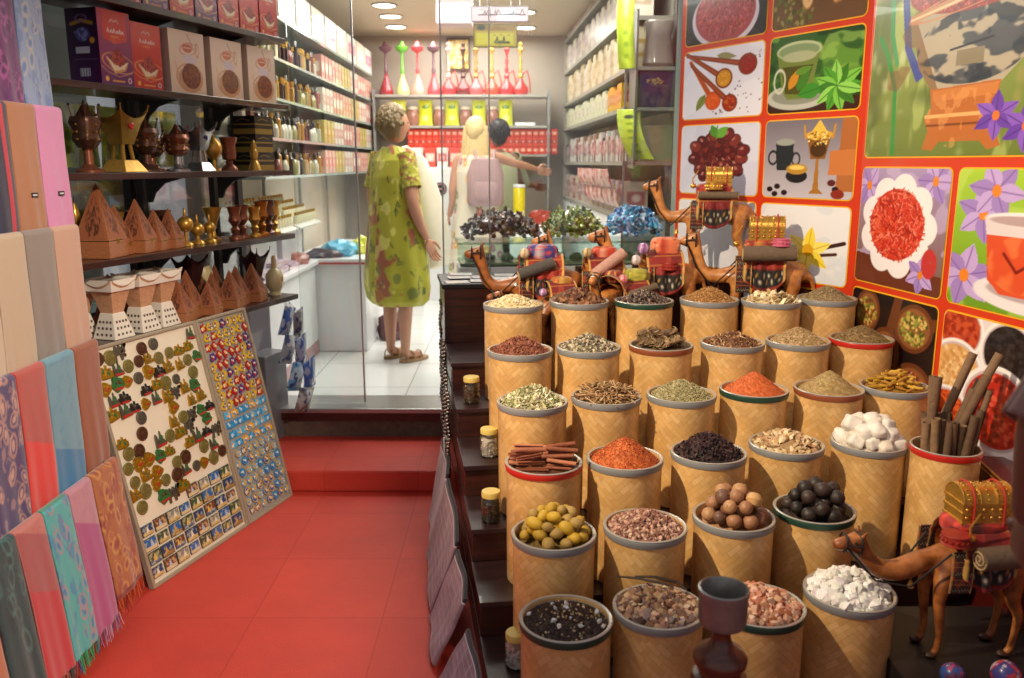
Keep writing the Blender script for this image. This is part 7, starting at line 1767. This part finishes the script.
for sx in (-.08, .08): MB().tube([(sx, 0, .19), (sx, 0, .28)], .004, 6).build('hanger', ALU, t)
def sign(name, label, px0, px1, y, z0, z1, cv, backm):
    x0, x1 = (px0 - 512) / 850 * y * 1.05, (px1 - 512) / 850 * y * 1.05; t = thing(name, label, 'sign', ((x0 + x1) / 2, y, z0)); w = x1 - x0; h = z1 - z0
    MB().box((0, .008, h / 2), (w, .014, h)).build('board', backm, t, smooth=False); sheet('sign_face', cv, lambda U, V: ((U - .5) * w * .995, -.0004 + 0 * U, V * h), PRINT, t)
    for sx in (-w * .35, w * .35): MB().tube([(sx, .008, h), (sx, .008, 2.74 - z0)], .002, 5).build('wire', ALU, t)
c = Cv(200, 50, 'c8a8b0'); c.line([(.02, .03), (3.98, .03), (3.98, .97), (.02, .97), (.02, .03)], .06, '2c3050'); c.poly([(1.8, .12), (3.3, .12), (3.3, .5), (1.8, .5)], 'eef4fa'); c.poly([(2.0, .55), (3.1, .55), (3.1, .85), (2.0, .85)], 'b8cce0')
c.script(.5, .42, 3.3, .35, '201c30', 5, 9); c.line([(.55, .44), (3.8, .44)], .07, '201c30'); c.line([(1.35, .3), (1.35, .8)], .05, '201c30')
sign('hanging_sign', 'narrow pinkish hanging sign with dark cursive lettering', 475, 527, 6.0, 2.475, 2.575, c, mat('sign_back', 'a08a90'))
c = Cv(120, 60, '8a7a1c'); c.line([(.02, .02), (1.98, .02), (1.98, .98), (.02, .98), (.02, .02)], .06, '4a4214'); c.poly([(.06, .7), (1.9, .7), (1.9, .92), (.06, .92)], '7a5a1c'); c.ell(.35, .85, .2, .1, '1f2c2c'); c.poly([(.12, .12), (1.8, .12), (1.8, .62), (.12, .62)], '9a9224')
c.script(.95, .22, .7, .3, '17180c', 8, 4); c.line([(1.0, .2), (1.65, .2)], .06, '17180c'); c.script(.6, .78, .9, .1, '3a2c10', 2, 6)
sign('hanging_sign', 'olive yellow hanging sign with dark lettering under the pinkish one', 477, 517, 6.03, 2.315, 2.465, c, mat('sign_back2', '6a5c1c'))
t = thing('gold_picture', 'glowing gold patterned picture in a dark frame on the back wall', 'picture', (bx(460), 8.53, 2.43)); MB().box((0, 0, .14), (.22, .02, .3)).build('frame', mat('dark_frame', '5a4630', rough=.4), t, smooth=False)
cv = Cv(30, 42, 'f0cc5a', seed=4); cv.blot(5, 6, .5, 'fff0b0', 1); cv.blot(6, 5, .58, 'b88a2c', 1, seed=3); sheet('picture', cv, lambda U, V: ((U - .5) * .19, -.0115 + 0 * U, .01 + V * .26), PRINT, t)
# ================================================================== people
SKIN = mat('skin', 'c08c70', rough=.5, var=.1, scale=20); SKIN_D = mat('skin_dark', '8a5a48', rough=.5, var=.1, scale=20)
HAIRM = {k: mat('hair_' + k, c, rough=.45, var=.35, scale=60, bump=.4, bscale=120) for k, c in (('ash', '7d6a48'), ('blond', 'd8bc84'), ('black', '1f1a1c'), ('brown', '3a2820'))}
def head_mesh(r=1.0):
    v, f = ICO3; v = v.copy() * np.array((.074, .092, .113)); x, y, z = v.T
    # face looks along -y
    jaw = np.clip((-z) / .11, 0, 1); v[:, 0] *= 1 - .28 * jaw; v[:, 1] *= 1 - .08 * jaw
    v[:, 1] += -.012 * np.exp(-(((z + .095) / .02) ** 2)) * (y < 0)                                  # chin
    v[:, 1] += -.024 * np.exp(-((x / .013) ** 2) - ((z + .018) / .024) ** 2) * (y < 0)               # nose
    v[:, 1] += .010 * (np.exp(-(((x - .03) / .016) ** 2) - ((z - .012) / .014) ** 2) + np.exp(-(((x + .03) / .016) ** 2) - ((z - .012) / .014) ** 2)) * (y < 0)
    return v * r, f
def finger_tubes(mb, wrist, palm_dir, side, curl=.5, s=1.0):
    """palm and five separate tapering fingers; palm_dir along the hand, side towards the thumb"""
    W = Vector(wrist); d = Vector(palm_dir).normalized(); sd = Vector(side); sd = (sd - d * sd.dot(d)).normalized(); n = d.cross(sd)
    P = W + d * .045 * s
    M = np.array([list(sd * .040 * s), list(d * .050 * s), list(n * .014 * s)])
    mb.add(ICO3[0] @ M + np.array(P), ICO3[1])
    for i, (o_, L) in enumerate(((.027, .072), (.009, .082), (-.009, .076), (-.026, .06))):
        b = W + d * .078 * s + sd * o_ * s; p = [b - d * .02 * s]; a = 0; q = b; p.append(q)
        for seg, frac in enumerate((.45, .32, .23)):
            a += curl * (.5 + .25 * seg); q = q + (d * math.cos(a) + n * math.sin(a)) * L * frac * s; p.append(q)
        mb.tube(p, [.0085 * s, .0085 * s, .0078 * s, .007 * s, .0055 * s], 8); mb.ball(tuple(p[-1]), .0056 * s, sub=1)
    b = W + d * .028 * s + sd * .034 * s; p = [b - sd * .012 * s, b + (sd * .7 + d * .6) * .022 * s, b + (sd * .75 + d * 1.4 + n * .3) * .03 * s, b + (sd * .6 + d * 2.2 + n * .7) * .03 * s]
    mb.tube(p, [.011 * s, .010 * s, .0085 * s, .006 * s], 8); mb.ball(tuple(p[-1]), .006 * s, sub=1)
def person(label, loc, rz, joints, skinm, hairk, hair='short', headrz=0.0, hands=(), feet=True, tiltz=0):
    t = thing('person', label, 'person', loc, rz)
    J = {'pelvis': (0, 0, .90, .10), 'waist': (0, 0, 1.04, .085), 'chest': (0, .01, 1.2, .095), 'neck0': (0, .012, 1.335, .055), 'neck': (0, .0, 1.41, .043)}
    for s, k in ((1, 'l'), (-1, 'r')):
        J['hip' + k] = (s * .085, 0, .84, .082); J['knee' + k] = (s * .08, -.01, .47, .054); J['calf' + k] = (s * .08, .008, .32, .052); J['ank' + k] = (s * .078, .012, .09, .032); J['heel' + k] = (s * .078, .015, .04, .032); J['toe' + k] = (s * .085, -.12, .024, .026)
        J['sh' + k] = (s * .155, .012, 1.32, .048); J['elb' + k] = (s * .20, .03, 1.06, .036); J['fore' + k] = (s * .205, .0, .95, .031); J['wr' + k] = (s * .205, -.03, .83, .023)
    J.update(joints)
    E = [('pelvis', 'waist'), ('waist', 'chest'), ('chest', 'neck0'), ('neck0', 'neck')]
    for k in 'lr': E += [('pelvis', 'hip' + k), ('hip' + k, 'knee' + k), ('knee' + k, 'calf' + k), ('calf' + k, 'ank' + k), ('ank' + k, 'heel' + k), ('heel' + k, 'toe' + k), ('neck0', 'sh' + k), ('sh' + k, 'elb' + k), ('elb' + k, 'fore' + k), ('fore' + k, 'wr' + k)]
    v, f = skin(J, E, 2)
    m = MB(); m.add(v, f); hv, hf = head_mesh(); nk = J['neck']; hc = np.array((nk[0], nk[1] - .012, nk[2] + .115)); Rh = rotm(0, tiltz, headrz)
    m.add(hv @ Rh.T + hc, hf)
    for s in (1, -1): 
        e = np.array((s * .073, .012, -.005)) @ Rh.T + hc; m.ball(tuple(e), .018, (.35, .7, 1.2), rot=(0, 0, headrz + s * .3), sub=2)
    for k, side, curl in hands:
        w = Vector(J['wr' + k][:3]); fo = Vector(J['fore' + k][:3]); finger_tubes(m, w, w - fo, side, curl)
    m.build('body', skinm, t, ang=180)
    e = MB(); 
    for s in (1, -1): e.ball(tuple(np.array((s * .03, -.078, .012)) @ Rh.T + hc), .0085, (1.2, .6, .8), sub=2)
    e.build('eyes', EYE, t); l = MB(); l.ball(tuple(np.array((0, -.086, -.052)) @ Rh.T + hc), .011, (2, .5, .6), sub=2); l.build('lips', mat('lips', '9c4a44', rough=.4), t)
    hv, hf = ICO3; hv = hv.copy(); rs = np.random.RandomState(3)
    g = 1 + .05 * np.sin(hv[:, 0] * 14 + hv[:, 2] * 9) * np.cos(hv[:, 1] * 13) + rs.uniform(-.02, .02, len(hv))
    hv = hv * g[:, None] * np.array((.092, .108, .118)); keep = ~((hv[:, 1] < -.045) & (hv[:, 2] < .055)) 
    hv[:, 1] = np.where((hv[:, 2] < .05) & (hv[:, 1] < -.01), np.maximum(hv[:, 1], -.035), hv[:, 1]); hv[:, 0] = np.where((hv[:, 2] < -.03), hv[:, 0] * .9, hv[:, 0]); hv += np.array((0, .016, .018))
    h = MB(); h.add(hv @ Rh.T + hc, hf)
    if hair == 'long':
        for i in range(60):
            a = rnd.uniform(-.2, PI + .2); r0 = .075; p = []
            for s_ in range(6):
                u = s_ / 5; p.append(tuple(np.array(((r0 + .022 * u + .01 * math.sin(i + u * 5)) * math.cos(a) * (1 + .25 * u), (.05 + .03 * u) * math.sin(a) + .02, .05 - .36 * u)) @ Rh.T + hc))
            h.tube(p, [.018, .02, .02, .018, .014, .005], 6)
    else:
        for i in range(240):
            a = rnd.uniform(-.55, PI + .55); e = rnd.uniform(-.25, 1.45); d0 = np.array((math.cos(a) * math.cos(e) * .088, math.sin(a) * math.cos(e) * .102 + .016, math.sin(e) * .118 + .018))
            d1 = d0 * 1.07 + np.array((rnd.uniform(-.012, .012), .004, -.03)); h.tube([tuple(d0 * .97 @ Rh.T + hc), tuple((d0 * 1.06 + (0, 0, -.008)) @ Rh.T + hc), tuple(d1 @ Rh.T + hc)], [.009, .008, .002], 5)
    h.build('hair', HAIRM[hairk], t, ang=180)
    return t, J, hc
def dress_sheet(name, t, rings, cv, m=None, thick=.006, fold=0, nf=9):
    Z = np.array([r[2] for r in rings]); CX = np.array([r[0] for r in rings]); CY = np.array([r[1] for r in rings]); RX = np.array([r[3] for r in rings]); RY = np.array([r[4] for r in rings])
    o_ = np.argsort(Z); Z, CX, CY, RX, RY = Z[o_], CX[o_], CY[o_], RX[o_], RY[o_]
    def mp(U, V):
        z = Z[0] + V * (Z[-1] - Z[0]); a = U * 2 * PI + PI / 2
        k = 1 + fold * np.sin(a * nf + 2 * np.sin(V * 5)) * (1 - V) ** .7
        rx, ry = np.interp(z, Z, RX) * k, np.interp(z, Z, RY) * k
        return np.interp(z, Z, CX) + rx * np.cos(a), np.interp(z, Z, CY) + ry * np.sin(a), z + .004 * np.sin(a * 3)
    return sheet(name, cv, mp, m or vcol_mat('dress_cotton', rough=.75, sheen=.2), t, thick)
def sleeve(t, name, p0, p1, r0, r1, cv, m=None):
    P0_, P1_ = Vector(p0), Vector(p1); d = (P1_ - P0_).normalized(); x = d.cross(Vector((0, 1, 0))).normalized(); y = d.cross(x)
    def mp(U, V):
        a = U * 2 * PI; r = r0 + (r1 - r0) * V; c, s = np.cos(a) * r, np.sin(a) * r
        return tuple(P0_[i] + (P1_[i] - P0_[i]) * V + x[i] * c + y[i] * s for i in range(3))
    return sheet(name, cv, mp, m or vcol_mat('dress_cotton'), t, .004)
def cv_dress():
    c = Cv(240, 200, 'a3a024', seed=12); c.blot(5, 5, .5, 'b0ae34', .7); c.blot(9, 6, .64, '9a4c3c', .9, seed=2); c.blot(8, 6, .66, 'a0583c', .8, seed=9); c.blot(16, 10, .68, '6a7434', .8, seed=4)
    for i in range(130):
        x, y = c.rs.uniform(0, 1.2), c.rs.uniform(0, 1); w = c.rs.rand() * 6; c.line([(x, y), (x + .012 * math.cos(w), y + .02), (x + .024 * math.cos(w), y + .026 * math.sin(w)), (x + .01, y - .01)], .007, ['3a4a28', '56603a', '2f3a24'][i % 3], .75)
    c.blot(14, 9, .62, 'd8d478', .7, seed=5); return c
t, J, hc = person('woman in yellow green floral dress with short hair, seen from behind', (-.745, 5.5, SHF + .008), PI - .75,
    {'wrr': (-.24, -.06, .80, .024), 'wrl': (.22, -.04, .80, .023), 'elbr': (-.225, .045, 1.05, .042), 'elbl': (.215, .03, 1.05, .040), 'forer': (-.235, .01, .93, .036)},
    SKIN, 'ash', headrz=-.35, hands=(('l', (0, -1, 0), .35), ('r', (0, -1, 0), .35)))
t.scale = (.97, .97, .99)
dress_sheet('dress', t, [(0, .012, 1.385, .07, .058), (0, .012, 1.35, .13, .08), (0, .012, 1.30, .175, .11), (0, .01, 1.2, .185, .135), (0, .0, 1.05, .19, .15), (0, 0, .9, .205, .165), (0, 0, .7, .235, .185), (0, 0, .5, .255, .195), (0, 0, .41, .235, .18), (0, 0, .375, .19, .15)], cv_dress(), fold=.035)
for s in (1, -1):
    c = cv_dress(); sleeve(t, 'sleeve', (s * .13, .012, 1.34), (s * .20, .022, 1.13), .062, .062, c)
m = mat('sandal_leather', '9a7a54', rough=.5, metal=.1)
for s in (1, -1):
    sb = MB(); P = [(s * .083 + .048 * math.cos(a) * (1 - .15 * math.sin(a)), -.055 + .125 * math.sin(a)) for a in np.linspace(0, 2 * PI, 21)[:-1]]
    sb.add(np.array([(x, y, -.006) for x, y in P] + [(x, y, .012) for x, y in P]), [tuple(range(20))[::-1], tuple(range(20, 40))] + [(i, (i + 1) % 20, (i + 1) % 20 + 20, i + 20) for i in range(20)])
    for yy, r in ((-.10, .034), (-.03, .038), (.03, .036)): sb.tube([(s * .083 + (r + .006) * math.cos(a), yy, .008 + (r + .018) * math.sin(a)) for a in np.linspace(0, PI, 9)], .006, 6, flat=.5)
    sb.build('sandal', m, t)
# her white cloth bag
t = thing('shoulder_bag', 'tall soft white cloth bag at the right side of the woman in yellow', 'bag', (-.56, 5.72, SHF + .58), -.1)
m = MB(); m.loft([(0, 0, .0, .05, .03), (.02, 0, .03, .11, .06), (.03, 0, .2, .12, .075), (.01, 0, .42, .10, .065), (-.02, 0, .6, .075, .05), (-.05, -.01, .72, .05, .035), (-.08, -.02, .78, .02, .015)], 24, fn=lambda i, w: .05 * math.sin(w * 5 + i)); m.build('cloth_body', mat('white_cotton', 'e2dcc8', rough=.8, var=.05), t)
m = MB(); m.tube([(-.08, -.02, .77), (-.12, -.06, .80), (-.16, -.1, .79)], .012, 8); m.build('strap', MC['white_cotton'], t)
# blond woman with a backpack
def cv_flor():
    c = Cv(160, 120, 'd8cdb8', seed=5)
    for i in range(90): x, y = c.rs.uniform(0, 1.3), c.rs.uniform(0, 1); c.ell(x, y, .028, .03, ['c8685c', 'd89a4c', '7a8a4a', '9a4a78', 'e0b070', '5a7a3a'][i % 6]); c.ell(x, y, .01, .01, 'e8d8b0')
    return c
t, J, hc = person('blond long haired woman with a rose grey backpack reaching to the right', (-.30, 7.3, SHF + .005), PI,
    {'shr': (-.155, .0, 1.33, .048), 'elbr': (-.33, -.12, 1.27, .036), 'forer': (-.42, -.2, 1.25, .031), 'wrr': (-.52, -.3, 1.22, .023), 'wrl': (.24, -.05, .82, .023)}, SKIN, 'blond', 'long', headrz=-.15, hands=(('r', (0, 0, 1), .4), ('l', (0, -1, 0), .4)))
dress_sheet('dress', t, [(0, .012, 1.37, .075, .06), (0, .012, 1.31, .15, .10), (0, .01, 1.2, .175, .125), (0, 0, 1.0, .17, .14), (0, 0, .8, .2, .16), (0, 0, .3, .25, .2)], cv_flor(), fold=.04)
b = thing('backpack', 'rose grey backpack on the back of the blond woman', 'backpack', (-.22, 7.135, SHF + .93), .1)
MB().lathe([(0, 0), (.13, 0), (.15, .03), (.15, .26), (.11, .38), (0, .40)], 28, sq=3).build('pack_body', mat('rose_grey_cloth', 'a88888', rough=.7, var=.15, scale=12, bump=.2), b); b.scale = (1, .62, 1)
MB().lathe([(0, .05), (.10, .05), (.11, .08), (.11, .17), (.09, .2), (0, .2)], 24, sq=3.5, c=(0, -.07, 0)).build('front_pocket', MC['rose_grey_cloth'], b)
for s in (1, -1): MB().tube([(s * .07, .0, .37), (s * .08, .13, .45), (s * .09, .22, .36), (s * .1, .2, .1)], .012, 8).build('strap', MC['rose_grey_cloth'], b)
# dark haired person further back
t, J, hc = person('dark haired person in a pale green top behind the blond woman', (-.12, 7.75, SHF + .005), PI + .3,
    {'elbr': (-.24, -.15, 1.1, .036), 'forer': (-.34, -.24, 1.08, .031), 'wrr': (-.45, -.32, 1.06, .023)}, SKIN_D, 'black', headrz=.2, hands=(('r', (0, 0, 1), .6), ('l', (0, -1, 0), .4)))
gm = mat('pale_green_cloth', 'a8b08c', rough=.8, var=.1)
dress_sheet('top', t, [(0, .012, 1.37, .07, .06), (0, .012, 1.31, .165, .1), (0, 0, 1.1, .18, .13), (0, 0, .85, .19, .14)], Cv(40, 20, 'a8b08c'))
dress_sheet('trousers', t, [(0, 0, .9, .17, .13), (0, 0, .5, .17, .11), (0, 0, .08, .16, .10)], Cv(40, 20, '3a3a44'))
sleeve(t, 'sleeve', (-.14, .012, 1.33), (-.33, -.23, 1.085), .06, .045, Cv(20, 20, 'a8b08c')); sleeve(t, 'sleeve', (.14, .012, 1.33), (.205, .02, 1.0), .06, .045, Cv(20, 20, 'a8b08c'))
b = crumple('tote_bag', 'a83c30', (.25, 7.35, SHF + .75), (.1, .07, .09), 'reddish bag on the counter right of the blond woman', 'bag', 5)
o = flatbox('serving_counter', rect(-.02, .42, 7.15, 7.55), SHF, SHF + .745, WHITE_L, bevel=.004); tag(o, 'white serving counter beside the blond woman', 'counter')
t = thing('tea_tin', 'yellow tin in front of the dark haired person', 'tin', (.06, 7.22, SHF + .7455)); MB().lathe([(0, 0), (.05, 0), (.05, .33), (.046, .335), (0, .335)], 20).build('tin_body', mat('yellow_tin', 'd8c41c', rough=.3, var=.15, scale=30), t); MB().lathe([(0, .336), (.052, .336), (.052, .36), (0, .36)], 20).build('lid', WHITE_L, t)
# passer-by at the right edge of the view
t, J, hc = person('passer-by in a mauve brown shirt whose arm shows at the right edge', (1.135, 1.33, .005), PI - .15,
    {'shl': (.155, .012, 1.36, .05), 'elbl': (.27, .05, 1.15, .043), 'forel': (.25, .0, 1.03, .036), 'wrl': (.235, -.04, .92, .026)}, mat('skin_tan', '7c5448', rough=.5, var=.1), 'brown', hands=(('l', (0, -1, 0), .8), ('r', (0, -1, 0), .4)))
sc = Cv(30, 30, '8f6c62'); sc.blot(4, 4, .5, '7d5c56', .6)
dress_sheet('shirt', t, [(0, .012, 1.385, .06, .055), (0, .012, 1.33, .165, .1), (0, 0, 1.1, .175, .13), (0, 0, .82, .18, .14)], sc)
dress_sheet('trousers', t, [(0, 0, .86, .165, .13), (0, 0, .5, .165, .11), (0, 0, .08, .155, .10)], Cv(30, 20, '2c2a30'))
sleeve(t, 'sleeve', (.135, .012, 1.36), (.275, .052, 1.12), .068, .062, sc); sleeve(t, 'sleeve', (-.135, .012, 1.34), (-.2, .03, 1.08), .066, .058, sc)
# ================================================================== camera and light
cd = bpy.data.cameras.new('camera'); cam = bpy.data.objects.new('camera', cd); C.objects.link(cam)
cam.location = (0, 0, 1.55); cam.rotation_euler = (PI / 2 - math.atan(176 / 850), 0, 0)
cd.sensor_width = 36; cd.lens = 850 / 1024 * 36; cd.clip_start = .02
cd.dof.use_dof = True; cd.dof.focus_distance = 3.05; cd.dof.aperture_fstop = 2.8
bpy.context.scene.camera = cam
def area(name, loc, rot, size, power, col, sy=None, spread=PI):
    l = bpy.data.lights.new(name, 'AREA'); l.energy = power; l.color = col; l.size = size; l.spread = spread
    if sy: l.shape = 'RECTANGLE'; l.size_y = sy
    o = bpy.data.objects.new(name, l); C.objects.link(o); o.location = loc; o.rotation_euler = rot; return o
def spot(name, loc, target, power, col, ang, blend=.4, rad=.05):
    l = bpy.data.lights.new(name, 'SPOT'); l.energy = power; l.color = col; l.spot_size = R(ang); l.spot_blend = blend; l.shadow_soft_size = rad
    o = bpy.data.objects.new(name, l); C.objects.link(o); o.location = loc
    o.rotation_euler = (Vector(target) - Vector(loc)).to_track_quat('-Z', 'Y').to_euler(); return o
wd = bpy.data.worlds.new('dusk'); bpy.context.scene.world = wd; wd.use_nodes = True
bg = wd.node_tree.nodes['Background']; bg.inputs[0].default_value = (.74, .72, .76, 1); bg.inputs[1].default_value = .46
# shop interior ceiling panels
for k, (x, y) in enumerate(((-.4, 5.3), (-.4, 6.6), (-.4, 7.9))):
    area('shop_ceiling_lamp', (x, y, 2.7), (0, 0, 0), 1.2, 34, (1, .97, .9), sy=.8)
area('window_lamp', (.35, 4.85, 2.68), (0, 0, 0), .9, 14, (1, .97, .9), sy=.25)
# warm market spotlights hung out front
spot('warm_spot', (-1.5, 1.5, 2.75), (1.1, 3.25, .9), 540, (1, .79, .52), 56, .7, .035)
spot('warm_spot', (1.3, .3, 3.0), (-1.6, 2.5, .6), 600, (1, .84, .66), 44, .7, .10)
spot('warm_spot', (.2, 1.0, 3.3), (1.2, 3.4, 1.5), 90, (1, .85, .65), 60, .7, .1)
vs = bpy.context.scene.view_settings
vs.view_transform = 'Standard'; vs.look = 'None'; vs.gamma = 1; vs.exposure = 0.0; vs.use_curve_mapping = False
bpy.context.scene.cycles.max_bounces = 6
bpy.context.scene.cycles.transparent_max_bounces = 24
bpy.context.scene.cycles.use_denoising = True
